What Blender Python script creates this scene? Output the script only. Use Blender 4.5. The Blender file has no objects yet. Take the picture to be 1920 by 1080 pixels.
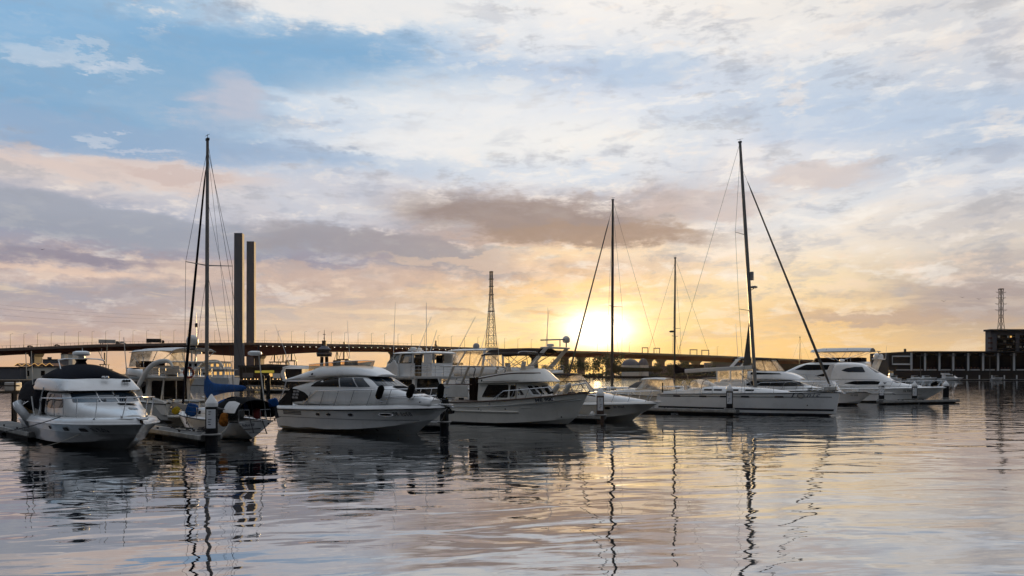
import bpy, bmesh, math, random
from mathutils import Vector, Matrix
from mathutils.bvhtree import BVHTree
random.seed(7)
SC = bpy.context.scene
COL = SC.collection
R = math.radians

# ------------------------------------------------------------------ camera
EYE = 3.5                       # metres above the water, on the promenade
cam_data = bpy.data.cameras.new("camera")
cam_data.sensor_width = 36.0
cam_data.lens = 36.0 * 1500.0 / 1920.0
cam_data.shift_y = 160.0 / 1920.0
cam_data.clip_start = 0.3
cam_data.clip_end = 30000.0
cam = bpy.data.objects.new("camera", cam_data)
COL.objects.link(cam)
cam.location = (0, 0, EYE)
cam.rotation_euler = (R(90), 0, 0)
SC.camera = cam

SC.view_settings.view_transform = 'Standard'
SC.view_settings.look = 'None'
SC.view_settings.exposure = 0.0
SC.view_settings.gamma = 1.0
SC.cycles.use_denoising = True
SC.cycles.max_bounces = 8
SC.cycles.transparent_max_bounces = 24
SC.cycles.caustics_reflective = False
SC.cycles.caustics_refractive = False
SC.cycles.sample_clamp_indirect = 6.0
SC.cycles.sample_clamp_direct = 8.0

SUN_AZ = math.atan2(160.0, 1500.0)          # to the right of straight ahead
SUN_EL = R(3.4)

# ------------------------------------------------------------------ world
world = bpy.data.worlds.new("World")
SC.world = world
world.use_nodes = True
WT = world.node_tree
WT.nodes.clear()


class S:
    """a node socket with arithmetic"""
    def __init__(self, s, t):
        self.s = s; self.t = t

    def m(self, op, *others, clamp=False):
        n = self.t.nodes.new('ShaderNodeMath'); n.operation = op; n.use_clamp = clamp
        for i, a in enumerate((self,) + others):
            if isinstance(a, S): self.t.links.new(a.s, n.inputs[i])
            else: n.inputs[i].default_value = a
        return S(n.outputs[0], self.t)

    def __add__(self, o): return self.m('ADD', o)
    def __sub__(self, o): return self.m('SUBTRACT', o)
    def __mul__(self, o): return self.m('MULTIPLY', o)
    def __truediv__(self, o): return self.m('DIVIDE', o)

    def step(self, a, b, lo=0.0, hi=1.0):
        n = self.t.nodes.new('ShaderNodeMapRange'); n.interpolation_type = 'SMOOTHSTEP'
        self.t.links.new(self.s, n.inputs[0])
        for k, v in zip((1, 2, 3, 4), (a, b, lo, hi)): n.inputs[k].default_value = v
        return S(n.outputs[0], self.t)


def comb(t, x, y, z):
    n = t.nodes.new('ShaderNodeCombineXYZ')
    for i, a in enumerate((x, y, z)):
        if isinstance(a, S): t.links.new(a.s, n.inputs[i])
        else: n.inputs[i].default_value = a
    return S(n.outputs[0], t)


def noise(t, vec, scale, detail=5, rough=0.55, dist=0.0, lac=2.0):
    n = t.nodes.new('ShaderNodeTexNoise')
    n.inputs['Scale'].default_value = scale; n.inputs['Detail'].default_value = detail
    n.inputs['Roughness'].default_value = rough; n.inputs['Distortion'].default_value = dist
    n.inputs['Lacunarity'].default_value = lac
    if vec is not None: t.links.new(vec.s, n.inputs['Vector'])
    return S(n.outputs[0], t)


def mixc(t, f, a, b, blend='MIX'):
    n = t.nodes.new('ShaderNodeMix'); n.data_type = 'RGBA'; n.blend_type = blend
    if isinstance(f, S): t.links.new(f.s, n.inputs[0])
    else: n.inputs[0].default_value = f
    for i, c in ((6, a), (7, b)):
        if isinstance(c, S): t.links.new(c.s, n.inputs[i])
        else: n.inputs[i].default_value = (*c[:3], 1)
    return S(n.outputs[2], t)


def lin(*c):
    return tuple(((v / 255.0) / 12.92 if v / 255.0 <= 0.04045 else ((v / 255.0 + 0.055) / 1.055) ** 2.4) for v in c)


def ae(px, py):
    """azimuth and elevation (radians) of a sky feature measured on the photograph"""
    u = (px - 960) / 1500.0; v = (700 - py) / 1500.0
    return math.atan(u), math.atan(v * math.cos(math.atan(u)))


def build_sky():
    t = WT
    tc = t.nodes.new('ShaderNodeTexCoord')
    sep = t.nodes.new('ShaderNodeSeparateXYZ'); t.links.new(tc.outputs['Generated'], sep.inputs[0])
    dx, dy, dz = (S(sep.outputs[i], t) for i in range(3))
    az = dx.m('ARCTAN2', dy)
    el = dz.m('MAXIMUM', 0.0).m('ARCSINE')
    base = comb(t, az * 2.2, el * 9.0, 0.0)
    w1 = noise(t, base, 1.6, 6, 0.6) - 0.5
    w2 = noise(t, comb(t, az * 2.2, el * 9.0, 5.3), 1.6, 6, 0.6) - 0.5
    w3 = noise(t, comb(t, az * 9, el * 24.0, 2.0), 1.5, 10, 0.68) - 0.5
    fade = el.step(0.0, 0.12, 0.25, 1.0)
    elw = el + (w1 * 0.055 + w3 * 0.034) * fade
    azw = az + w2 * 0.22 + w3 * 0.03

    cols = {
        150: [(0, 150, 185, 215), (60, 133, 177, 216), (110, 150, 186, 216), (200, 126, 168, 206), (270, 150, 175, 204), (305, 214, 200, 196),
              (340, 212, 202, 200), (385, 176, 178, 192), (440, 158, 160, 176), (490, 172, 160, 166), (520, 204, 184, 176), (545, 172, 163, 168),
              (590, 186, 170, 168), (630, 196, 170, 158), (660, 216, 180, 150), (700, 220, 178, 140)],
        600: [(0, 226, 230, 234), (40, 205, 218, 230), (95, 130, 176, 216), (140, 160, 192, 220), (185, 205, 218, 232), (250, 205, 216, 230), (300, 178, 196, 218),
              (340, 206, 206, 214), (400, 206, 204, 210), (450, 166, 162, 174), (490, 154, 150, 164), (525, 206, 184, 172), (560, 200, 178, 166),
              (600, 218, 194, 172), (650, 236, 200, 160), (700, 240, 192, 140)],
        1120: [(0, 246, 242, 238), (100, 230, 232, 236), (130, 196, 208, 226), (200, 220, 226, 236), (260, 242, 240, 236), (330, 218, 224, 232),
               (380, 198, 186, 184), (420, 190, 166, 154), (455, 206, 176, 152), (475, 246, 216, 176), (505, 220, 188, 156), (540, 248, 208, 150),
               (580, 252, 222, 160), (620, 255, 226, 160), (660, 252, 210, 130), (700, 250, 200, 110)],
        1500: [(0, 240, 235, 229), (90, 237, 234, 232), (130, 212, 219, 229), (200, 196, 209, 226), (250, 216, 220, 230), (290, 238, 233, 231),
               (330, 226, 214, 208), (375, 245, 236, 226), (450, 246, 232, 214), (540, 246, 222, 182), (600, 234, 198, 146), (650, 243, 202, 138), (700, 242, 192, 120)],
        1880: [(0, 238, 226, 214), (80, 236, 227, 220), (130, 222, 220, 222), (200, 195, 205, 220), (260, 186, 196, 212), (330, 220, 221, 226),
               (400, 204, 199, 198), (450, 216, 206, 196), (500, 191, 179, 173), (560, 176, 161, 156), (610, 196, 174, 152), (650, 226, 194, 150), (700, 232, 194, 142)],
    }
    MAXE = 0.60

    def ramp(stops, fac):
        n = t.nodes.new('ShaderNodeValToRGB'); cr = n.color_ramp; cr.interpolation = 'EASE'
        st = sorted(stops)
        while len(cr.elements) < len(st): cr.elements.new(0.5)
        for e, (p, c) in zip(cr.elements, st):
            e.position = p
        for e, (p, c) in zip(cr.elements, st):
            e.color = (*c, 1)
        t.links.new(fac.s, n.inputs[0])
        return S(n.outputs[0], t)

    fac = elw / MAXE
    sky = None; prev = None
    top = {150: (166, 196, 226), 600: (210, 222, 238), 1120: (222, 230, 242), 1500: (224, 230, 240), 1880: (220, 225, 236)}
    for px in sorted(cols):
        st = [(ae(px, y)[1] / MAXE, lin(r, g, b)) for (y, r, g, b) in cols[px]]
        st.append((0.99, lin(*top[px])))
        if len(st) > 31: st = st[:31]
        c = ramp(st, fac)
        a = ae(px, 700)[0]
        if sky is None: sky = c
        else: sky = mixc(t, azw.step(prev, a), sky, c)
        prev = a

    def blob(px, py, rx, ry, col, amt, slope=0.0, soft=0.38, wob=1.25):
        a0, e0 = ae(px, py)
        ka = math.cos(a0) ** 2
        ra = rx / 1500.0 * ka; re = ry / 1500.0 * math.cos(a0)
        da = (az + (w2 * 0.16 + w3 * 0.06) * wob - a0)
        de = (el + (w1 * 0.05 + w3 * 0.05) * wob - e0) + da * (slope)
        u = da / ra; v = de / re
        d = (u * u + v * v).m('SQRT')
        nonlocal sky
        f = d.step(1.0 + soft * 0.6, 1.0 - soft, 0, amt) * (w3 * 1.1 + 1.0)
        sky = mixc(t, f.m('MINIMUM', 1.0, clamp=True), sky, lin(*col))

    # streaks of high thin cloud
    q = comb(t, dx / (dz + 0.16), dy / (dz + 0.16) * 0.55, 0.0)
    st1 = noise(t, q, 1.1, 9, 0.62, 0.6)
    rot = comb(t, az * 5 + el * 9.0, el * 26 - az * 4, 1.7)
    st2 = noise(t, rot, 1.0, 8, 0.6, 0.5)
    up = el.step(0.10, 0.2)
    sky = mixc(t, st2.step(0.52, 0.78, 0, 0.55) * up * az.step(-0.5, 0.0, 0.35, 1.0), sky, lin(246, 243, 240))
    sky = mixc(t, st1.step(0.54, 0.36, 0, 0.42) * up * az.step(-0.45, 0.1, 0.25, 1.0), sky, lin(176, 198, 222))

    # fine mottling of the cloud sheet, and bright rims
    f1 = noise(t, comb(t, az * 14 + el * 5, el * 44.0 - az * 3, 7.0), 1.0, 9, 0.60, 0.3) - 0.5
    right = az.step(-0.35, 0.15)
    sky = mixc(t, f1.step(0.03, 0.14, 0, 0.46) * fade * (right * 0.7 + 0.3), sky, lin(252, 246, 238))
    sky = mixc(t, f1.step(-0.03, -0.14, 0, 0.34) * fade, sky, lin(156, 164, 182))
    sky = mixc(t, w3.step(0.03, 0.14, 0, 0.42) * fade, sky, lin(250, 238, 226))
    sky = mixc(t, w3.step(-0.03, -0.15, 0, 0.36) * fade, sky, lin(156, 158, 166))
    # puffy bright-topped bank low over the horizon
    pf = noise(t, comb(t, az * 22, el * 46.0, 11.0), 1.0, 9, 0.62) - 0.5
    bank = el.step(0.085, 0.105) * el.step(0.150, 0.128)
    sky = mixc(t, pf.step(0.0, 0.12, 0, 0.42) * bank, sky, lin(246, 220, 196))
    sky = mixc(t, pf.step(0.0, -0.14, 0, 0.40) * bank * az.step(0.32, 0.0, 0.25, 1.0), sky, lin(168, 150, 150))
    lowb = el.step(0.02, 0.045) * el.step(0.11, 0.09)
    pl = noise(t, comb(t, az * 10, el * 70.0, 15.0), 1.0, 8, 0.6, 0.3) - 0.5
    sky = mixc(t, pl.step(0.02, 0.14, 0, 0.35) * lowb, sky, lin(252, 224, 182))
    sky = mixc(t, pl.step(-0.02, -0.16, 0, 0.30) * lowb, sky, lin(188, 162, 150))
    blob(500, 112, 330, 66, (130, 172, 207), 0.78, -0.06)
    blob(230, 190, 330, 85, (136, 173, 205), 0.74, 0.05)
    blob(300, 262, 420, 30, (152, 174, 202), 0.6, 0.02)
    blob(60, 40, 200, 60, (140, 180, 214), 0.7)
    blob(640, 6, 250, 40, (238, 236, 234), 0.85)
    blob(900, 215, 270, 60, (238, 238, 238), 0.7, 0.1, 0.8)
    blob(780, 268, 160, 26, (242, 240, 238), 0.6)
    blob(60, 104, 80, 18, (204, 214, 226), 0.5, 0.1)
    blob(150, 122, 90, 12, (204, 214, 226), 0.5, 0.35, 0.7, 1.8)
    blob(215, 138, 60, 9, (206, 214, 226), 0.55, -0.2, 0.7, 1.8)
    blob(255, 252, 40, 8, (206, 212, 222), 0.5)
    blob(330, 278, 70, 7, (202, 206, 218), 0.5)
    blob(440, 190, 66, 52, (196, 196, 208), 0.75, 0, 0.6)
    blob(280, 322, 300, 30, (222, 203, 194), 0.7)
    blob(360, 326, 150, 10, (206, 186, 180), 0.65)
    blob(240, 425, 420, 42, (158, 163, 174), 0.7, 0.05)
    blob(730, 462, 260, 34, (156, 152, 158), 0.8, 0.12)
    blob(1170, 130, 110, 30, (182, 203, 226), 0.55)
    blob(1640, 215, 280, 36, (186, 203, 224), 0.55)
    blob(1010, 408, 262, 42, (154, 141, 138), 0.95, 0.03, 0.45)
    blob(1130, 440, 240, 24, (164, 142, 128), 0.85, 0.03)
    blob(1330, 385, 140, 26, (198, 182, 178), 0.6)
    blob(1530, 318, 90, 22, (214, 200, 194), 0.6)
    blob(120, 482, 250, 11, (146, 140, 154), 0.8, 0.03, 0.6, 0.8)
    blob(120, 505, 240, 7, (236, 206, 184), 0.7, 0.05, 0.8, 0.6)
    blob(620, 520, 300, 18, (200, 176, 164), 0.55, 0.03)
    blob(930, 490, 230, 10, (236, 206, 178), 0.4)
    blob(1680, 600, 230, 17, (190, 165, 148), 0.7, 0.05)
    blob(1880, 560, 180, 46, (176, 162, 158), 0.6)
    blob(820, 585, 70, 5, (190, 158, 140), 0.7, 0.05, 0.7, 0.7)
    blob(1010, 588, 60, 3.5, (222, 172, 110), 0.6, 0.0, 0.8, 0.5)
    # the sun shining through thin cloud near the horizon
    sa, se = ae(1122, 618)
    ga = (az - sa); ge = (el - se) * 1.25 + w3 * 0.012
    gd = (ga * ga + ge * ge).m('SQRT')
    halo = (gd * -9.0).m('EXPONENT') * 0.22
    mid = (gd * gd * -300.0).m('EXPONENT') * 0.42
    ga2 = ga * 0.85
    ge2 = ge * 1.25
    gd2 = (ga2 * ga2 + ge2 * ge2).m('SQRT')
    core = (gd2 * gd2 * -1150.0).m('EXPONENT') * (w3 * 1.6 + 2.1).m('MAXIMUM', 0.4)
    glow = comb(t, halo * 0.62 + mid * 1.0 + core, halo * 0.36 + mid * 0.66 + core * 0.95, halo * 0.12 + mid * 0.30 + core * 0.86)
    vm = t.nodes.new('ShaderNodeVectorMath'); vm.operation = 'ADD'
    t.links.new(sky.s, vm.inputs[0]); t.links.new(glow.s, vm.inputs[1])
    front = S(vm.outputs[0], t)
    # the clear physical sky takes over away from the view
    ns = t.nodes.new('ShaderNodeTexSky'); ns.sky_type = 'NISHITA'; ns.sun_disc = False
    ns.sun_elevation = SUN_EL; ns.sun_rotation = SUN_AZ
    ns.air_density = 1.0; ns.dust_density = 1.5; ns.ozone_density = 1.2
    sc1 = t.nodes.new('ShaderNodeVectorMath'); sc1.operation = 'SCALE'; sc1.inputs['Scale'].default_value = 10.0
    t.links.new(front.s, sc1.inputs[0])
    dusk = mixc(t, el.step(0.22, 1.15), tuple(10 * v for v in lin(60, 64, 76)), tuple(10 * v for v in lin(224, 231, 243)))
    back = mixc(t, 0.8, S(ns.outputs[0], t), dusk)
    away = az.m('ABSOLUTE').step(0.72, 1.45)
    final = mixc(t, away, S(sc1.outputs[0], t), back)
    bg = t.nodes.new('ShaderNodeBackground'); bg.inputs['Strength'].default_value = 0.1
    t.links.new(final.s, bg.inputs['Color'])
    out = t.nodes.new('ShaderNodeOutputWorld')
    t.links.new(bg.outputs[0], out.inputs['Surface'])


build_sky()
world.cycles.sampling_method = 'MANUAL'
world.cycles.sample_map_resolution = 512

sun_data = bpy.data.lights.new("sun", 'SUN')
sun_data.energy = 5.0
sun_data.angle = R(0.5)
sun_data.color = (1.0, 0.66, 0.30)
sun = bpy.data.objects.new("sun", sun_data)
COL.objects.link(sun)
sd = Vector((math.sin(SUN_AZ) * math.cos(SUN_EL), math.cos(SUN_AZ) * math.cos(SUN_EL), math.sin(SUN_EL)))
sun.rotation_euler = sd.to_track_quat('Z', 'Y').to_euler()
sun.location = (10, 60, 40)

# ------------------------------------------------------------------ materials
def mat(name, col, rough=0.5, metal=0.0, coat=0.0, var=0.0, vscale=3.0, emit=None, bump=0.0, bscale=20.0, spec=0.5, alpha=1.0, trans=0.0, streak=0.0):
    m = bpy.data.materials.new(name); m.use_nodes = True
    t = m.node_tree; b = t.nodes['Principled BSDF']
    b.inputs['Base Color'].default_value = (*col, 1)
    b.inputs['Roughness'].default_value = rough
    b.inputs['Metallic'].default_value = metal
    b.inputs['Coat Weight'].default_value = coat
    b.inputs['Coat Roughness'].default_value = 0.06
    b.inputs['Specular IOR Level'].default_value = spec
    if alpha < 1: b.inputs['Alpha'].default_value = alpha
    if trans: b.inputs['Transmission Weight'].default_value = trans
    if var or bump or streak:
        tc = t.nodes.new('ShaderNodeTexCoord')
        v = S(tc.outputs['Object'], t)
        if var or streak:
            n = noise(t, v, vscale, 6, 0.6)
            c = mixc(t, n.step(0.35, 0.7), tuple(x * (1 - var) for x in col), tuple(min(1, x * (1 + var * 0.6)) for x in col))
            if streak:
                mp = t.nodes.new('ShaderNodeMapping'); mp.inputs['Scale'].default_value = (2.2, 2.2, 0.22)
                t.links.new(v.s, mp.inputs[0])
                n2 = noise(t, S(mp.outputs[0], t), 2.0, 5, 0.65)
                c = mixc(t, n2.step(0.55, 0.85, 0, streak), c, tuple(x * 0.55 * k for x, k in zip(col, (1, 0.93, 0.8))))
            t.links.new(c.s, b.inputs['Base Color'])
            r = n * 0.25 + (rough - 0.12)
            t.links.new(r.s, b.inputs['Roughness'])
        if bump:
            bn = t.nodes.new('ShaderNodeBump'); bn.inputs['Strength'].default_value = 1.0; bn.inputs['Distance'].default_value = bump
            nb = noise(t, v, bscale, 4, 0.6)
            t.links.new(nb.s, bn.inputs['Height']); t.links.new(bn.outputs[0], b.inputs['Normal'])
    if emit:
        b.inputs['Emission Color'].default_value = (*emit[:3], 1); b.inputs['Emission Strength'].default_value = emit[3]
    return m


M = {}
M['gel'] = mat('white_gelcoat', (0.74, 0.74, 0.73), 0.30, coat=0.5, var=0.08, vscale=0.8, streak=0.38)
M['gelw'] = mat('bright_white_gelcoat', (0.86, 0.86, 0.85), 0.28, coat=0.5, var=0.04, vscale=0.7, streak=0.16)
M['gel2'] = mat('cream_gelcoat', (0.66, 0.63, 0.57), 0.34, coat=0.4, var=0.09, vscale=0.8, streak=0.42)
M['gelold'] = mat('weathered_gelcoat', (0.60, 0.58, 0.54), 0.45, coat=0.2, var=0.12, vscale=1.2, streak=0.4)
M['deck'] = mat('deck_nonslip', (0.72, 0.72, 0.71), 0.6, var=0.08, vscale=2.5, bump=0.002, bscale=60)
M['grey_hull'] = mat('grey_gelcoat', (0.30, 0.30, 0.30), 0.35, coat=0.4, var=0.08, streak=0.25)
M['black'] = mat('black_gasket', (0.006, 0.006, 0.007), 0.6, spec=0.15)
M['antifoul'] = mat('dark_antifouling', (0.018, 0.020, 0.026), 0.7, var=0.3, vscale=3)
M['glass'] = mat('tinted_glass', (0.004, 0.005, 0.006), 0.05, spec=0.28)
M['glassb'] = mat('bluish_windscreen_glass', (0.010, 0.018, 0.028), 0.05, spec=0.6)
M['brownglass'] = mat('brown_tinted_glass', (0.010, 0.006, 0.004), 0.08, spec=0.25)
M['steel'] = mat('stainless_steel', (0.62, 0.62, 0.63), 0.25, metal=1.0)
M['alu'] = mat('aluminium_spar', (0.22, 0.21, 0.20), 0.45, metal=0.6, var=0.1)
M['darkspar'] = mat('dark_spar', (0.045, 0.042, 0.040), 0.5, metal=0.2)
M['wire'] = mat('rigging_wire', (0.05, 0.05, 0.05), 0.5, metal=0.3)
M['navy'] = mat('navy_canvas', (0.004, 0.005, 0.010), 0.85, var=0.25, vscale=4, bump=0.02, bscale=6, spec=0.1)
M['black_canvas'] = mat('black_canvas', (0.005, 0.005, 0.006), 0.9, var=0.25, vscale=4, bump=0.02, bscale=6, spec=0.1)
M['brown_canvas'] = mat('brown_canvas', (0.022, 0.014, 0.011), 0.9, var=0.2, vscale=4, bump=0.015, bscale=6, spec=0.1)
M['grey_canvas'] = mat('grey_canvas', (0.11, 0.105, 0.10), 0.9, var=0.15, vscale=4, bump=0.02, bscale=6, spec=0.1)
M['white_canvas'] = mat('white_canvas', (0.66, 0.65, 0.64), 0.8, var=0.08, vscale=4, bump=0.02, bscale=5)
M['olive_canvas'] = mat('olive_canvas', (0.07, 0.06, 0.035), 0.9, var=0.2, vscale=4, bump=0.02, bscale=6, spec=0.1)
M['blue_canvas'] = mat('blue_canvas', (0.012, 0.060, 0.20), 0.8, var=0.25, vscale=5, bump=0.03, bscale=5, spec=0.1)
M['yellow'] = mat('yellow_plastic', (0.40, 0.30, 0.02), 0.6, var=0.3, spec=0.2)
M['red'] = mat('red_foam', (0.26, 0.03, 0.025), 0.6, var=0.1)
M['orange'] = mat('orange_fabric', (0.30, 0.11, 0.02), 0.85, var=0.5, vscale=6, bump=0.03, bscale=8, spec=0.1)
M['teak'] = mat('varnished_teak', (0.10, 0.045, 0.02), 0.4, var=0.3, vscale=6)
M['rubber'] = mat('black_rubber', (0.010, 0.010, 0.011), 0.8, var=0.2, spec=0.15)
M['fender'] = mat('fender_vinyl', (0.6, 0.6, 0.58), 0.5)
M['hyp'] = mat('grey_inflatable_fabric', (0.42, 0.43, 0.44), 0.6, var=0.08)
M['pile'] = mat('dark_pile_sleeve', (0.007, 0.007, 0.009), 0.6, var=0.4, vscale=2.5, spec=0.2)
M['rusty'] = mat('rust_brown_pile_sleeve', (0.06, 0.030, 0.018), 0.6, var=0.4, vscale=2.5)
M['pilecap'] = mat('white_pile_cap', (0.78, 0.78, 0.78), 0.4, var=0.05)
M['paper'] = mat('white_sign_sheet', (0.72, 0.73, 0.75), 0.6)
M['ink'] = mat('dark_lettering', (0.03, 0.035, 0.05), 0.6)
M['concrete'] = mat('pontoon_concrete', (0.13, 0.128, 0.122), 0.9, var=0.35, vscale=1.2, bump=0.004, bscale=25)
M['pontedge'] = mat('pontoon_edge_rail', (0.34, 0.33, 0.31), 0.7, var=0.3, vscale=2)
M['wood'] = mat('weathered_timber', (0.09, 0.065, 0.045), 0.85, var=0.4, vscale=3)
M['rope'] = mat('dark_mooring_rope', (0.03, 0.03, 0.035), 0.9)
M['rope2'] = mat('pale_mooring_rope', (0.35, 0.32, 0.27), 0.9)
M['dkgrey'] = mat('dark_grey_plastic', (0.03, 0.03, 0.034), 0.6, spec=0.2)
M['grime'] = mat('waterline_grime', (0.16, 0.13, 0.08), 0.8, var=0.5, vscale=3)
M['gelshade'] = mat('shade_toned_gelcoat', (0.36, 0.36, 0.36), 0.34, coat=0.4, var=0.12, vscale=1.0, streak=0.4)  # white gelcoat with shade and dark water reflection put into its colour
M['greyp'] = mat('grey_plastic', (0.25, 0.25, 0.26), 0.5)
M['white'] = mat('white_plastic', (0.78, 0.78, 0.77), 0.35, coat=0.2)
M['vinyl'] = None


def clear_vinyl(name, tint, a):
    m = bpy.data.materials.new(name); m.use_nodes = True
    t = m.node_tree; t.nodes.clear()
    tr = t.nodes.new('ShaderNodeBsdfTransparent'); tr.inputs[0].default_value = (*tint, 1)
    gl = t.nodes.new('ShaderNodeBsdfGlossy'); gl.inputs['Roughness'].default_value = 0.12
    df = t.nodes.new('ShaderNodeBsdfTranslucent'); df.inputs[0].default_value = (0.8, 0.76, 0.7, 1)
    fr = t.nodes.new('ShaderNodeFresnel'); fr.inputs[0].default_value = 1.4
    m1 = t.nodes.new('ShaderNodeMixShader'); t.links.new(fr.outputs[0], m1.inputs[0])
    t.links.new(tr.outputs[0], m1.inputs[1]); t.links.new(gl.outputs[0], m1.inputs[2])
    m2 = t.nodes.new('ShaderNodeMixShader')
    tc = t.nodes.new('ShaderNodeTexCoord')
    n = noise(t, S(tc.outputs['Object'], t), 1.8, 5, 0.6)
    f = n.step(0.35, 0.75, a * 0.5, a * 1.4)
    t.links.new(f.s, m2.inputs[0])
    t.links.new(m1.outputs[0], m2.inputs[1]); t.links.new(df.outputs[0], m2.inputs[2])
    o = t.nodes.new('ShaderNodeOutputMaterial'); t.links.new(m2.outputs[0], o.inputs[0])
    return m


M['vinyl'] = clear_vinyl('clear_vinyl', (0.93, 0.9, 0.86), 0.28)
M['clear'] = clear_vinyl('clear_glass', (0.86, 0.88, 0.86), 0.10)
M['smoke'] = clear_vinyl('amber_windscreen', (0.62, 0.42, 0.24), 0.10)


# ------------------------------------------------------------------ mesh helpers
class MB:
    """collects geometry for ONE mesh object"""
    def __init__(self):
        self.v = []; self.f = []

    def add(self, vs, fs):
        o = len(self.v)
        self.v += [tuple(p) for p in vs]
        self.f += [tuple(i + o for i in f) for f in fs]
        return self

    def box(self, c, s, rot=None, taper=None):
        hx, hy, hz = s[0] / 2, s[1] / 2, s[2] / 2
        tp = taper or (1, 1)
        vs = [Vector((x * hx * (tp[0] if z > 0 else 1), y * hy * (tp[1] if z > 0 else 1), z * hz)) for z in (-1, 1) for y in (-1, 1) for x in (-1, 1)]
        if rot is not None:
            m = rot if isinstance(rot, Matrix) else Matrix.Rotation(rot, 3, 'Z')
            vs = [m @ p for p in vs]
        vs = [p + Vector(c) for p in vs]
        return self.add(vs, [(0, 2, 3, 1), (4, 5, 7, 6), (0, 1, 5, 4), (2, 6, 7, 3), (0, 4, 6, 2), (1, 3, 7, 5)])

    def tube(self, pts, r, n=6, closed=False, cap=True):
        P = [Vector(p) for p in pts]
        k = len(P)
        rr = r if isinstance(r, (list, tuple)) else [r] * k
        rings = []
        nrm = None
        for i in range(k):
            if closed: d = (P[(i + 1) % k] - P[i - 1])
            elif i == 0: d = P[1] - P[0]
            elif i == k - 1: d = P[-1] - P[-2]
            else: d = (P[i + 1] - P[i]).normalized() + (P[i] - P[i - 1]).normalized()
            if d.length < 1e-9: d = Vector((0, 0, 1))
            d.normalize()
            if nrm is None:
                nrm = d.orthogonal().normalized()
            else:
                nrm = nrm - d * nrm.dot(d)
                if nrm.length < 1e-6: nrm = d.orthogonal()
                nrm.normalize()
            b = d.cross(nrm)
            rings.append([P[i] + (nrm * math.cos(2 * math.pi * j / n) + b * math.sin(2 * math.pi * j / n)) * rr[i] for j in range(n)])
        return self.loft(rings, cap=cap and not closed, loop=closed)

    def loft(self, rings, cap=True, loop=False, closed_ring=True):
        n = len(rings[0]); vs = [p for rg in rings for p in rg]; fs = []
        k = len(rings)
        for i in range(k if loop else k - 1):
            a = i * n; b = ((i + 1) % k) * n
            for j in range(n if closed_ring else n - 1):
                j2 = (j + 1) % n
                fs.append((a + j, a + j2, b + j2, b + j))
        if cap:
            fs.append(tuple(reversed(range(n)))); fs.append(tuple(range((k - 1) * n, k * n)))
        return self.add(vs, fs)

    def lathe(self, prof, c=(0, 0, 0), n=16):
        c = Vector(c)
        rings = [[c + Vector((r * math.cos(2 * math.pi * j / n), r * math.sin(2 * math.pi * j / n), z)) for j in range(n)] for r, z in prof]
        return self.loft(rings)

    def prism(self, poly, axis, a, b):
        """extrude a 2-D polygon along an axis between a and b"""
        def P(u, v, w):
            return {'x': (w, u, v), 'y': (u, w, v), 'z': (u, v, w)}[axis]
        n = len(poly)
        vs = [P(u, v, a) for u, v in poly] + [P(u, v, b) for u, v in poly]
        fs = [tuple(range(n)), tuple(reversed(range(n, 2 * n)))] + [(j, n + j, n + (j + 1) % n, (j + 1) % n) for j in range(n)]
        return self.add(vs, fs)

    def beam(self, a, b, w, h=None):
        """square bar"""
        a = Vector(a); b = Vector(b); d = (b - a).normalized()
        up = Vector((0, 0, 1)) if abs(d.z) < 0.95 else Vector((1, 0, 0))
        s = d.cross(up).normalized(); u = s.cross(d)
        h = h or w
        rg = [[p + s * (w / 2) * i + u * (h / 2) * j for i, j in ((-1, -1), (1, -1), (1, 1), (-1, 1))] for p in (a, b)]
        return self.loft(rg)

    def mesh(self, name):
        me = bpy.data.meshes.new(name)
        me.from_pydata(self.v, [], self.f)
        bm = bmesh.new(); bm.from_mesh(me)
        bmesh.ops.remove_doubles(bm, verts=bm.verts, dist=0.0004)
        bmesh.ops.recalc_face_normals(bm, faces=bm.faces)
        bm.to_mesh(me); bm.free()
        return me

    def build(self, name, material, parent=None, smooth=35, bevel=0.0, seg=2, label=None):
        me = self.mesh(name)
        me.materials.append(material)
        if smooth:
            me.polygons.foreach_set('use_smooth', [True] * len(me.polygons))
            me.set_sharp_from_angle(angle=R(smooth))
        o = bpy.data.objects.new(name, me); COL.objects.link(o)
        if parent is not None: o.parent = parent
        if bevel:
            b = o.modifiers.new('bevel', 'BEVEL'); b.width = bevel; b.segments = seg; b.limit_method = 'ANGLE'; b.angle_limit = R(35)
        if label: o['label'] = label
        return o

    def subdiv(self, levels=2):
        me = self.mesh('tmp'); o = bpy.data.objects.new('tmp', me); COL.objects.link(o)
        md = o.modifiers.new('s', 'SUBSURF'); md.levels = levels
        dg = bpy.context.evaluated_depsgraph_get(); dg.update()
        ev = o.evaluated_get(dg); m2 = ev.to_mesh()
        r = MB(); r.v = [tuple(v.co) for v in m2.vertices]; r.f = [tuple(p.vertices) for p in m2.polygons]
        ev.to_mesh_clear()
        bpy.data.objects.remove(o); bpy.data.meshes.remove(me)
        return r

    def bvh(self):
        return BVHTree.FromPolygons([Vector(p) for p in self.v], self.f)

    def xform(self, m):
        self.v = [tuple(m @ Vector(p)) for p in self.v]; return self


def thing(name, label, cat, loc=(0, 0, 0), rz=0.0, group=None):
    o = bpy.data.objects.new(name, None); COL.objects.link(o)
    o.empty_display_size = 0.3
    o.location = loc; o.rotation_euler = (0, 0, rz)
    return tag(o, label, cat, group)


def tag(o, label=None, cat=None, group=None, kind=None):
    if label: o['label'] = label
    if cat: o['category'] = cat
    if group: o['group'] = group
    if kind: o['kind'] = kind
    return o


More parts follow.
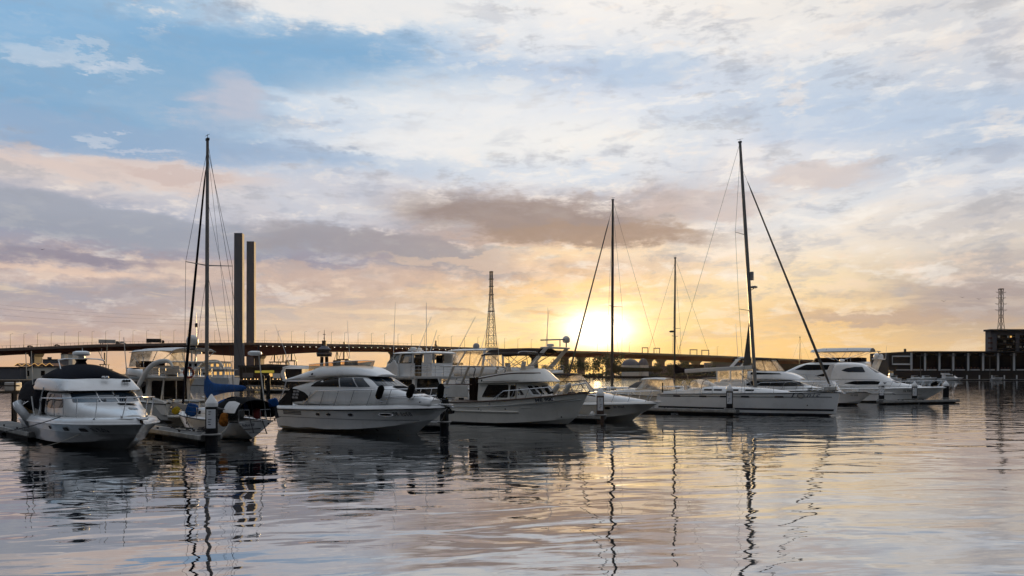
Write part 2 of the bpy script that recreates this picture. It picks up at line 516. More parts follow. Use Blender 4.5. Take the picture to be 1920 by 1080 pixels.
def dup(o, loc, rz, label=None):
    r = o.copy(); COL.objects.link(r); r.location = loc; r.rotation_euler = (0, 0, rz)
    if label: r['label'] = label
    for ch in list(o.children):
        c = ch.copy(); COL.objects.link(c); c.parent = r
        for g in list(ch.children):
            d = g.copy(); COL.objects.link(d); d.parent = c
    return r


def rpoly(pts, r=0.05, n=4):
    """round the corners of a polygon"""
    out = []
    k = len(pts)
    for i in range(k):
        p0, p1, p2 = Vector(pts[i - 1]), Vector(pts[i]), Vector(pts[(i + 1) % k])
        a = (p0 - p1); b = (p2 - p1)
        d = min(r, a.length * 0.45, b.length * 0.45)
        A = p1 + a.normalized() * d; B = p1 + b.normalized() * d
        for j in range(n + 1):
            s = j / n
            q = A * (1 - s) ** 2 + p1 * 2 * s * (1 - s) + B * s * s
            out.append((q.x, q.y))
    return out


def ell(cx, cy, rx, ry, n=16):
    return [(cx + rx * math.cos(2 * math.pi * i / n), cy + ry * math.sin(2 * math.pi * i / n)) for i in range(n)]


DIRS = {'S': (Vector((0, 1, 0)), lambda u, v: Vector((u, -30, v))), 'P': (Vector((0, -1, 0)), lambda u, v: Vector((u, 30, v))),
        'F': (Vector((-1, 0, 0)), lambda u, v: Vector((60, u, v))), 'A': (Vector((1, 0, 0)), lambda u, v: Vector((-60, u, v))),
        'T': (Vector((0, 0, -1)), lambda u, v: Vector((u, v, 60)))}


def project(vs, fs, bvh, side, off, out=None):
    d, org = DIRS[side]
    pts = []; bad = []
    for i, (u, v) in enumerate(vs):
        h = bvh.ray_cast(org(u, v), d)
        if h[0] is None: pts.append(None); bad.append(i); continue
        nrm = h[1]
        if nrm.dot(d) > 0: nrm = -nrm
        pts.append(h[0] + nrm * off * 0.5 - d * off * 0.5)
    good = [p for p in pts if p is not None]
    if not good: return out or MB()
    for i in bad:
        u, v = vs[i]
        j = min((k for k in range(len(vs)) if pts[k] is not None and k not in bad), key=lambda k: (vs[k][0] - u) ** 2 + (vs[k][1] - v) ** 2)
        pts[i] = pts[j].copy()
    out = out or MB()
    out.add(pts, fs)
    return out


def decal(src, poly, side='S', off=0.012, step=0.25, out=None):
    """a panel cut to a 2-D outline and laid on a curved body, standing proud of it"""
    bm = bmesh.new()
    bm.faces.new([bm.verts.new((u, v, 0)) for u, v in poly])
    us = [p[0] for p in poly]; vs_ = [p[1] for p in poly]
    for ax, lo, hi in ((0, min(us), max(us)), (1, min(vs_), max(vs_))):
        k = lo + step
        while k < hi - 1e-4:
            co = [0, 0, 0]; no = [0, 0, 0]; co[ax] = k; no[ax] = 1
            bmesh.ops.bisect_plane(bm, geom=bm.verts[:] + bm.edges[:] + bm.faces[:], plane_co=co, plane_no=no)
            k += step
    bmesh.ops.triangulate(bm, faces=bm.faces[:])
    bm.verts.index_update()
    vs = [(v.co.x, v.co.y) for v in bm.verts]; fs = [tuple(v.index for v in f.verts) for f in bm.faces]
    bm.free()
    return project(vs, fs, src if isinstance(src, BVHTree) else src.bvh(), side, off, out)


FONT = {}


def text_mesh(txt, size, shear=0.0, bold=0.0):
    cu = bpy.data.curves.new('txt', 'FONT'); cu.body = txt; cu.size = size; cu.align_x = 'CENTER'; cu.align_y = 'CENTER'; cu.shear = shear
    cu.resolution_u = 3; cu.offset = bold
    o = bpy.data.objects.new('txt', cu); COL.objects.link(o)
    dg = bpy.context.evaluated_depsgraph_get(); dg.update()
    me = o.evaluated_get(dg).to_mesh()
    vs = [(v.co.x, v.co.y) for v in me.vertices]; fs = [tuple(p.vertices) for p in me.polygons]
    o.evaluated_get(dg).to_mesh_clear()
    bpy.data.objects.remove(o); bpy.data.curves.remove(cu)
    return vs, fs


def lettering(src, txt, size, at, side='S', off=0.02, slope=0.0, shear=0.0, bold=0.0, flip=False, stretch=1.0):
    vs, fs = text_mesh(txt, size, shear, bold)
    s = -1 if flip else 1
    vs = [(at[0] + s * u * stretch, at[1] + v + s * u * slope) for u, v in vs]
    return project(vs, fs, src if isinstance(src, BVHTree) else src.bvh(), side, off)


def worn_marks(src, seed, size, at, side='S', off=0.02, flip=False):
    """hull characters too far off to read: a short row of uneven strokes"""
    rnd = random.Random(seed); mb = MB(); x = -2.2 * size; bv = src if isinstance(src, BVHTree) else src.bvh()
    for k in range(6):
        w = size * rnd.uniform(0.28, 0.5)
        if k == 2: x += size * 0.4
        x0, x1, z = at[0] + x, at[0] + x + w, at[1]
        for a, b, c, d in ((x0, x0 + w * 0.3, -0.4, 0.4), (x0, x1, 0.22, 0.4) if rnd.random() < 0.6 else (x0, x1, -0.4, -0.22), (x1 - w * 0.3, x1, -0.4, rnd.uniform(0.0, 0.4))):
            decal(bv, [(a, z + c * size), (b, z + c * size), (b, z + d * size), (a, z + d * size)], side, off, 0.5, mb)
        x += w + size * 0.22
    return mb


def arc(p0, p1, h, n=10):
    """a catenary-like sag (h<0) or rise between two points"""
    p0 = Vector(p0); p1 = Vector(p1)
    return [p0.lerp(p1, i / n) + Vector((0, 0, h * 4 * (i / n) * (1 - i / n))) for i in range(n + 1)]


def cr(pts, n=6):
    """Catmull-Rom through points"""
    P = [Vector(p) for p in pts]; out = []
    for i in range(len(P) - 1):
        p0 = P[max(i - 1, 0)]; p1 = P[i]; p2 = P[i + 1]; p3 = P[min(i + 2, len(P) - 1)]
        for j in range(n):
            s = j / n
            out.append(0.5 * ((2 * p1) + (p2 - p0) * s + (2 * p0 - 5 * p1 + 4 * p2 - p3) * s * s + (3 * p1 - p0 - 3 * p2 + p3) * s ** 3))
    out.append(P[-1])
    return out


# ------------------------------------------------------------------ boat helpers (x forward, y to port, z up, water at 0; x = 0 at the stern)
class Hull:
    def __init__(s, L, B, z0, z1, rake=1.2, t0=0.35, pw=2.2, ch0=0.15, ch1=0.95, keel=-0.5, stern=0.92, chw=0.86, flare=1.5, sp=1.7, trans=0.15, tipw=0.04, chpow=3.0, tumble=0.0, nst=26):
        s.__dict__.update(locals())

    def ys(s, t):
        b = 1 if t < s.t0 else 1 - ((t - s.t0) / (1 - s.t0)) ** s.pw
        st = s.stern + (1 - s.stern) * min(1, t / 0.35)
        return max(s.B / 2 * b * st, s.tipw)

    def zs(s, t): return s.z0 + (s.z1 - s.z0) * t ** s.sp

    def xo(s, t, z):
        zz = s.zs(t)
        return s.L * t - s.rake * (zz - z) / zz * t ** 7 + s.trans * (zz - z) / zz * (1 - t) ** 10

    def sheer(s, t, side=-1, inset=0.0, dz=0.0):
        z = s.zs(t)
        return Vector((s.xo(t, z) - (inset * 0.7 if t > 0.97 else 0), side * max(s.ys(t) - inset, 0.0), z + dz))

    def section(s, t, m=7):
        ys = s.ys(t); zs = s.zs(t)
        zc = s.ch0 + (min(s.ch1, zs * 0.8) - s.ch0) * t ** s.chpow
        k = max(0.0, (t - 0.55) / 0.45)
        yc = ys * (s.chw - 0.55 * k ** 1.4)
        zk = s.keel * (1 - 0.15 * t) + (zc - s.keel) * max(0, (t - 0.72) / 0.28) ** 2.2
        pts = [(0.0, zk), (yc * 0.5, zk + (zc - zk) * 0.42), (yc * 0.97, zc - 0.02), (yc * 1.02, zc)]
        fl = 1 + (s.flare - 1) * t
        for j in range(1, m + 1):
            q = j / m
            pts.append((yc * 1.02 + (ys - yc * 1.02) * q ** fl + s.tumble * 4 * q * (1 - q) * (1 - t), zc + (zs - zc) * q))
        return pts

    def build_mb(s):
        mb = MB(); rings = []
        for i in range(s.nst + 1):
            t = i / s.nst
            t = 1 - (1 - t) ** 1.15
            sec = s.section(t)
            ring = [Vector((s.xo(t, z), -y, z)) for y, z in reversed(sec)] + [Vector((s.xo(t, z), y, z)) for y, z in sec[1:]]
            rings.append(ring)
        mb.loft(rings, cap=False, closed_ring=False)
        n = len(rings[0])
        mb.add(rings[0], [tuple(range(n))])
        mb.add(rings[-1], [tuple(range(n))])
        return mb

    def deck(s, drop=0.04, camber=0.10, inset=0.02, t1=0.995):
        mb = MB(); rows = []
        for i in range(25):
            t = t1 * i / 24
            y = max(s.ys(t) - inset, 0.01); z = s.zs(t) - drop; x = s.xo(t, z)
            rows.append([Vector((x, y * (k / 4 - 1), z + camber * (1 - (k / 4 - 1) ** 2) * min(1, y / 1.0))) for k in range(9)])
        mb.loft(rows, cap=False, closed_ring=False)
        return mb

    def band(s, bvh_hull, zf0, zf1, ta, tb, side, off=0.01, n=30):
        """a strip on the topsides between two heights (fractions of the sheer height)"""
        mb = MB()
        a = []; b = []
        for i in range(n + 1):
            t = ta + (tb - ta) * i / n
            a.append((t, zf0(t) if callable(zf0) else zf0)); b.append((t, zf1(t) if callable(zf1) else zf1))
        rows = []
        for (t, z0) in a: pass
        d, org = DIRS[side]
        for (t, za), (_, zb) in zip(a, b):
            row = []
            for k in range(3):
                z = za + (zb - za) * k / 2
                h = bvh_hull.ray_cast(org(s.xo(t, z), z), d)
                if h[0] is None: row = None; break
                row.append(h[0] - d * off)
            if row: rows.append(row)
        if len(rows) > 1: mb.loft(rows, cap=False, closed_ring=False)
        return mb

    def rub(s, r=0.05, dz=-0.03, ts=None, sides=(-1, 1), ta=0.0, tb=1.0, out=0.02, n=30):
        mb = MB()
        for sd_ in sides:
            mb.tube([s.sheer(ta + (tb - ta) * (1 - (1 - i / n) ** 1.2), sd_, -out, dz) for i in range(n + 1)], r, 6)
        return mb

    def rail(s, ta, tb, h, parent, posts=7, inset=0.12, r=0.027, lean=0.08, mid=False, name='bow_rail', rake=0.25, close=True, material='steel', dz=0.0, stern_drop=True):
        """a pulpit rail along both sides and round the bow, with its stanchions"""
        def P(t, side, hh):
            p = s.sheer(t, side, inset, dz)
            return Vector((p.x + rake * hh * (0.6 if t > 0.9 else 0.3), p.y + side * lean * hh, p.z + hh))
        n = 16
        pts = []
        for side in (-1, 1):
            seg = [P(ta + (tb - ta) * i / n, side, h * (min(1, (i + 0.2) / 2.0) if stern_drop else 1)) for i in range(n + 1)]
            pts.append(seg)
        top = MB()
        line = pts[0] + ([Vector((pts[0][-1].x + 0.18, 0, pts[0][-1].z + 0.03))] if close else []) + list(reversed(pts[1])) if close else None
        if close: top.tube(line, r, 6)
        else:
            for seg in pts: top.tube(seg, r, 6)
        if mid:
            for side in (-1, 1):
                top.tube([P(ta + (tb - ta) * i / n, side, h * 0.5) for i in range(1, n + 1)], r * 0.6, 5)
        o = top.build(name, M[material], parent)
        for side in (-1, 1):
            for i in range(posts):
                t = ta + (tb - ta) * (i + 0.5) / posts
                b = s.sheer(t - 0.02, side, inset, dz)
                MB().tube([b, P(t, side, h * (1 if i or not stern_drop else 0.9))], r * 0.8, 5).build('stanchion', M[material], o)
        return o


def ring(spec):
    """closed outline from (x, half-breadth, z) points listed from aft to forward along starboard"""
    a = [Vector((x, -y, z)) for x, y, z in spec]
    b = [Vector((x, y, z)) for x, y, z in reversed(spec)]
    return a + b


def canopy_frame(parent, hoops, r=0.02, name='canopy_frame', material='steel'):
    mb = MB()
    for h in hoops: mb.tube(h, r, 6)
    return mb.build(name, M[material], parent)


def hoop(x0, x1, w, z0, z1, n=8, tw=None):
    """an inverted-U bow between two feet"""
    tw = tw or w * 0.92
    pts = [(x0, -w, z0)]
    for i in range(n + 1):
        a = math.pi * i / n
        pts.append((x1, -tw * math.copysign(abs(math.cos(a)) ** 0.45, math.cos(a)), z0 + (z1 - z0) * (0.80 + 0.20 * math.sin(a) ** 0.6)))
    pts.append((x0, w, z0))
    return pts


def bimini(hoops_x, w, z_edge, z_top, thick=0.03, droop=0.06, nose=0.0):
    """a stretched canvas top over hoops at the given x positions"""
    mb = MB(); rows = []
    k = len(hoops_x)
    for i, x in enumerate(hoops_x):
        f = i / (k - 1)
        e = 1 - (abs(2 * f - 1)) ** 4
        ze = z_edge + 0.06 * e
        zt = z_top - (1 - e) * (droop + (nose if i == k - 1 else 0))
        row = []
        for j in range(13):
            a = -1 + 2 * j / 12
            row.append(Vector((x, w * a, ze + (zt - ze) * (1 - abs(a) ** 3.2))))
        low = [Vector((p.x, p.y * 0.985, p.z - thick)) for p in reversed(row)]
        rows.append(row + low)
    mb.loft(rows)
    return mb


def radome(parent, at, r=0.28, h=0.2, name='radar_dome', material='white'):
    mb = MB()
    mb.lathe([(r * 0.6, 0), (r * 0.95, h * 0.18), (r, h * 0.45), (r * 0.93, h * 0.8), (r * 0.55, h), (0.01, h * 1.03)], at, 18)
    return mb.build(name, M[material], parent)


def satdome(parent, at, r=0.3, name='satellite_dome', material='white'):
    mb = MB()
    mb.lathe([(r * 0.55, 0), (r * 0.9, r * 0.15), (r, r * 0.5)] + [(r * math.cos(a), r * 0.9 + r * math.sin(a)) for a in [R(d) for d in range(0, 90, 15)]] + [(0.005, r * 1.9)], at, 18)
    return mb.build(name, M[material], parent)


def antenna(parent, p, q, r=0.018, name='whip_antenna', material='white'):
    return MB().tube([p, q], [r, r * 0.45], 5).build(name, M[material], parent)


def fender_mb(at, r=0.14, l=0.55):
    mb = MB()
    mb.lathe([(0.02, -l / 2 - 0.05), (r * 0.6, -l / 2), (r, -l / 2 + r * 0.7), (r, l / 2 - r * 0.7), (r * 0.6, l / 2), (0.025, l / 2 + 0.06)], at, 12)
    return mb

# ------------------------------------------------------------------ water
def build_water():
    m = bpy.data.materials.new('harbour_water'); m.use_nodes = True
    t = m.node_tree; t.nodes.clear()
    df = t.nodes.new('ShaderNodeBsdfDiffuse'); df.inputs[0].default_value = (0.006, 0.010, 0.014, 1)
    gl = t.nodes.new('ShaderNodeBsdfGlossy'); gl.inputs['Roughness'].default_value = 0.015; gl.inputs[0].default_value = (0.97, 0.97, 0.97, 1)
    fr = t.nodes.new('ShaderNodeFresnel'); fr.inputs['IOR'].default_value = 1.5
    fac = (S(fr.outputs[0], t) * 0.61 + 0.42).m('MINIMUM', 0.95)
    mx = t.nodes.new('ShaderNodeMixShader'); t.links.new(fac.s, mx.inputs[0]); t.links.new(df.outputs[0], mx.inputs[1]); t.links.new(gl.outputs[0], mx.inputs[2])
    ou = t.nodes.new('ShaderNodeOutputMaterial'); t.links.new(mx.outputs[0], ou.inputs[0])
    tc = t.nodes.new('ShaderNodeTexCoord')
    sep = t.nodes.new('ShaderNodeSeparateXYZ'); t.links.new(tc.outputs['Object'], sep.inputs[0])
    x, y = S(sep.outputs[0], t), S(sep.outputs[1], t)
    ca, sa = math.cos(R(12)), math.sin(R(12))
    xr = x * ca + y * sa; yr = y * ca - x * sa
    big = noise(t, comb(t, x * 0.05, y * 0.09, 0.0), 1.0, 3, 0.5)
    calm = big.step(0.36, 0.64, 0.45, 1.0)
    swell = noise(t, comb(t, xr * 0.30, yr * 0.55, 3.0), 1.0, 2, 0.45, 0.3)
    rip = noise(t, comb(t, xr * 0.7, yr * 1.7, 9.0), 1.0, 2, 0.45, 0.4)
    fine = noise(t, comb(t, x * 2.2, y * 5.2, 14.0), 1.0, 2, 0.5, 0.3)
    wind = (x * 0.8 + y * 0.35).step(22.0, 75.0, 1.0, 2.3)
    h = swell * 0.060 + rip * 0.0085 * calm * wind + fine * 0.0011 * calm * wind
    bn = t.nodes.new('ShaderNodeBump'); bn.inputs['Strength'].default_value = 1.0; bn.inputs['Distance'].default_value = 1.0
    t.links.new(h.s, bn.inputs['Height']); [t.links.new(bn.outputs[0], n_.inputs['Normal']) for n_ in (gl, fr, df)]
    mb = MB()
    mb.add([(-2900, -60, 0), (2900, -60, 0), (2900, 2900, 0), (-2900, 2900, 0)], [(0, 1, 2, 3)])
    o = mb.build('water', m, smooth=0)
    tag(o, 'calm rippled harbour water reflecting the sunset sky', None, None, 'structure')


build_water()

# ------------------------------------------------------------------ the moored boats, front row
def from_bow(xb, db, head, L):
    c, s = math.cos(R(head)), math.sin(R(head))
    return (xb - L * c, db - L * s, 0.0), R(head)


def W(root, p):
    """a boat's own coordinates to world coordinates"""
    a = root.rotation_euler[2]; c, s = math.cos(a), math.sin(a)
    x, y, z = p
    return Vector((root.location[0] + x * c - y * s, root.location[1] + x * s + y * c, root.location[2] + z))


def sect_loft(sections, dbl=True):
    """body lofted through cross-sections along x; each half-profile runs from the base outwards and up to the top"""
    mb = MB(); rings = []
    secs = list(sections)
    if dbl:
        (xa, ha), (xb, hb) = secs[0], secs[-1]
        secs = [secs[0], (xa + 0.03, ha)] + secs[1:-1] + [(xb - 0.03, hb), secs[-1]]
    for x, half in secs:
        st = [Vector((x + (p[2] if len(p) > 2 else 0), -p[0], p[1])) for p in half]
        pt = [Vector((x + (p[2] if len(p) > 2 else 0), p[0], p[1])) for p in reversed(half)]
        rings.append(st + pt)
    mb.loft(rings)
    return mb


def gunwale(h, inset, rise, ta=0.0, tb=0.995, n=28):
    """the rounded moulding that carries the topsides up and inboard to the deck edge"""
    mb = MB(); rows = {-1: [], 1: []}
    for i in range(n + 1):
        t = ta + (tb - ta) * (1 - (1 - i / n) ** 1.25)
        for sd_ in (-1, 1):
            ins = inset * min(1.0, h.ys(t) / (inset * 1.4))
            row = []
            for k in range(6):
                a = k / 5
                p = h.sheer(t, sd_)
                y = max(abs(p.y) - ins * (a ** 1.6) + 0.02 * (1 - a), 0.0)
                back = 0.25 * a * (1 if t > 0.9 else 0) * (t - 0.9) / 0.1
                row.append(Vector((p.x - back, sd_ * y, p.z + rise * (1 - (1 - a) ** 1.8))))
            # inner return
            row.append(Vector((row[-1].x, row[-1].y - sd_ * min(0.06, abs(row[-1].y)), row[-1].z - 0.10)))
            rows[sd_].append(row)
    for sd_ in (-1, 1): mb.loft(rows[sd_], cap=False, closed_ring=False)
    return mb


def cut_z(mb, z):
    """part a shell at a height into what is above and what is below"""
    out = []
    for keep_up in (True, False):
        me = mb.mesh('tmp'); bm = bmesh.new(); bm.from_mesh(me)
        bmesh.ops.bisect_plane(bm, geom=bm.verts[:] + bm.edges[:] + bm.faces[:], plane_co=(0, 0, z), plane_no=(0, 0, 1), clear_outer=not keep_up, clear_inner=keep_up)
        bm.verts.index_update()
        r = MB(); r.v = [tuple(v.co) for v in bm.verts]; r.f = [tuple(v.index for v in f.verts) for f in bm.faces]
        bm.free(); bpy.data.meshes.remove(me); out.append(r)
    return out


def hull_parts(root, h, hullmat='gel', deckmat='deck', antifoul=0.0, rub=None, gun=None, drop=0.04, camber=0.08, rubmat='black', lowmat='antifoul'):
    hm = h.build_mb()
    bv = hm.bvh()
    if antifoul:
        up, low = cut_z(hm, antifoul)
        ho = up.build('hull', M[hullmat], root, smooth=40)
        low.build('lower_hull', M[lowmat], ho, smooth=40)
    else:
        ho = hm.build('hull', M[hullmat], root, smooth=40)
    if gun:
        gunwale(h, gun[0], gun[1]).build('gunwale', M[hullmat], root, smooth=60)
        dk = Hull(**{k: v for k, v in h.__dict__.items() if k not in ('s',)})
        dk.B = h.B - 2 * gun[0]; dk.z0 += gun[1]; dk.z1 += gun[1]
        dk.deck(0.05, camber, 0.0, 0.97).build('deck', M[deckmat], root)
    else:
        h.deck(drop, camber).build('deck', M[deckmat], root)
    if rub:
        h.rub(rub[0], rub[1]).build('rub_rail', M[rubmat], root)
    return hm, bv, ho


def wipers(parent, segs):
    for a, b in segs: MB().tube([a, b], 0.014, 5).build('wiper', M['black'], parent)


def cleat(parent, p, a=0.0):
    mb = MB(); x, y, z = p
    mb.box((x, y, z + 0.03), (0.1, 0.05, 0.06)); mb.tube([(x - 0.13, y, z + 0.075), (x + 0.13, y, z + 0.075)], 0.018, 6)
    return mb.build('cleat', M['steel'], parent)


def fender(world, tilt, mname, label, group, r=0.17, l=0.6, cat='fender'):
    o = fender_mb((0, 0, 0), r, l).build('fender', M[mname])
    o.location = world; o.rotation_euler = tilt
    return tag(o, label, cat, group)


# ================================================== big white motor yacht (centre left)
def motor_yacht():
    loc, rz = from_bow(-3.66, 45.0, -34, 12.3)
    root = thing('motor_yacht', 'long sleek white motor yacht with dark arched side windows and amber flybridge screen', 'motor yacht', loc, rz)
    h = Hull(12.3, 4.3, 1.27, 1.53, rake=2.1, t0=0.42, pw=2.3, ch0=0.12, ch1=0.95, flare=1.7)
    hm, bv, ho = hull_parts(root, h, 'gel', 'deck', 0.0, (0.035, 0.0), (0.34, 0.26))
    for sd_ in ('S', 'P'):
        h.band(bv, 0.80, 0.835, 0.02, 0.9, sd_, 0.014).build('knuckle_line', M['greyp'], ho)
        h.band(bv, lambda t: 0.14 + 0.5 * max(0, t - 0.45) ** 2, lambda t: 0.20 + 0.03 * math.sin(31 * t) + 0.5 * max(0, t - 0.45) ** 2, 0.02, 0.8, sd_, 0.010).build('waterline_stain', M['grime'], ho)
        sg = -1 if sd_ == 'S' else 1
        for x, z in ((4.11, 1.06), (5.01, 1.07), (6.75, 1.09)):
            p = decal(bv, ell(x, z, 0.21, 0.105), sd_, 0.02, 0.2).build('porthole', M['steel'], ho)
            decal(bv, ell(x, z, 0.17, 0.075), sd_, 0.03, 0.2).build('porthole_glass', M['black'], p)
        p = decal(bv, ell(9.0, 1.14, 0.42, 0.10), sd_, 0.02, 0.2).build('porthole', M['steel'], ho)
        decal(bv, ell(9.0, 1.14, 0.37, 0.07), sd_, 0.03, 0.2).build('porthole_glass', M['black'], p)
        for k in range(3):
            decal(bv, rpoly([(0.9, 0.98 + k * 0.09), (2.6, 0.98 + k * 0.09), (2.6, 1.03 + k * 0.09), (0.9, 1.03 + k * 0.09)], 0.02), sd_, 0.02, 0.4).build('air_vent', M['dkgrey'], ho)
        worn_marks(bv, 157, 0.26, (10.0, 1.18), sd_, 0.02).build('registration', M['ink'], ho, smooth=0)
    # deckhouse with the saloon and the foredeck trunk
    S_ = [
        (1.30, [(1.74, 1.45), (1.75, 1.8), (1.74, 2.45), (1.68, 2.62), (1.3, 2.70), (0, 2.72)]),
        (2.6, [(1.78, 1.45), (1.79, 1.9), (1.76, 2.55), (1.69, 2.85), (1.35, 3.02), (0, 3.04)]),
        (4.2, [(1.78, 1.45), (1.79, 1.9), (1.74, 2.60), (1.62, 3.12), (1.35, 3.30), (0, 3.33)]),
        (6.2, [(1.74, 1.45), (1.75, 1.9), (1.68, 2.62), (1.52, 3.22), (1.25, 3.38), (0, 3.42)]),
        (7.15, [(1.66, 1.5), (1.66, 1.9), (1.58, 2.64), (1.38, 3.18), (1.05, 3.34), (0, 3.40)]),
        (8.0, [(1.55, 1.5), (1.55, 1.9), (1.44, 2.58), (1.18, 2.86), (0.85, 3.00), (0, 3.05)]),
        (8.7, [(1.42, 1.5), (1.41, 1.9), (1.26, 2.42), (1.0, 2.62), (0.7, 2.68), (0, 2.72)]),
        (10.2, [(1.05, 1.5), (1.04, 1.85), (0.92, 2.14), (0.72, 2.28), (0.5, 2.34), (0, 2.37)]),
        (11.5, [(0.55, 1.6), (0.54, 1.8), (0.47, 1.92), (0.36, 1.99), (0.24, 2.02), (0, 2.03)]),
    ]
    hb = sect_loft(S_).subdiv(2)
    house = hb.build('deckhouse', M['gel'], root, smooth=50)
    hv = hb.bvh()
    for sd_ in ('S', 'P'):
        w = decal(hv, rpoly([(3.05, 2.70), (3.45, 2.98), (4.1, 3.16), (5.0, 3.21), (5.25, 3.22), (5.5, 2.71)], 0.10), sd_, 0.02, 0.2)
        w.build('side_window', M['brownglass'], house)
        decal(hv, rpoly([(5.58, 2.71), (5.33, 3.22), (6.3, 3.24), (6.85, 2.71)], 0.05), sd_, 0.02, 0.2).build('side_window', M['glassb'], house)
        decal(hv, rpoly([(6.93, 2.71), (6.38, 3.24), (7.0, 3.23), (7.75, 2.72)], 0.05), sd_, 0.02, 0.2).build('side_window', M['glassb'], house)
        f = decal(hv, rpoly([(1.34, 1.72), (1.36, 2.56), (1.9, 2.52), (2.6, 2.34), (2.95, 2.12), (2.98, 1.95), (2.6, 1.80)], 0.12), sd_, 0.02, 0.2)
        fo = f.build('aft_window', M['black'], house)
        for r_ in range(3):
            for c_ in range(2):
                x0 = 1.58 + c_ * 0.30 - r_ * 0.05; z0 = 2.33 - r_ * 0.19
                decal(hv, [(x0, z0), (x0 + 0.26, z0), (x0 + 0.22, z0 + 0.12), (x0 - 0.04 + 0.02, z0 + 0.12)], sd_, 0.035, 0.3).build('louvre_pane', M['greyp'], fo)
    for y0, y1 in ((-1.12, -0.40), (-0.34, 0.34), (0.40, 1.12)):
        decal(hv, rpoly([(y0 * 1.06, 2.76), (y1 * 1.06, 2.76), (y1 * 0.92, 3.25), (y0 * 0.92, 3.25)], 0.05), 'F', 0.02, 0.12).build('windscreen', M['glassb'], house)
    wipers(house, [((8.55, -0.9, 2.84), (7.65, -0.55, 3.24)), ((8.62, -0.1, 2.86), (7.7, 0.2, 3.27)), ((8.5, 0.75, 2.86), (7.6, 0.95, 3.2))])
    decal(hv, rpoly([(8.7, -0.62), (10.3, -0.45), (10.3, 0.45), (8.7, 0.62)], 0.12), 'T', 0.02, 0.25).build('sun_pad', M['black_canvas'], house)
    decal(hv, ell(10.75, 0, 0.28, 0.25), 'T', 0.03, 0.25).build('deck_hatch', M['steel'], house)
    # aft fairing wings that run down from the house to the transom
    for sg in (-1, 1):
        MB().prism([(0.1, 1.5), (0.25, 1.72), (1.45, 2.62), (1.45, 1.5)], 'y', sg * 1.80, sg * 1.72).build('cockpit_side', M['black'], root)
        MB().tube([(0.15, sg * 1.76, 1.55), (0.62, sg * 1.70, 2.45), (0.8, sg * 1.66, 3.0)], 0.035, 6).build('cockpit_post', M['steel'], root)
    # flybridge
    Fb = [
        (0.42, [(1.5, 2.98), (1.72, 3.02), (1.74, 3.06), (1.6, 3.10), (1.0, 3.11), (0, 3.11)]),
        (1.2, [(1.5, 2.98), (1.76, 3.06), (1.76, 3.16), (1.62, 3.26), (1.0, 3.28), (0, 3.28)]),
        (2.4, [(1.5, 3.00), (1.76, 3.14), (1.72, 3.36), (1.56, 3.60), (1.0, 3.62), (0, 3.62)]),
        (3.6, [(1.48, 3.16), (1.70, 3.28), (1.62, 3.60), (1.42, 3.93), (0.9, 3.97), (0, 3.98)]),
        (5.2, [(1.4, 3.26), (1.58, 3.37), (1.5, 3.66), (1.28, 3.96), (0.8, 4.0), (0, 4.01)]),
        (6.5, [(1.25, 3.30), (1.42, 3.38), (1.3, 3.62), (1.06, 3.86), (0.7, 3.91), (0, 3.92)]),
        (7.25, [(1.05, 3.30), (1.15, 3.36), (1.0, 3.50), (0.8, 3.62), (0.5, 3.66), (0, 3.67)]),
        (7.75, [(0.8, 3.28), (0.86, 3.32), (0.75, 3.38), (0.6, 3.42), (0.4, 3.44), (0, 3.45)]),
    ]
    fb = sect_loft(Fb).subdiv(2)
    fly = fb.build('flybridge', M['gel'], root, smooth=50)
    fv = fb.bvh()
    for sd_ in ('S', 'P'):
        decal(fv, rpoly([(0.9, 3.08), (2.2, 3.16), (2.2, 3.19), (0.9, 3.115)], 0.01), sd_, 0.012, 0.3).build('styling_line', M['greyp'], fly)
        decal(fv, ell(3.15, 3.45, 0.09, 0.07), sd_, 0.015, 0.2).build('badge', M['dkgrey'], fly)
        decal(fv, [(2.9, 3.29), (3.45, 3.32), (3.45, 3.35), (2.9, 3.32)], sd_, 0.015, 0.3).build('badge', M['dkgrey'], fly)
    ws = MB(); rows = []
    for i in range(21):
        a = -1 + 2 * i / 20
        ang = a * math.pi / 2
        x = 2.4 + 3.75 * (1 - abs(a) ** 3.0)
        y = 1.28 * math.copysign(min(1, abs(a) * 1.25) ** 0.8, a)
        y = max(-1.3, min(1.3, y))
        zb = 3.9 if x > 3.4 else 3.62 + (x - 2.4) * 0.28
        zt = 4.05 + (x - 2.4) * 0.06
        rows.append([Vector((x, y, zb)), Vector((x + 0.12, y * 1.06, zt))])
    ws.loft(rows, cap=False, closed_ring=False)
    wo = ws.build('fly_windscreen', M['smoke'], fly)
    MB().tube([r_[1] for r_ in rows], 0.018, 5).build('screen_rail', M['steel'], wo)
    for y, x in ((-0.75, 4.3), (0.0, 4.5), (0.75, 4.3)):
        mb = MB(); mb.box((x, y, 4.05), (0.14, 0.5, 0.5)); mb.box((x + 0.22, y, 3.95), (0.45, 0.5, 0.12)); mb.build('helm_seat', M['brown_canvas'], fly, bevel=0.04)
    # radar arch: a closed hoop that curls forward
    for sg in (-1, 1):
        mb = MB(); rows = []
        ctr = [(0.55, 3.05, 0.20), (0.30, 3.30, 0.26), (0.25, 3.60, 0.30), (0.45, 3.86, 0.24), (0.85, 3.95, 0.14), (1.6, 3.93, 0.09), (2.4, 3.88, 0.06)]
        for x, z, w in ctr:
            rows.append([Vector((x + a * w * 0.7, sg * (1.5 + b * 0.09), z + a * w * 0.35)) for a, b in ((-1, -1), (1, -1), (1, 1), (-1, 1))])
        mb.loft(rows); mb.subdiv(1).build('arch_wing', M['gel'], fly, smooth=60)
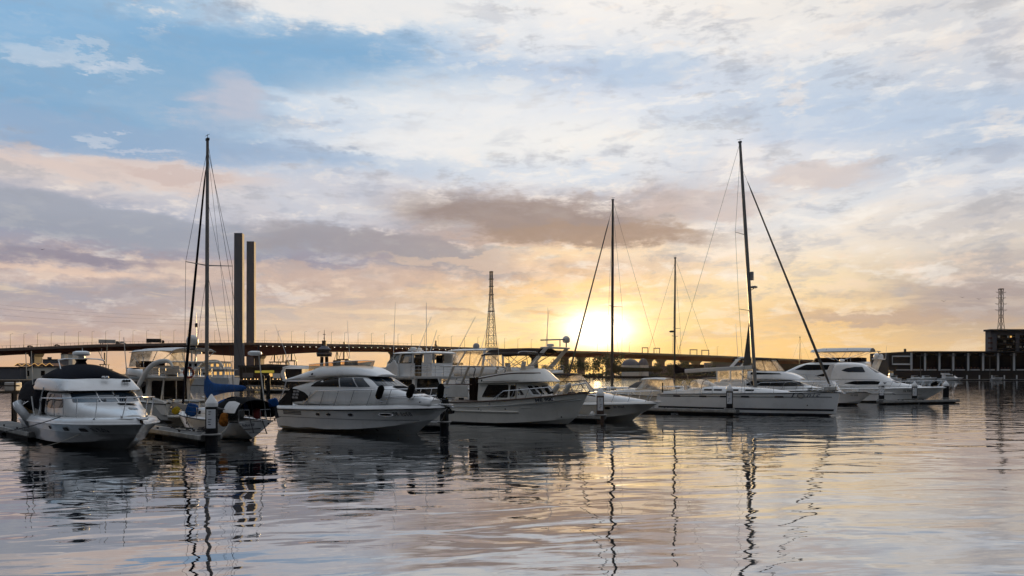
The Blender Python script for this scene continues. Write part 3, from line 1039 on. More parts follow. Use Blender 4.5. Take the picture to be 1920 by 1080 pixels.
    mb = MB(); mb.loft([[Vector((x, y, z)) for x, z in ((0.30, 3.78), (0.95, 3.90), (0.95, 3.99), (0.30, 3.90))] for y in (-1.55, -0.8, 0, 0.8, 1.55)])
    mb.build('arch_bridge', M['gel'], fly, bevel=0.03)
    # rails
    rl = h.rail(0.20, 0.995, 0.92, root, posts=8, inset=0.26, dz=0.24, rake=0.45, lean=-0.02)
    h.rail(0.72, 0.99, 0.5, root, posts=1, inset=0.26, dz=0.24, rake=0.45, lean=-0.02, name='lower_rail', stern_drop=False)
    for x, y in ((10.9, -0.72), (8.6, -1.42), (5.1, -1.72), (2.6, -1.78), (11.5, 0.35)): cleat(root, (x, y, 1.70 + 0.012 * x))
    mb = MB(); mb.box((12.2, 0, 1.74), (0.9, 0.34, 0.07)); mb.tube([(12.3, 0, 1.68), (12.75, 0, 1.60)], 0.05, 6); mb.build('bow_roller', M['steel'], root, bevel=0.015)
    mb = MB(); mb.tube([(12.35, 0, 1.64), (12.62, 0, 1.40)], 0.05, 6); mb.prism([(12.4, 1.45), (12.8, 1.42), (12.72, 1.25), (12.5, 1.22)], 'y', -0.12, 0.12); mb.build('anchor', M['rubber'], root)
    antenna(root, (1.0, -1.5, 3.95), (-0.35, -1.6, 6.6)); antenna(root, (3.4, 1.3, 3.95), (3.0, 1.4, 6.9))
    # dark covered fenders stowed along the bow rail
    for p, t in (((8.75, -1.66, 2.42), 0.42), ((10.55, -1.08, 2.50), 0.42), ((12.0, -0.2, 2.5), 0.15)):
        lab = {8.75: 'black covered fender lashed on the motor yacht rail beside its windscreen', 10.55: 'black covered fender lashed on the motor yacht rail beside the sun pad', 12.0: 'black covered fender hanging at the very bow of the motor yacht'}[p[0]]
        o = fender(W(root, p), (0, t, rz), 'black_canvas', lab, 'black fenders on the motor yacht', 0.2, 0.78)
    return root, h


YACHT, YH = motor_yacht()


# ================================================== white cruiser with navy canvas (far left)
def canvas_cruiser():
    L = 13.4
    loc, rz = from_bow(-16.4, 35.5, -47, L)
    root = thing('flybridge_cruiser', 'white flybridge cruiser with navy canvas covers, its broad bow toward the camera', 'motor boat', loc, rz)
    h = Hull(L, 4.5, 1.02, 1.24, rake=1.9, t0=0.45, pw=2.9, ch0=0.10, ch1=0.62, flare=1.5, chw=0.84)
    hm, bv, ho = hull_parts(root, h, 'gel', 'deck', 0.74, (0.04, 0.0), (0.36, 0.30), rubmat='white', lowmat='gelshade')  # lower hull is white gelcoat too, darkened in colour to look shaded
    for sd_ in ('S', 'P'):
        for x, w in ((7.0, 0.17), (8.9, 0.26), (10.2, 0.26)):
            p = decal(bv, rpoly([(x - w, 0.80), (x + w, 0.82), (x + w - 0.05, 0.98), (x - w, 0.96)], 0.05), sd_, 0.02, 0.2).build('porthole', M['dkgrey'], ho)
            decal(bv, rpoly([(x - w + 0.04, 0.83), (x + w - 0.05, 0.85), (x + w - 0.09, 0.95), (x - w + 0.04, 0.93)], 0.03), sd_, 0.03, 0.2).build('porthole_glass', M['black'], p)
        worn_marks(bv, 164, 0.22, (11.25, 0.92), sd_, 0.02).build('registration', M['ink'], ho, smooth=0)
    # house
    S_ = [
        (4.5, [(1.86, 1.2), (1.86, 1.6), (1.82, 2.0), (1.74, 2.5), (1.66, 2.66), (0, 2.70)]),
        (5.4, [(1.88, 1.2), (1.88, 1.6), (1.84, 2.0), (1.74, 2.5), (1.66, 2.62), (0, 2.66)]),
        (7.0, [(1.86, 1.2), (1.86, 1.6), (1.80, 2.0), (1.66, 2.5), (1.58, 2.62), (0, 2.66)]),
        (7.65, [(1.86, 1.2), (1.86, 1.6), (1.80, 2.0), (1.66, 2.52), (1.50, 2.66), (0, 2.72)]),
        (8.45, [(1.76, 1.2), (1.76, 1.6), (1.66, 1.90), (1.45, 2.02), (1.1, 2.06), (0, 2.09)]),
        (9.6, [(1.52, 1.2), (1.50, 1.6), (1.34, 1.82), (1.05, 1.94), (0.7, 2.0), (0, 2.02)]),
        (11.2, [(1.0, 1.2), (0.98, 1.5), (0.85, 1.66), (0.6, 1.76), (0.35, 1.79), (0, 1.80)]),
        (12.2, [(0.45, 1.2), (0.44, 1.48), (0.36, 1.55), (0.25, 1.59), (0.15, 1.60), (0, 1.61)]),
    ]
    hb = sect_loft(S_).subdiv(2); house = hb.build('deckhouse', M['gel'], root, smooth=50); hv = hb.bvh()
    for sd_ in ('S', 'P'):
        decal(hv, rpoly([(4.75, 1.80), (4.8, 2.46), (5.9, 2.48), (5.9, 1.78)], 0.08), sd_, 0.02, 0.25).build('side_window', M['glass'], house)
        decal(hv, rpoly([(6.0, 1.78), (6.0, 2.48), (6.9, 2.5), (7.5, 2.2), (7.8, 1.86)], 0.08), sd_, 0.02, 0.25).build('side_window', M['glass'], house)
    for y0, y1 in ((-1.5, -0.36), (-0.30, 0.42), (0.48, 1.5)):
        decal(hv, rpoly([(y0, 2.11), (y1, 2.11), (y1 * 0.96, 2.60), (y0 * 0.96, 2.60)], 0.05), 'F', 0.02, 0.1).build('windscreen', M['glassb'], house)
    wipers(house, [((8.35, -0.95, 2.2), (8.0, -0.2, 2.42)), ((8.35, 0.65, 2.2), (8.0, 1.25, 2.40))])
    MB().box((8.05, 0.36, 2.34), (0.10, 0.50, 0.30), Matrix.Rotation(R(-55), 3, 'Y')).build('companion_vent', M['black'], house, bevel=0.02)
    decal(hv, rpoly([(9.2, 0.2), (9.8, 0.15), (9.8, 0.95), (9.2, 1.0)], 0.08), 'T', 0.03, 0.3).build('deck_hatch', M['glass'], house)
    decal(hv, rpoly([(10.6, 0.25), (11.0, 0.22), (11.0, 0.62), (10.6, 0.65)], 0.06), 'T', 0.03, 0.3).build('deck_hatch', M['glass'], house)
    # the tall sloping flybridge front with a brow over the windscreen
    Fb = [
        (2.2, [(1.60, 2.60), (1.92, 2.62), (1.93, 2.72), (1.86, 3.0), (1.74, 3.26), (1.62, 3.26), (1.6, 2.95), (0, 2.95)]),
        (5.4, [(1.60, 2.60), (1.93, 2.60), (1.94, 2.70), (1.86, 3.0), (1.74, 3.26), (1.62, 3.26), (1.6, 2.95), (0, 2.95)]),
        (6.9, [(1.55, 2.58), (1.86, 2.58, 0.1), (1.88, 2.68, 0.1), (1.80, 2.98), (1.66, 3.24, -0.1), (1.54, 3.25, -0.2), (1.5, 3.12, -0.2), (0, 3.12, -0.2)]),
        (7.72, [(1.45, 2.64), (1.80, 2.64, 0.0), (1.82, 2.70, 0.0), (1.66, 2.92, -0.26), (1.52, 3.20, -0.58), (1.42, 3.22, -0.72), (1.38, 3.22, -0.76), (0, 3.26, -0.72)]),
        (7.9, [(1.40, 2.65), (1.68, 2.65, 0.0), (1.70, 2.71, 0.0), (1.5, 2.92, -0.34), (1.4, 3.18, -0.70), (1.32, 3.21, -0.82), (1.3, 3.21, -0.86), (0, 3.27, -0.8)]),
    ]
    fb = sect_loft(Fb).subdiv(1); fly = fb.build('flybridge', M['gel'], root, smooth=35)
    mb = MB()
    for y in (-0.09, 0.09): mb.lathe([(0.02, 0), (0.09, 0.02), (0.09, 0.12), (0.07, 0.16), (0.0, 0.17)], (7.35, y + 0.2, 3.2), 10)
    mb.build('spotlight', M['steel'], fly)
    mb = MB()
    for k in range(3): mb.tube([(7.35, 1.0 + k * 0.13, 3.10), (7.65, 1.0 + k * 0.13, 3.12)], [0.03, 0.07], 8)
    mb.build('air_horn', M['black'], fly)
    # navy canvas over the flybridge
    cv = MB(); rows = []
    for x, w, zt in ((2.5, 1.80, 3.5), (3.0, 1.88, 3.84), (3.9, 1.90, 4.02), (5.0, 1.90, 3.98), (6.0, 1.88, 3.82), (6.8, 1.80, 3.50), (7.1, 1.70, 3.24)):
        z0 = 3.17
        row = []
        for j in range(15):
            a = -1 + 2 * j / 14
            k = (1 - abs(a) ** 2.6) * (0.88 if a > 0.45 else 1.0)
            row.append(Vector((x + random.uniform(-0.02, 0.02), w * (a if abs(a) < 0.99 else a), z0 + (zt - z0) * k + 0.03 * math.sin(7 * a + x * 3) * k)))
        rows.append(row)
    cv.loft(rows); cv.subdiv(1).build('flybridge_cover', M['navy'], root, smooth=60)
    # cockpit enclosure of the same canvas
    cv = MB(); rows = []
    for x, w, zt in ((-1.75, 1.62, 2.5), (-1.5, 1.80, 3.0), (-0.1, 1.86, 3.22), (1.2, 1.90, 3.30), (2.8, 1.92, 3.30), (4.45, 1.92, 3.22)):
        prof = [(-w - 0.06, 1.22), (-w - 0.02, 2.2), (-w + 0.05, zt - 0.28), (-w * 0.86, zt - 0.06), (-w * 0.4, zt), (w * 0.4, zt), (w * 0.86, zt - 0.06), (w - 0.05, zt - 0.28), (w + 0.02, 2.2), (w + 0.06, 1.22)]
        rows.append([Vector((x + random.uniform(-0.02, 0.02) - (0.35 if (x < -0.9 and z < 2.3) else 0), y, z)) for y, z in prof])
    cv.loft(rows); cv.subdiv(1).build('cockpit_cover', M['navy'], root, smooth=60)
    for sg in (-1, 1):
        MB().tube([(4.4, sg * 2.0, 1.25), (4.4, sg * 2.0, 2.2), (4.7, sg * 1.92, 2.8)], 0.035, 6).build('grab_rail', M['steel'], root)
        MB().tube([(-0.95, sg * 1.80, 1.3), (-0.86, sg * 1.74, 2.7)], 0.022, 6).build('canopy_post', M['steel'], root)
    # radar mast: swept wing on a dark pedestal with a round scanner
    mb = MB(); mb.loft([[Vector((3.95 + dx, y, z)) for dx, y in ((-0.3 * k, -0.22 * k), (0.3 * k, -0.22 * k), (0.3 * k, 0.22 * k), (-0.3 * k, 0.22 * k))] for z, k in ((3.9, 1.2), (4.12, 0.8), (4.24, 1.1))])
    mast = mb.build('radar_mast', M['navy'], root, bevel=0.03)
    mb = MB(); mb.loft([[Vector((4.1 + dx * c - 0.12 * (1 - c), y, z + dz)) for dx, dz in ((-0.2, 0), (0.2, 0), (0.16, 0.06), (-0.16, 0.06))] for y, z, c in ((-1.12, 4.16, 0.5), (-0.8, 4.23, 0.9), (0, 4.25, 1.2), (0.8, 4.23, 0.9), (1.12, 4.16, 0.5))])
    mb.build('wing', M['gel'], mast, bevel=0.02)
    MB().tube([(4.1, -1.1, 4.17), (5.55, -1.25, 3.2)], 0.025, 6).build('wing_strut', M['gel'], mast)
    radome(mast, (4.05, 0, 4.42), 0.44, 0.26)
    MB().tube([(4.05, 0, 4.28), (4.05, 0, 4.44)], 0.16, 10).build('radar_foot', M['white'], mast)
    antenna(mast, (4.0, 0.05, 4.66), (4.0, 0.05, 4.86), 0.02)
    antenna(mast, (4.05, 0.95, 4.2), (4.05, 0.98, 4.85), 0.016)
    # outrigger poles on the starboard and port flybridge sides
    for a, b in (((5.9, 1.7, 3.26), (5.6, 1.62, 5.4)), ((2.2, 1.7, 3.25), (2.9, 1.6, 5.2)), ((2.1, -1.85, 2.9), (2.0, -1.9, 4.7)), ((1.0, -1.9, 3.2), (1.0, -1.95, 4.6))):
        MB().tube([a, b], [0.03, 0.018], 6).build('aerial', M['gel2'], root)
    h.rail(0.26, 0.99, 0.92, root, posts=7, inset=0.34, dz=0.28, rake=0.25, lean=0.12)
    MB().tube([(3.2, -2.02, 1.3), (3.0, -2.1, 2.3)], 0.035, 6).build('boarding_post', M['white'], root)
    for x, y in ((12.3, -0.55), (12.3, 0.55), (7.2, -1.85), (7.2, 1.85)): cleat(root, (x, y, 1.50))
    mb = MB(); mb.box((13.3, 0, 1.48), (0.8, 0.3, 0.07)); mb.build('bow_roller', M['steel'], root, bevel=0.015)
    return root, h


CRUISER, CRH = canvas_cruiser()


# ================================================== trawler yacht ME 900
def trawler():
    loc, rz = from_bow(5.03, 52.5, -34, 13.0)
    root = thing('trawler_yacht', 'cream trawler yacht lettered ME 900 with high bow and brown flybridge canopy', 'motor boat', loc, rz)
    h = Hull(13.0, 4.4, 1.45, 2.28, rake=1.2, t0=0.40, pw=2.3, ch0=0.05, ch1=0.6, flare=1.6, chw=0.9, sp=2.3, chpow=3)
    hm, bv, ho = hull_parts(root, h, 'gel2', 'deck', 0.13, (0.05, 0.0), None, drop=0.35, rubmat='teak')
    for sd_ in ('S', 'P'):
        # raised moulding line below the bulwark and a long rubbing strake
        mb = MB()
        d, org = DIRS[sd_]
        pts = []
        for i in range(40):
            t = 0.01 + 0.97 * i / 39
            z = h.zs(t) - 0.24 - 0.22 * t
            hit = bv.ray_cast(org(h.xo(t, z), z), d)
            if hit[0]: pts.append(hit[0] - d * 0.01)
        mb.tube(pts, 0.030, 6); mb.build('bulwark_moulding', M['gel'], ho)
        mb = MB(); pts = []
        for i in range(24):
            x = 0.6 + 8.0 * i / 23; z = 0.88 + 0.02 * i / 23
            hit = bv.ray_cast(org(x, z), d)
            if hit[0]: pts.append(hit[0] - d * 0.02)
        mb.tube(pts, 0.06, 6); mb.build('rubbing_strake', M['gel2'], ho)
        for x, z in ((5.6, 1.05), (5.8, 0.95), (7.7, 1.1), (11.2, 0.6)):
            decal(bv, ell(x, z, 0.05, 0.05, 10), sd_, 0.02, 0.2).build('through_hull', M['black'], ho)
        for x in (6.5, 10.9):
            decal(bv, ell(x, h.zs(x / 13) - 0.20, 0.09, 0.06, 12), sd_, 0.02, 0.2).build('fairlead', M['steel'], ho)
        decal(bv, rpoly([(2.2, 1.02), (3.1, 1.02), (3.1, 1.2), (2.2, 1.2)], 0.03), sd_, 0.02, 0.3).build('exhaust_grille', M['dkgrey'], ho)
        lettering(bv, 'ME 900', 0.30, (10.35, 1.745), sd_, 0.03, slope=0.115, bold=0.008, flip=(sd_ == 'P'), stretch=1.25).build('registration', M['ink'], ho, smooth=0)
    # saloon house with raked front
    rg = []
    for z, dxf, w in ((1.2, 0.35, 1.72), (1.9, 0.10, 1.70), (2.78, -0.75, 1.58), (2.86, -0.8, 1.55)):
        rg.append(ring([(5.2, w, z), (7.0, w, z), (8.7 + dxf * 0.7, w * 0.97, z), (10.0 + dxf, w * 0.62, z), (10.3 + dxf, 0.001, z)]))
    hb = MB(); hb.loft(rg); hv = hb.bvh()
    house = hb.build('deckhouse', M['gel2'], root, smooth=30, bevel=0.03)
    for sd_ in ('S', 'P'):
        for poly, nm in (([(5.55, 1.86), (6.0, 2.72), (7.72, 2.72), (7.72, 1.86)], 'side_window'), ([(7.86, 1.9), (7.86, 2.70), (8.28, 2.70), (8.28, 1.94)], 'side_door_window'), ([(8.5, 2.05), (8.5, 2.55), (8.95, 2.06)], 'side_window')):
            f = decal(hv, rpoly([(x, z) for x, z in poly], 0.09), sd_, 0.015, 0.3).build(nm, M['brownglass'], house)
        MB().box((8.39, (-1 if sd_ == 'S' else 1) * 1.68, 2.28), (0.04, 0.03, 1.1)).build('door_trim', M['teak'], house)
    for y0, y1, xo in ((-1.32, -0.62, 0), (-0.46, 0.46, 0), (0.62, 1.32, 0)):
        fr = decal(hv, rpoly([(y0, 2.02), (y1, 2.02), (y1 * 0.96, 2.72), (y0 * 0.96, 2.72)], 0.06), 'F', 0.015, 0.15).build('windscreen_frame', M['gel'], house)
        sh = 0.07
        decal(hv, rpoly([(y0 + sh, 2.09), (y1 - sh, 2.09), ((y1 - sh) * 0.96, 2.66), ((y0 + sh) * 0.96, 2.66)], 0.05), 'F', 0.03, 0.15).build('windscreen', M['glass'], fr)
    # flybridge: wide brow with long sheer and coaming
    Fb = [
        (5.25, [(1.5, 2.80), (1.84, 2.80), (1.86, 2.84), (1.82, 3.04), (1.74, 3.24), (1.64, 3.26), (1.55, 3.0), (0, 3.0)]),
        (7.0, [(1.5, 2.82), (1.84, 2.84), (1.86, 2.90), (1.80, 3.2), (1.66, 3.50), (1.56, 3.52), (1.5, 3.1), (0, 3.1)]),
        (8.6, [(1.45, 2.86), (1.76, 2.88), (1.78, 2.94), (1.68, 3.26), (1.5, 3.68, -0.1), (1.4, 3.70, -0.15), (1.35, 3.4, -0.2), (0, 3.4, -0.2)]),
        (9.7, [(1.3, 2.90), (1.52, 2.92), (1.54, 2.97), (1.36, 3.34, -0.26), (1.16, 3.76, -0.55), (1.08, 3.80, -0.65), (1.05, 3.78, -0.7), (0, 3.80, -0.6)]),
        (10.35, [(0.8, 2.93), (1.0, 2.94), (1.02, 2.98), (0.88, 3.36, -0.5), (0.72, 3.78, -0.95), (0.66, 3.82, -1.05), (0.64, 3.81, -1.08), (0, 3.83, -1.0)]),
        (10.55, [(0.35, 2.94), (0.42, 2.95), (0.43, 2.98), (0.38, 3.36, -0.55), (0.3, 3.78, -1.02), (0.28, 3.82, -1.1), (0.27, 3.82, -1.12), (0, 3.83, -1.04)]),
    ]
    fb = sect_loft(Fb).subdiv(1); fly = fb.build('flybridge', M['gel2'], root, smooth=40); fv = fb.bvh()
    for sd_ in ('S', 'P'):
        mb = MB(); pts = []
        d, org = DIRS[sd_]
        for i in range(20):
            x = 5.3 + 4.4 * i / 19; z = 3.12 + 0.40 * math.sin(min(1, i / 15) * math.pi / 2)
            hit = fv.ray_cast(org(x, z), d)
            if hit[0]: pts.append(hit[0] - d * 0.015)
        mb.tube(pts, 0.04, 6); mb.build('coaming_stripe', M['teak'], fly)
        decal(fv, rpoly([(5.75, 2.90), (8.6, 2.99), (8.6, 3.02), (5.75, 2.93)], 0.01), sd_, 0.012, 0.3).build('styling_line', M['teak'], fly)
        decal(fv, ell(5.65, 3.0, 0.06, 0.08), sd_, 0.015, 0.3).build('badge', M['black'], fly)
    # boat deck aft on posts, stair post and weather boards
    mb = MB(); mb.box((3.5, 0, 3.99), (3.2, 3.7, 0.07)); mb.build('aft_hardtop', M['gelold'], root, bevel=0.03)
    for sg in (-1, 1):
        for x0, x1 in ((2.55, 3.15), (3.85, 4.5)):
            MB().beam((x0, sg * 1.82, 2.70), (x1, sg * 1.78, 3.96), 0.26, 0.06).build('hardtop_post', M['gelold'], root, bevel=0.015)
        MB().box((3.4, sg * 1.96, 2.26), (2.3, 0.05, 0.82)).build('weather_board', M['gelold'], root, bevel=0.02)
        MB().tube([(2.2, sg * 1.96, 2.72), (4.9, sg * 1.96, 2.72)], 0.035, 6).build('cap_rail', M['teak'], root)
        MB().tube(cr([(5.3, sg * 1.86, 2.75), (5.0, sg * 1.86, 3.3), (5.1, sg * 1.84, 3.85), (4.6, sg * 1.82, 3.98)], 5), 0.03, 6).build('grab_rail', M['black'], root)
        for x in (2.5, 4.0): MB().box((x, sg * 1.985, 1.72), (0.45, 0.02, 0.14)).build('scupper', M['black'], root)
    mb = MB(); mb.box((4.6, -1.1, 2.4), (0.5, 0.9, 1.6)); mb.build('aft_bulkhead', M['brown_canvas'], root, bevel=0.03)
    # brown bimini over the flybridge
    bi = bimini([5.3, 6.2, 7.3, 8.3, 9.0], 1.5, 4.72, 4.98)
    bi.build('bimini_top', M['brown_canvas'], root, smooth=60)
    canopy_frame(root, [hoop(6.9, 5.4, 1.5, 3.6, 4.92), hoop(7.2, 8.3, 1.45, 3.6, 5.0), hoop(7.0, 8.9, 1.4, 3.65, 4.84)], 0.02)
    mb = MB(); mb.box((8.1, 0.2, 3.75), (0.4, 1.2, 0.5)); mb.build('helm_console', M['gel'], fly, bevel=0.05)
    mb = MB(); mb.box((6.9, -0.4, 3.85), (0.14, 0.55, 0.75), Matrix.Rotation(R(-12), 3, 'Y')); mb.box((7.15, -0.4, 3.6), (0.5, 0.55, 0.14)); mb.build('helm_seat', M['gel'], fly, bevel=0.05)
    # mast with radar arm
    antenna(root, (7.0, -1.66, 3.0), (6.95, -1.7, 5.6), 0.02)
    h.rail(0.52, 0.995, 0.62, root, posts=6, inset=0.1, rake=0.2, lean=-0.02)
    mb = MB(); mb.box((12.7, 0, 2.20), (1.5, 0.42, 0.08)); mb.tube([(12.9, 0, 2.1), (13.5, 0, 2.0)], 0.05, 6)
    mb.build('bow_roller', M['teak'], root, bevel=0.02)
    mb = MB(); mb.box((11.4, 0, 2.10), (0.5, 0.4, 0.35)); mb.build('anchor_windlass', M['dkgrey'], root, bevel=0.05)
    MB().lathe([(0.02, 0), (0.16, 0.02), (0.16, 0.1), (0.02, 0.14)], (10.75, -0.95, 2.18), 14).build('deck_vent', M['black'], root)
    for (p, t) in (((11.0, -0.85, 2.45), 0.6), ((11.7, -0.55, 2.5), 0.6)):
        fender(W(root, p), (0.1, t, rz), 'gelold', 'grey fender on the trawler foredeck rail, ' + ('aft one of the pair' if p[0] < 11.2 else 'forward one nearest the bow'), 'fenders on the trawler foredeck', 0.17, 0.8)
    return root, h


TRAWLER, TRH = trawler()


# ================================================== sports cruiser beside the trawler
def sports_cruiser():
    loc, rz = from_bow(10.6, 58.0, -34, 10.0)
    root = thing('sports_cruiser', 'low white sports cruiser with wraparound screen and dark bimini, lit through by the sun', 'motor boat', loc, rz)
    h = Hull(10.0, 3.5, 1.12, 1.32, rake=2.2, t0=0.40, pw=2.4, ch0=0.12, ch1=0.75, flare=1.7)
    hm, bv, ho = hull_parts(root, h, 'gel2', 'deck', 0.0, (0.035, 0.0), (0.28, 0.16), rubmat='gel')
    for sd_ in ('S', 'P'):
        for x in (4.2, 6.6):
            decal(bv, ell(x, 0.95, 0.22, 0.09), sd_, 0.02, 0.2).build('porthole', M['black'], ho)
        worn_marks(bv, 148, 0.2, (7.5, 1.05), sd_, 0.02).build('registration', M['ink'], ho, smooth=0)
    S_ = [
        (3.2, [(1.45, 1.1), (1.45, 1.4), (1.42, 1.75), (1.32, 2.0), (1.0, 2.08), (0, 2.1)]),
        (4.4, [(1.42, 1.1), (1.42, 1.4), (1.36, 1.75), (1.2, 2.08), (0.8, 2.18), (0, 2.2)]),
        (6.0, [(1.2, 1.1), (1.2, 1.4), (1.1, 1.65), (0.9, 1.86), (0.55, 1.94), (0, 1.96)]),
        (7.6, [(0.85, 1.1), (0.84, 1.38), (0.74, 1.55), (0.55, 1.68), (0.3, 1.73), (0, 1.74)]),
        (9.1, [(0.3, 1.1), (0.3, 1.36), (0.24, 1.44), (0.16, 1.5), (0.08, 1.52), (0, 1.53)]),
    ]
    hb = sect_loft(S_).subdiv(2); house = hb.build('foredeck_trunk', M['gel'], root, smooth=50); hv = hb.bvh()
    decal(hv, ell(6.6, 0, 0.3, 0.25), 'T', 0.03, 0.25).build('deck_hatch', M['glass'], house)
    # windscreen
    ws = MB(); rows = []; top = []; bot = []
    for i in range(25):
        a = -1 + 2 * i / 24
        x = 2.2 + 2.3 * (1 - abs(a) ** 3.5); y = 1.36 * math.copysign(min(1, abs(a) * 1.35) ** 0.9, a)
        b = Vector((x, y, 2.05 + 0.1 * (1 - abs(a)))); t_ = Vector((x - 0.75 * (1 - abs(a) ** 3), y * 0.92, 2.85 + 0.12 * (1 - abs(a))))
        rows.append([b, t_]); top.append(t_); bot.append(b)
    ws.loft(rows, cap=False, closed_ring=False); wo = ws.build('windscreen', M['clear'], root)
    fr = MB(); fr.tube(top, 0.03, 6); fr.tube(bot, 0.03, 6)
    for i in (3, 8, 16, 21): fr.tube([bot[i], top[i]], 0.03, 6)
    fr.build('windscreen_frame', M['dkgrey'], wo)
    # front and side clears above the screen, bimini over all
    cl = MB(); cl.loft([[t_, Vector((t_.x - 0.45, t_.y * 0.96, 3.36 + 0.08 * (1 - (t_.y / 1.3) ** 2)))] for t_ in top], cap=False, closed_ring=False)
    cl.build('canopy_clears', M['vinyl'], root)
    bi = bimini([-0.2, 0.8, 1.9, 2.8, 3.4], 1.32, 3.30, 3.52, nose=0.05); bi.build('bimini_top', M['black_canvas'], root, smooth=60)
    canopy_frame(root, [hoop(1.2, 0.1, 1.42, 1.6, 3.45), hoop(1.4, 1.6, 1.42, 1.9, 3.5), hoop(1.6, 3.1, 1.35, 2.1, 3.44)], 0.02, material='dkgrey')
    for sg in (-1, 1):
        MB().prism([(-0.1, 1.1), (-0.1, 1.5), (1.6, 2.1), (3.3, 2.05), (3.3, 1.1)], 'y', sg * 1.46, sg * 1.38).build('cockpit_side', M['gel2'], root, bevel=0.03)
    h.rail(0.42, 0.99, 0.78, root, posts=5, inset=0.22, dz=0.14, rake=0.5, lean=0.0)
    mb = MB(); mb.box((9.9, 0, 1.46), (0.6, 0.26, 0.06)); mb.build('bow_roller', M['steel'], root, bevel=0.015)
    fender(W(root, (5.6, -1.86, 0.45)), (0, 0, 0), 'fender', 'white round fender hanging low beside the sports cruiser hull', None, 0.2, 0.42)
    return root, h


SPORTS, SPH = sports_cruiser()
# ------------------------------------------------------------------ sailing boats
def mast_parts(root, x, zf, zt, rake=0.0, r=0.10, spreaders=((0.5, 1.1),), ymast=0.0, material='alu', fore=None, back=None, chain=None, furled=0.05, wires=True, wr=0.012, tiltx=0.0, head=True):
    """mast with spreaders and standing rigging; rake is the distance the head lies aft of the heel"""
    H = zt - zf
    def at(f): return Vector((x - rake * f, ymast + tiltx * f, zf + H * f))
    mb = MB(); mb.tube([at(0), at(0.6), at(1)], [r, r, r * 0.72], 8)
    mo = mb.build('mast', M[material], root)
    tips = []
    for f, w in spreaders:
        p = at(f)
        for sg in (-1, 1):
            q = p + Vector((-0.25 * w, sg * w, 0.06))
            MB().tube([p, q], [0.035, 0.022], 6).build('spreader', M[material], mo)
            tips.append((f, sg, q))
    if wires:
        cx, cy, cz = chain
        for sg in (-1, 1):
            w = MB(); foot = Vector((cx, sg * cy, cz))
            mine = [q for f, s_, q in tips if s_ == sg]
            w.tube([foot] + mine + [at(0.97)], wr, 4)
            w.build('shroud', M['wire'], mo)
            w = MB(); w.tube([foot + Vector((-0.35, 0, 0)), at(spreaders[0][0] - 0.02)], wr, 4)
            w.build('lower_shroud', M['wire'], mo)
    if fore:
        f0, foot = fore
        MB().tube([foot, at(f0)], wr, 4).build('forestay', M['wire'], mo)
        if furled:
            a = Vector(foot); b = at(f0)
            mb = MB(); pts = [a.lerp(b, k) for k in (0.02, 0.035, 0.12, 0.5, 0.88, 0.93)]
            mb.tube(pts, [furled * 0.4, furled * 0.9, furled * 1.35, furled, furled * 0.7, furled * 0.3], 8)
            mb.build('furled_jib', M['grey_canvas'], mo)
            mb = MB(); mb.lathe([(0.03, 0), (0.13, 0.02), (0.13, 0.06), (0.06, 0.08), (0.06, 0.13), (0.13, 0.15), (0.13, 0.19), (0.03, 0.2)], a.lerp(b, 0.012), 10)
            mb.build('furler_drum', M['dkgrey'], mo)
    if back:
        MB().tube([back, at(1)], wr, 4).build('backstay', M['wire'], mo)
    if head:
        mb = MB(); t_ = at(1)
        mb.tube([t_, t_ + Vector((0, 0, 0.35))], 0.015, 5)
        mb.tube([t_ + Vector((-0.28, 0, 0.3)), t_ + Vector((0.28, 0, 0.3))], 0.012, 5)
        mb.box(t_ + Vector((0, 0, 0.06)), (0.3, 0.12, 0.14))
        mb.build('masthead', M['dkgrey'], mo)
    return mo, at


def lifelines(root, h, ta, tb, n, hgt=0.62, pul=True, push=True, dz=0.05, inset=0.08):
    for sg in (-1, 1):
        for i in range(n):
            t = ta + (tb - ta) * i / (n - 1)
            b = h.sheer(t, sg, inset, dz - 0.05)
            MB().tube([b, b + Vector((0, 0, hgt))], 0.016, 5).build('stanchion', M['steel'], root)
        for f in (0.55, 1.0):
            MB().tube([h.sheer(ta + (tb - ta) * i / 12, sg, inset, dz - 0.05) + Vector((0, 0, hgt * f)) for i in range(13)], 0.009, 4).build('lifeline', M['wire'], root)
    def U(ts, f):
        L_ = [h.sheer(t, -1, inset, dz - 0.05) + Vector((0, 0, hgt * f)) for t in ts]
        return L_
    if pul:
        ts = [tb, tb + (1 - tb) * 0.5, 0.985]
        a = U(ts, 1.05); mb = MB(); mid = [a[-1] + Vector((0.15, -a[-1].y * 0.6, 0.02)), a[-1] + Vector((0.2, -a[-1].y, 0.03))]
        line = a + mid + [Vector((p.x, -p.y, p.z)) for p in reversed(a)]
        mb.tube(line, 0.02, 6)
        for p in (a[1], a[2]):
            for sg in (1, -1): mb.tube([(p.x, p.y * sg, p.z), (p.x - 0.1, p.y * sg, p.z - hgt * 1.05)], 0.02, 6)
        mb.build('pulpit', M['steel'], root)
    if push:
        mb = MB()
        a = [h.sheer(t, -1, inset, dz - 0.05) + Vector((0, 0, hgt * 1.05)) for t in (ta, ta * 0.5, 0.01)]
        mb.tube(a, 0.02, 6); mb.tube([Vector((p.x, -p.y, p.z)) for p in a], 0.02, 6)
        p = a[-1]; mb.tube([p, (p.x, p.y * 0.35, p.z)], 0.02, 6); mb.tube([(p.x, -p.y, p.z), (p.x, -p.y * 0.35, p.z)], 0.02, 6)
        for q in (a[-1], (a[-1].x, a[-1].y * 0.35, a[-1].z)):
            for sg in (1, -1): mb.tube([(q[0], q[1] * sg, q[2]), (q[0], q[1] * sg, q[2] - hgt * 1.05)], 0.018, 5)
        mb.build('pushpit', M['steel'], root)


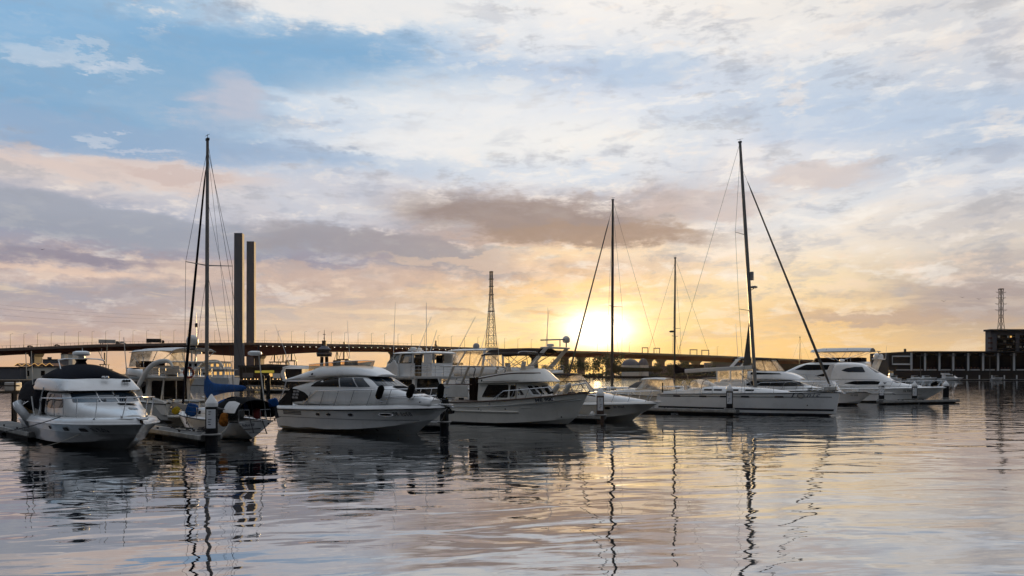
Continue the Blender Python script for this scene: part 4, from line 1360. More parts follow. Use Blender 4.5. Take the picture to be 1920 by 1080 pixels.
def sail_cover(root, pts, name='sail_cover', material='blue_canvas'):
    """stowed sail along the boom: (x, z_low, z_high, half thickness)"""
    mb = MB(); rows = []
    for x, z0, z1, w in pts:
        zc = (z0 + z1) / 2; hz = (z1 - z0) / 2
        rows.append([Vector((x + random.uniform(-.02, .02), w * math.cos(a) * (1.0 if math.sin(a) < 0 else 0.8), zc + hz * math.sin(a) + random.uniform(-.012, .012))) for a in [2 * math.pi * k / 12 for k in range(12)]])
    mb.loft(rows)
    return mb.subdiv(1).build(name, M[material], root, smooth=60)


def pole_rope(root, a, b, sag=0.0, r=0.012, name='rope', material='rope'):
    return MB().tube(arc(a, b, sag, 10), r, 5).build(name, M[material], root)


# ================================================== Tonic, the large white sloop (right of centre)
def sloop_tonic():
    L = 15.3
    loc, rz = from_bow(26.9, 65.6, -34, L)
    root = thing('sailing_yacht', 'large white sloop lettered Tonic in script, with a tall raked mast and plumb bow', 'sailing boat', loc, rz)
    h = Hull(L, 4.4, 1.62, 1.96, rake=0.35, t0=0.36, pw=2.1, ch0=-0.1, ch1=0.15, keel=-0.6, stern=0.80, chw=0.86, flare=0.62, sp=1.2, trans=-0.5, nst=30)
    hm, bv, ho = hull_parts(root, h, 'gelw', 'deck', 0.16, (0.03, 0.0), None, drop=0.02, camber=0.06, rubmat='dkgrey')
    for sd_ in ('S', 'P'):
        h.band(bv, lambda t: 0.40 - 0.02 * t, lambda t: 0.56 - 0.02 * t, 0.02, 0.985, sd_, 0.012).build('waterline_stripe', M['dkgrey'], ho)
        h.band(bv, lambda t: 1.42 + 0.10 * t, lambda t: 1.475 + 0.10 * t, 0.02, 0.965, sd_, 0.012).build('cove_stripe', M['dkgrey'], ho)
        for x in (1.9, 4.4, 6.3, 8.1, 10.8):
            decal(bv, rpoly([(x - 0.36, 1.40 + 0.0065 * x), (x + 0.36, 1.40 + 0.0065 * x), (x + 0.33, 1.53 + 0.0065 * x), (x - 0.33, 1.53 + 0.0065 * x)], 0.03), sd_, 0.022, 0.3).build('hull_window', M['black'], ho)
        fl = sd_ == 'P'
        lettering(bv, 'T', 0.62, (11.75, 1.66), sd_, 0.025, slope=0.02, shear=0.45, flip=fl, stretch=1.3).build('name_lettering', M['ink'], ho, smooth=0)
        mb = decal(bv, ell(12.45, 1.64, 0.30, 0.22, 20), sd_, 0.020, 0.2); mb.build('name_emblem', M['greyp'], ho)
        decal(bv, ell(12.45, 1.64, 0.20, 0.14, 16), sd_, 0.032, 0.2).build('name_emblem', M['gelold'], ho)
        for ch, dx in (('n', 13.0), ('i', 13.32), ('c', 13.66)):
            lettering(bv, ch, 0.50, (dx, 1.70), sd_, 0.025, slope=0.02, shear=0.45, flip=fl, stretch=1.25).build('name_lettering', M['ink'], ho, smooth=0)
        decal(bv, ell(12.9, 0.85, 0.05, 0.05, 10), sd_, 0.02, 0.2).build('thruster_fitting', M['dkgrey'], ho)
    S_ = [
        (3.9, [(1.35, 1.6), (1.32, 1.85), (1.18, 2.22), (0.95, 2.33), (0.5, 2.37), (0, 2.38)]),
        (5.5, [(1.42, 1.6), (1.38, 1.9), (1.22, 2.24), (0.95, 2.34), (0.5, 2.38), (0, 2.39)]),
        (8.2, [(1.30, 1.65), (1.26, 1.92), (1.08, 2.20), (0.8, 2.28), (0.4, 2.32), (0, 2.33)]),
        (9.8, [(0.95, 1.7), (0.9, 1.92), (0.72, 2.10), (0.5, 2.16), (0.25, 2.18), (0, 2.19)]),
        (11.2, [(0.45, 1.75), (0.4, 1.90), (0.3, 1.96), (0.2, 1.99), (0.1, 2.0), (0, 2.0)]),
    ]
    hb = sect_loft(S_).subdiv(2); house = hb.build('coachroof', M['gelw'], root, smooth=50); hv = hb.bvh()
    for sd_ in ('S', 'P'):
        for x in (4.55, 5.45, 6.9, 8.2):
            decal(hv, rpoly([(x - 0.36, 1.98), (x + 0.36, 1.98), (x + 0.36, 2.12), (x - 0.36, 2.12)], 0.03), sd_, 0.02, 0.3).build('cabin_window', M['black'], house)
    mb = MB(); mb.loft([[Vector((x, y * k, z)) for x, z in ((0.4, 1.60), (3.9, 1.70), (3.9, 2.25), (2.6, 2.0), (0.4, 1.85))] for y, k in ((1.45, 1), (1.15, 1))])
    mb.build('cockpit_coaming', M['gelw'], root, bevel=0.05)
    mb = MB(); mb.loft([[Vector((x, y, z)) for x, z in ((0.4, 1.60), (3.9, 1.70), (3.9, 2.25), (2.6, 2.0), (0.4, 1.85))] for y in (-1.45, -1.15)])
    mb.build('cockpit_coaming', M['gelw'], root, bevel=0.05)
    # sprayhood with clear panels
    mb = MB(); rows = []
    for x, z, w in ((2.75, 2.86, 1.25), (3.3, 2.96, 1.22), (3.9, 2.90, 1.18), (4.6, 2.55, 1.14), (5.05, 2.32, 1.12)):
        rows.append([Vector((x, w * (-1 + 2 * j / 12), 2.15 + (z - 2.15) * (1 - abs(-1 + 2 * j / 12) ** 3.4))) for j in range(13)])
    mb.loft(rows, cap=False, closed_ring=False); mb.build('sprayhood', M['vinyl'], root, smooth=60)
    canopy_frame(root, [[tuple(p) for p in rows[0]], [tuple(p) for p in rows[2]], [tuple(p) for p in rows[4]]], 0.03, 'sprayhood_frame', 'dkgrey')
    # wheel pedestal
    mb = MB(); mb.tube([(1.6, 0.55 + 0.5 * math.cos(a), 2.35 + 0.5 * math.sin(a)) for a in [R(d) for d in range(0, 360, 24)]], 0.02, 5, closed=True)
    for d in (0, 60, 120): mb.tube([(1.6, 0.55 - 0.5 * math.cos(R(d)), 2.35 - 0.5 * math.sin(R(d))), (1.6, 0.55 + 0.5 * math.cos(R(d)), 2.35 + 0.5 * math.sin(R(d)))], 0.012, 4)
    mb.box((1.8, 0.55, 2.0), (0.3, 0.3, 0.9)); mb.build('steering_wheel', M['steel'], root)
    mo, at = mast_parts(root, 8.35, 2.30, 23.75, 1.35, 0.165, ((0.31, 1.75), (0.62, 1.6)), material='alu', fore=(0.90, (14.7, 0, 2.0)), back=(0.1, 0, 1.75), chain=(8.0, 1.75, 1.75), furled=0.085, wr=0.014)
    MB().beam(at(0.02) + Vector((-0.2, 0, 1.3)), (1.9, 0.0, 3.70), 0.20, 0.34).build('boom', M['gelold'], root, bevel=0.06)
    MB().tube([(7.0, 0, 3.5), (8.0, 0, 2.5)], 0.04, 6).build('boom_vang', M['alu'], root)
    MB().tube([(2.1, 0, 3.5), (2.4, 0, 2.0)], 0.02, 5).build('mainsheet', M['rope2'], root)
    mb = MB(); a0 = at(0.02); mb.prism([(7.95, 3.9), (7.25, 3.96), (7.78, 7.9)], 'y', -0.05, 0.05)
    mb.build('sail_luff', M['grey_canvas'], root)
    mb = MB(); p = at(0.43); mb.box(p + Vector((0.28, 0, 0.45)), (0.28, 0.22, 0.75)); mb.build('radar_reflector', M['greyp'], mo, bevel=0.04)
    radome(mo, at(0.40) + Vector((0.42, 0, 0.02)), 0.30, 0.2, material='greyp')
    mb = MB(); mb.tube([at(0.39), at(0.40) + Vector((0.42, 0, 0))], 0.03, 5); mb.build('radar_bracket', M['dkgrey'], mo)
    lifelines(root, h, 0.12, 0.90, 8)
    mb = MB(); mb.box((14.5, 0.2, 2.25), (0.9, 0.9, 0.4)); mb.build('bow_locker', M['gelold'], root, bevel=0.1)
    mb = MB(); mb.box((15.1, 0, 1.98), (0.8, 0.3, 0.08)); mb.tube([(15.2, 0, 1.95), (15.75, 0, 1.85)], 0.04, 5); mb.build('bow_roller', M['steel'], root, bevel=0.02)
    # coiled gear on the foredeck
    for k in range(3):
        mb = MB(); mb.tube([(13.0 + k * 0.45 + 0.2 * math.cos(a), -0.3 + 0.2 * math.sin(a), 2.05 + 0.02 * a) for a in [i * 0.5 for i in range(26)]], 0.025, 5); mb.build('rope_coil', M['rope2' if k else 'rope'], root)
    mb = MB(); mb.box((0.25, -1.2, 2.2), (0.10, 0.14, 0.9)); mb.build('rolled_ensign', M['brown_canvas'], root, bevel=0.03)
    return root, h


TONIC, TNH = sloop_tonic()


# ================================================== Adios III, the sloop that shows its transom (left)
def sloop_adios():
    L = 10.3
    root = thing('sailing_yacht', 'older white sloop showing its pointed transom lettered Adios III, boom in a blue cover', 'sailing boat', (-13.3, 41.5, 0), R(133))
    h = Hull(L, 3.0, 0.98, 1.22, rake=1.5, t0=0.45, pw=2.0, ch0=0.0, ch1=0.25, keel=-0.5, stern=0.62, chw=0.70, flare=0.7, sp=1.6, trans=0.35)
    # the transom is a heart-shaped plate that lifts clear of the water
    def sec(t, m=7, base=Hull.section.__get__(h)):
        s_ = base(t, m)
        k = max(0, 1 - t / 0.42) ** 1.4
        out = []
        for i, (y, z) in enumerate(s_):
            f = i / (len(s_) - 1)
            zt = 0.12 + (h.zs(t) - 0.12) * f ** 1.0
            yt = h.ys(t) * f ** 0.9
            out.append((y * (1 - k) + yt * k, z * (1 - k) + zt * k))
        return out
    h.section = sec
    hm, bv, ho = hull_parts(root, h, 'gel', 'deck', 0.06, (0.03, 0.0), None, drop=0.03, rubmat='dkgrey')
    lettering(bv, 'Adios III', 0.21, (0.40, 0.83), 'A', 0.02, flip=True, bold=0.003).build('name_lettering', M['ink'], ho, smooth=0)
    decal(bv, ell(-0.72, 0.86, 0.05, 0.05, 10), 'A', 0.02, 0.2).build('drain', M['black'], ho)
    S_ = [
        (3.0, [(0.85, 0.95), (0.85, 1.15), (0.80, 1.50), (0.7, 1.58), (0.4, 1.62), (0, 1.63)]),
        (5.5, [(0.92, 0.95), (0.90, 1.2), (0.84, 1.52), (0.72, 1.60), (0.4, 1.64), (0, 1.65)]),
        (7.2, [(0.75, 1.0), (0.72, 1.2), (0.64, 1.42), (0.5, 1.48), (0.3, 1.50), (0, 1.51)]),
        (8.0, [(0.5, 1.0), (0.47, 1.2), (0.38, 1.26), (0.3, 1.28), (0.15, 1.29), (0, 1.3)]),
    ]
    hb = sect_loft(S_).subdiv(1); house = hb.build('coachroof', M['gel'], root, smooth=50); hv = hb.bvh()
    for sd_ in ('S', 'P'):
        for x in (4.2, 5.2, 5.9, 6.6):
            decal(hv, rpoly([(x - 0.17, 1.22), (x + 0.17, 1.22), (x + 0.17, 1.40), (x - 0.17, 1.40)], 0.06), sd_, 0.015, 0.2).build('cabin_window', M['black'], house)
    mo, at = mast_parts(root, 6.3, 1.6, 16.9, 0.12, 0.115, ((0.53, 1.35),), material='alu', fore=(0.96, (10.0, 0, 1.3)), back=(0.2, 0, 1.1), chain=(6.0, 1.4, 1.1), furled=0.075, wr=0.012)
    for o in list(mo.children):
        if o.name.startswith('furled_jib'): o.data.materials[0] = M['navy']
    MB().tube([(0.6, 0.7, 1.1), at(0.97)], 0.009, 4).build('topping_lift', M['wire'], mo)
    MB().tube([(3.2, -1.3, 1.05), at(0.78)], 0.009, 4).build('running_backstay', M['wire'], mo)
    MB().tube([(6.15, 0, 2.55), (1.2, 0, 2.62)], 0.06, 8).build('boom', M['alu'], root)
    sail_cover(root, [(6.55, 2.1, 3.55, 0.12), (6.3, 2.05, 3.62, 0.16), (6.0, 2.05, 3.15, 0.20), (5.4, 2.2, 2.95, 0.2), (4.2, 2.38, 2.92, 0.2), (2.8, 2.48, 2.92, 0.18), (1.6, 2.52, 2.88, 0.15), (1.15, 2.58, 2.82, 0.10)])
    # pram hood: dark sides with a pale window, blue on top forward
    mb = MB(); rows = []
    for x, z, w in ((-0.1, 2.12, 1.05), (0.8, 2.24, 1.12), (2.0, 2.26, 1.12), (3.1, 2.02, 1.08), (3.7, 1.7, 0.98)):
        rows.append([Vector((x, w * math.copysign(min(1, abs(-1 + 2 * j / 14) * 1.15), -1 + 2 * j / 14), 1.15 + (z - 1.15) * (1 - abs(-1 + 2 * j / 14) ** 3.2))) for j in range(15)])
    mb.loft(rows, cap=False, closed_ring=False); pr = mb.subdiv(1); ph = pr.build('pram_hood', M['black_canvas'], root, smooth=60)
    pv = pr.bvh()
    for sd_ in ('S', 'P'):
        decal(pv, rpoly([(0.1, 1.45), (0.15, 1.95), (0.9, 2.05), (1.5, 2.02), (1.5, 1.45)], 0.12), sd_, 0.015, 0.2).build('hood_window', M['white_canvas'], ph)
    mb = MB(); rows = []
    for x, z, w in ((2.6, 2.22, 0.9), (3.3, 2.08, 0.95), (3.9, 1.78, 0.95), (4.3, 1.62, 0.9)):
        rows.append([Vector((x, w * (-1 + 2 * j / 12), 1.45 + (z - 1.45) * (1 - abs(-1 + 2 * j / 12) ** 3.0) + 0.02)) for j in range(13)])
    mb.loft(rows, cap=False, closed_ring=False); mb.build('sprayhood', M['blue_canvas'], root, smooth=60)
    # solar panel on the port quarter
    MB().box((1.7, 1.55, 1.72), (1.5, 0.7, 0.04), Matrix.Rotation(R(16), 3, 'X')).build('solar_panel', M['greyp'], root, bevel=0.01)
    MB().tube([(1.7, 1.4, 1.0), (1.7, 1.45, 1.7)], 0.02, 5).build('solar_bracket', M['steel'], root)
    # stern pole with a radar scanner
    po = MB().tube([(0.3, -0.75, 1.0), (1.0, -0.65, 4.45)], 0.032, 6).build('radar_pole', M['gelold'], root)
    radome(po, (1.05, -0.45, 4.45), 0.36, 0.24)
    MB().tube([(1.0, -0.65, 4.45), (1.02, -0.63, 4.95)], 0.03, 6).build('stern_light', M['dkgrey'], po)
    lifelines(root, h, 0.10, 0.86, 6, 0.6)
    # things lashed to the quarter
    MB().lathe([(0.02, -0.1), (0.2, 0), (0.26, 0.2), (0.2, 0.42), (0.03, 0.5)], (1.0, -0.55, 1.15), 12).build('fuel_can', M['red'], root)
    mb = MB(); mb.box((0.05, 0.15, 0.62), (0.05, 0.9, 0.05)); mb.tube([(0.0, -0.35, 1.1), (-0.25, -0.5, 0.35)], 0.03, 5); mb.tube([(0.0, 0.3, 1.1), (-0.2, 0.2, 0.45)], 0.02, 5); mb.tube([(-0.2, 0.45, 0.45), (-0.22, -0.55, 0.38)], 0.02, 5)
    mb.build('stern_ladder', M['dkgrey'], root)
    return root, h


ADIOS, ADH = sloop_adios()


def outboard(world, rz, label, cowl, tilt, leg='dkgrey', s=1.0, extra=None):
    o = thing('outboard_motor', label, 'outboard', world, rz)
    m = Matrix.Rotation(R(tilt), 4, 'Y') @ Matrix.Scale(s, 4)
    mb = MB(); mb.loft([[Vector((x * k, y * k2, z)) for x, y in ((-0.3, -0.17), (0.22, -0.19), (0.32, -0.1), (0.32, 0.1), (0.22, 0.19), (-0.3, 0.17))] for z, k, k2 in ((0.0, 0.8, 0.9), (0.12, 1, 1), (0.32, 1, 1), (0.46, 0.85, 0.85), (0.5, 0.6, 0.6))])
    mb.xform(m); mb.build('cowling', M[cowl], o, bevel=0.03)
    mb = MB(); mb.loft([[Vector((x * k, y * k, z)) for x, y in ((-0.14, -0.06), (0.14, -0.06), (0.14, 0.06), (-0.14, 0.06))] for z, k in ((0.02, 1.2), (-0.3, 0.9), (-0.75, 0.8))])
    mb.box((0, 0, -0.72), (0.42, 0.2, 0.03)); mb.xform(m); mb.build('leg', M[leg], o, bevel=0.01)
    mb = MB(); mb.lathe([(0.02, -0.02), (0.11, 0.0), (0.11, 0.05), (0.02, 0.07)], (0, 0, 0), 10); mb.xform(m @ Matrix.Translation((-0.2, 0, -0.8)) @ Matrix.Rotation(R(90), 4, 'Y')); mb.build('propeller', M['dkgrey'], o)
    mb = MB(); mb.tube([(0.2, 0, 0.1), (0.75, 0, 0.22)], 0.025, 6); mb.xform(m); mb.build('tiller', M['black'], o)
    return o


outboard((-18.25, 44.9, 1.55), R(8), 'outboard motor with blue cowling and grey leg clamped beside the sloop bow', 'blue_canvas', 108, 'greyp', 1.15)
outboard(W(ADIOS, (0.05, -1.05, 1.75)), R(15), 'outboard motor with blue cover hung on the stern rail of the sloop Adios III', 'blue_canvas', -15, 'dkgrey', 0.85)
mb = MB(); mb.loft([[Vector((x, y, z)) for x, y in ((-a, -b), (a, -b), (a * 1.2, b), (-a * 0.7, b))] for z, a, b in ((-0.2, 0.10, 0.10), (-0.05, 0.2, 0.14), (0.15, 0.16, 0.15), (0.26, 0.08, 0.06))])
o = mb.build('buoyancy_bag', M['yellow'], bevel=0.04); o.location = (-18.75, 44.6, 1.42); o.rotation_euler = (0.2, 0.6, 0.3)
tag(o, 'bright yellow float bag wedged beside the blue outboard motor', 'float')
mb = MB(); rows = []
for k, (z, r_) in enumerate(((0.0, 0.05), (0.08, 0.22), (0.3, 0.26), (0.5, 0.18), (0.66, 0.22), (0.74, 0.03))):
    rows.append([Vector((r_ * (1 + 0.30 * math.sin(3 * a + 1.9 * k)) * math.cos(a), r_ * 0.8 * math.sin(a), z)) for a in [2 * math.pi * i / 12 for i in range(12)]])
mb.loft(rows)
o = mb.subdiv(1).build('kit_bag', M['orange']); o.location = W(ADIOS, (0.7, 1.38, 0.75)); tag(o, 'orange fabric bag hung over the quarter of the sloop Adios III', 'bag')


# ================================================== sloop behind the sports cruiser (mast crossing the sun)
def sloop_back(name_label, loc, rz, L, mastx, ztop, boom_z, boom_len, cover, r=0.12, spr=((0.42, 1.3),), hullm='gel2', flag=True, radar=False, foot=None, furled=0.06):
    root = thing('sailing_yacht', name_label, 'sailing boat', loc, rz)
    h = Hull(L, L * 0.29, 1.25, 1.5, rake=1.2, t0=0.4, pw=2.1, ch0=0.0, ch1=0.25, keel=-0.5, stern=0.75, chw=0.8, flare=0.7, sp=1.4, trans=0.1)
    hull_parts(root, h, hullm, 'deck', 0.1, (0.03, 0), None, drop=0.02)
    S_ = [(L * 0.28, [(L * .09, 1.2), (L * .088, 1.5), (L * .08, 1.85), (L * .06, 1.95), (0, 1.98)]), (mastx, [(L * .085, 1.25), (L * .08, 1.6), (L * .07, 1.85), (L * .05, 1.93), (0, 1.95)]), (L * 0.72, [(L * .05, 1.3), (L * .045, 1.5), (L * .04, 1.62), (L * .02, 1.66), (0, 1.67)])]
    hb = sect_loft(S_).subdiv(1); house = hb.build('coachroof', M['gel2'], root, smooth=50); hv = hb.bvh()
    for sd_ in ('S', 'P'):
        for k in range(3):
            x = L * 0.34 + k * L * 0.1
            decal(hv, rpoly([(x, 1.55), (x + 0.7, 1.55), (x + 0.7, 1.75), (x, 1.75)], 0.05), sd_, 0.015, 0.3).build('cabin_window', M['black'], house)
    mo, at = mast_parts(root, mastx, 1.9, ztop, 0.1, r, spr, material='darkspar', fore=(0.97, foot or (L - 0.3, 0, 1.55)), back=(0.1, 0, 1.3), chain=(mastx - 0.3, L * 0.135, 1.3), furled=furled, wr=0.014)
    MB().tube([(mastx - 0.1, 0, boom_z), (mastx - boom_len, 0, boom_z + 0.1)], 0.07, 8).build('boom', M['darkspar'], root)
    n = 8
    sail_cover(root, [(mastx + 0.12, boom_z - 0.25, boom_z + 1.6, 0.13), (mastx - 0.25, boom_z - 0.15, boom_z + 1.0, 0.2), (mastx - 0.8, boom_z - 0.05, boom_z + 0.62, 0.24)] + [(mastx - 0.8 - (boom_len - 0.8) * k / n, boom_z, boom_z + 0.58 - 0.2 * k / n, 0.24 - 0.1 * k / n) for k in range(1, n + 1)], material=cover)
    if radar:
        radome(mo, at(0.42) + Vector((0.4, 0, 0)), 0.32, 0.24, material='dkgrey')
        MB().tube([at(0.39) + Vector((0, -0.9, 0)), at(0.39) + Vector((0, 0.9, 0))], 0.03, 5).build('light_bar', M['dkgrey'], mo)
    lifelines(root, h, 0.12, 0.88, 6)
    mb = MB(); rows = []
    for x, z, w in ((L * .16, 2.5, L * .1), (L * .22, 2.62, L * .1), (L * .28, 2.5, L * .095), (L * .33, 2.1, L * .09)):
        rows.append([Vector((x, w * (-1 + 2 * j / 10), 1.7 + (z - 1.7) * (1 - abs(-1 + 2 * j / 10) ** 3))) for j in range(11)])
    mb.loft(rows, cap=False, closed_ring=False); mb.build('sprayhood', M['grey_canvas'], root, smooth=60)
    return root


sloop_back('dark-masted sloop whose mast crosses the setting sun, boom in an olive cover', (17.9, 91.1, 0), R(145), 14.0, 7.3, 24.1, 3.7, 6.6, 'olive_canvas', 0.17, ((0.43, 1.7),), foot=(13.8, 0, 1.6), furled=0.09)
sloop_back('sloop with a short dark mast and a navy boom cover, behind the white sloop Tonic', (26.1, 98.6, 0), R(145), 12.0, 6.5, 18.2, 3.6, 5.6, 'navy', 0.13, ((0.45, 1.1),), radar=True, furled=0)
MIDSLOOP = sloop_back('small sloop whose thin mast rises beyond the twin white radar domes', (77.0, 200.0, 0), R(145), 9.0, 5.0, 12.6, 2.9, 4.0, 'navy', 0.11, ((0.5, 0.9),), furled=0)
# ------------------------------------------------------------------ boats of the row behind
def box_rings(levels):
    """plan outlines stacked in height: each level is (z, [(x, half-breadth), ...] from aft to forward)"""
    mb = MB(); mb.loft([ring([(x, w, z + (e[0] if e else 0)) for x, w, *e in pts]) for z, pts in levels])
    return mb


def deck_rail(root, pts, h, r=0.02, posts=None, mid=1, name='deck_rail'):
    """railing along a polyline"""
    P = [Vector(p) for p in pts]
    mb = MB(); mb.tube([p + Vector((0, 0, h)) for p in P], r, 6); o = mb.build(name, M['steel'], root)
    for m_ in range(mid):
        MB().tube([p + Vector((0, 0, h * (m_ + 1) / (mid + 1))) for p in P], r * 0.7, 5).build('lower_rail', M['steel'], o)
    for i in range(len(P) - 1):
        n = max(1, round((P[i + 1] - P[i]).length / 0.9))
        for k in range(n + (1 if i == len(P) - 2 else 0)):
            q = P[i].lerp(P[i + 1], k / n)
            MB().tube([q, q + Vector((0, 0, h))], r * 0.85, 5).build('stanchion', M['steel'], o)
    return o


# ================================================== B: flybridge yacht with bimini and swept arch, stern this way
def arch_yacht():
    root = thing('flybridge_yacht', 'grey-white flybridge yacht with clear-sided bimini, swept arch and open aft cockpit', 'motor yacht', (-23.3, 58.3, 0), R(140))
    h = Hull(12.0, 4.3, 1.30, 1.8, rake=1.8, t0=0.45, pw=2.4, ch0=0.15, ch1=0.9, flare=1.6)
    hull_parts(root, h, 'gel2', 'deck', 0.0, (0.04, 0.0), (0.25, 0.16))
    MB().box((-0.5, 0, 0.45), (1.1, 3.8, 0.16)).build('swim_platform', M['gel2'], root, bevel=0.05)
    for sg in (-1, 1):
        mb = MB(); mb.prism([(0.0, 0.5), (0.2, 1.5), (2.0, 1.75), (2.0, 1.3), (0.6, 0.5)], 'y', sg * 2.02, sg * 1.75); mb.build('quarter_moulding', M['gel2'], root, bevel=0.06)
    mb = MB(); mb.box((0.35, 0, 1.05), (0.2, 3.4, 1.1)); mb.build('transom_wall', M['gel2'], root, bevel=0.04)
    for k in range(4): MB().box((-0.05, 1.35, 0.6 + 0.25 * k), (0.4, 0.7, 0.06)).build('transom_step', M['grey_hull'], root)
    # saloon: glass doors and dark sides
    hb = box_rings([(1.3, [(3.4, 1.7), (6.0, 1.75), (8.4, 1.5), (9.3, 0.9), (9.5, 0.001)]), (2.1, [(3.4, 1.7), (6.0, 1.75), (8.3, 1.5), (9.1, 0.9), (9.3, 0.001)]), (3.1, [(3.4, 1.6), (6.0, 1.65), (7.2, 1.4), (7.7, 0.9), (7.9, 0.001)])])
    house = hb.build('deckhouse', M['gel2'], root, smooth=30); hv = hb.bvh()
    for sd_ in ('S', 'P'):
        decal(hv, rpoly([(3.6, 2.0), (3.7, 2.9), (6.9, 2.9), (8.3, 2.05)], 0.2), sd_, 0.02, 0.3).build('side_window', M['glass'], house)
    decal(hv, rpoly([(-1.4, 1.45), (1.4, 1.45), (1.35, 2.95), (-1.35, 2.95)], 0.1), 'A', 0.02, 0.4).build('aft_door', M['brownglass'], house)
    for y in (-0.5, 0.5): MB().beam((3.36, y, 1.45), (3.36, y, 2.95), 0.07).build('door_frame', M['steel'], house)
    # flybridge body: shell-like nose forward, overhang aft
    Fb = [
        (0.4, [(1.6, 3.12), (1.85, 3.14), (1.86, 3.2), (1.82, 3.26), (1.7, 3.27), (1.6, 3.24), (0, 3.24)]),
        (2.8, [(1.6, 3.10), (1.9, 3.14), (1.92, 3.24), (1.88, 3.34), (1.76, 3.36), (1.6, 3.26), (0, 3.26)]),
        (4.2, [(1.55, 2.96), (1.94, 3.1), (1.98, 3.3), (1.92, 3.66), (1.76, 3.74), (1.62, 3.3), (0, 3.3)]),
        (5.8, [(1.45, 2.92), (1.88, 3.06), (1.95, 3.3), (1.86, 3.82), (1.66, 3.98), (1.52, 3.4), (0, 3.4)]),
        (7.2, [(1.25, 3.0), (1.6, 3.12), (1.68, 3.32), (1.55, 3.84), (1.36, 4.0), (1.24, 3.7), (0, 3.8)]),
        (8.2, [(0.85, 3.2), (1.1, 3.30), (1.15, 3.42), (1.05, 3.72), (0.9, 3.86), (0.8, 3.84), (0, 3.9)]),
        (8.7, [(0.3, 3.42), (0.42, 3.48), (0.44, 3.54), (0.4, 3.66), (0.3, 3.74), (0.25, 3.74), (0, 3.76)]),
    ]
    fb = sect_loft(Fb).subdiv(1); fly = fb.build('flybridge', M['gel2'], root, smooth=50); fv = fb.bvh()
    for sd_ in ('S', 'P'):
        decal(fv, rpoly([(4.4, 3.26), (8.0, 3.46), (8.0, 3.50), (4.4, 3.31)], 0.01), sd_, 0.012, 0.3).build('styling_line', M['dkgrey'], fly)
        decal(fv, [(6.8, 3.66), (7.1, 3.68), (7.1, 3.78), (6.8, 3.76)], sd_, 0.014, 0.3).build('badge', M['dkgrey'], fly)
    MB().box((6.4, 0, 4.2), (1.0, 1.9, 0.5)).build('dash', M['brown_canvas'], fly, bevel=0.08)
    mb = MB(); mb.loft([[Vector((x, y, z)) for x, z in ((4.0, 3.4), (5.2, 3.4), (5.2, 3.85), (4.1, 4.1))] for y in (-1.2, 1.2)]); mb.build('fly_sofa', M['gelold'], fly, bevel=0.06)
    # swept arch, side beams rising aft-to-forward over the cockpit
    for sg in (-1, 1):
        ctr = [(4.6, 2.15, .30), (4.0, 2.75, .30), (3.4, 3.35, .30), (2.6, 3.95, .26), (1.6, 4.30, .20), (0.5, 4.40, .17), (-0.3, 4.38, .16), (-0.75, 4.15, .15), (-0.9, 3.8, .10)]
        mb = MB(); rows = []
        for i, (x, z, w) in enumerate(ctr):
            a = Vector(ctr[min(i + 1, len(ctr) - 1)][:2]) - Vector(ctr[max(i - 1, 0)][:2]); a.normalize()
            nx, nz = -a.y, a.x
            rows.append([Vector((x + nx * w * u, sg * (1.98 - 0.06 * max(0, z - 3) + v * 0.08), z + nz * w * u)) for u, v in ((-1, -1), (1, -1), (1, 1), (-1, 1))])
        mb.loft(rows); mb.subdiv(1).build('arch_beam', M['gel2'], root, smooth=60)
        MB().tube([(1.3, sg * 1.72, 1.3), (0.7, sg * 1.75, 3.12)], 0.06, 8).build('cockpit_post', M['gel2'], root)
        mb = MB(); mb.loft([[Vector((x, sg * y, z)) for x, z, y in ((3.3, 1.3, 1.98), (4.7, 1.3, 2.0), (4.9, 2.1, 1.95), (4.2, 2.6, 1.9))]] + [[Vector((x, sg * (y - 0.12), z)) for x, z, y in ((3.3, 1.3, 1.98), (4.7, 1.3, 2.0), (4.9, 2.1, 1.95), (4.2, 2.6, 1.9))]])
        mb.build('side_wing', M['gel2'], root, bevel=0.03)
    MB().box((-0.2, 0, 4.33), (0.5, 3.6, 0.1)).build('arch_crossbar', M['gel2'], root, bevel=0.04)
    deck_rail(root, [(2.4, 1.78, 3.3), (0.5, 1.75, 3.26), (0.4, -1.75, 3.26), (2.4, -1.78, 3.3)], 0.62, 0.022)
    bimini([-0.3, 1.2, 3.0, 5.0, 6.3], 1.72, 5.10, 5.42, nose=0.06).build('bimini_top', M['white_canvas'], root, smooth=60)
    canopy_frame(root, [hoop(4.4, 6.2, 1.66, 3.95, 5.3), hoop(4.0, 4.4, 1.66, 3.9, 5.36), hoop(3.2, 2.2, 1.7, 3.7, 5.36), hoop(2.0, -0.2, 1.7, 4.1, 5.3)], 0.03)
    mb = MB(); mb.loft([[Vector((6.9, -1.45, 4.0)), Vector((7.5, -0.6, 4.05)), Vector((7.5, 0.6, 4.05)), Vector((6.9, 1.45, 4.0))], [Vector((6.1, -1.6, 5.12)), Vector((6.3, -0.6, 5.28)), Vector((6.3, 0.6, 5.28)), Vector((6.1, 1.6, 5.12))]], cap=False, closed_ring=False)
    mb.build('canopy_clears', M['vinyl'], root)
    for sg in (-1, 1):
        mb = MB(); mb.loft([[Vector((6.9, sg * 1.45, 4.0)), Vector((4.3, sg * 1.72, 3.95))], [Vector((6.1, sg * 1.6, 5.12)), Vector((4.3, sg * 1.68, 5.16))]], cap=False, closed_ring=False); mb.build('canopy_clears', M['vinyl'], root)
    ms = MB().tube([(-0.1, 0.1, 4.3), (-0.1, 0.1, 5.3)], 0.07, 8).build('mast_post', M['gel2'], root)
    satdome(ms, (-0.1, 0.05, 5.50), 0.42, material='gelold'); MB().tube([(-0.1, 0.05, 5.2), (-0.1, 0.05, 5.52)], 0.2, 10).build('dome_base', M['dkgrey'], ms)
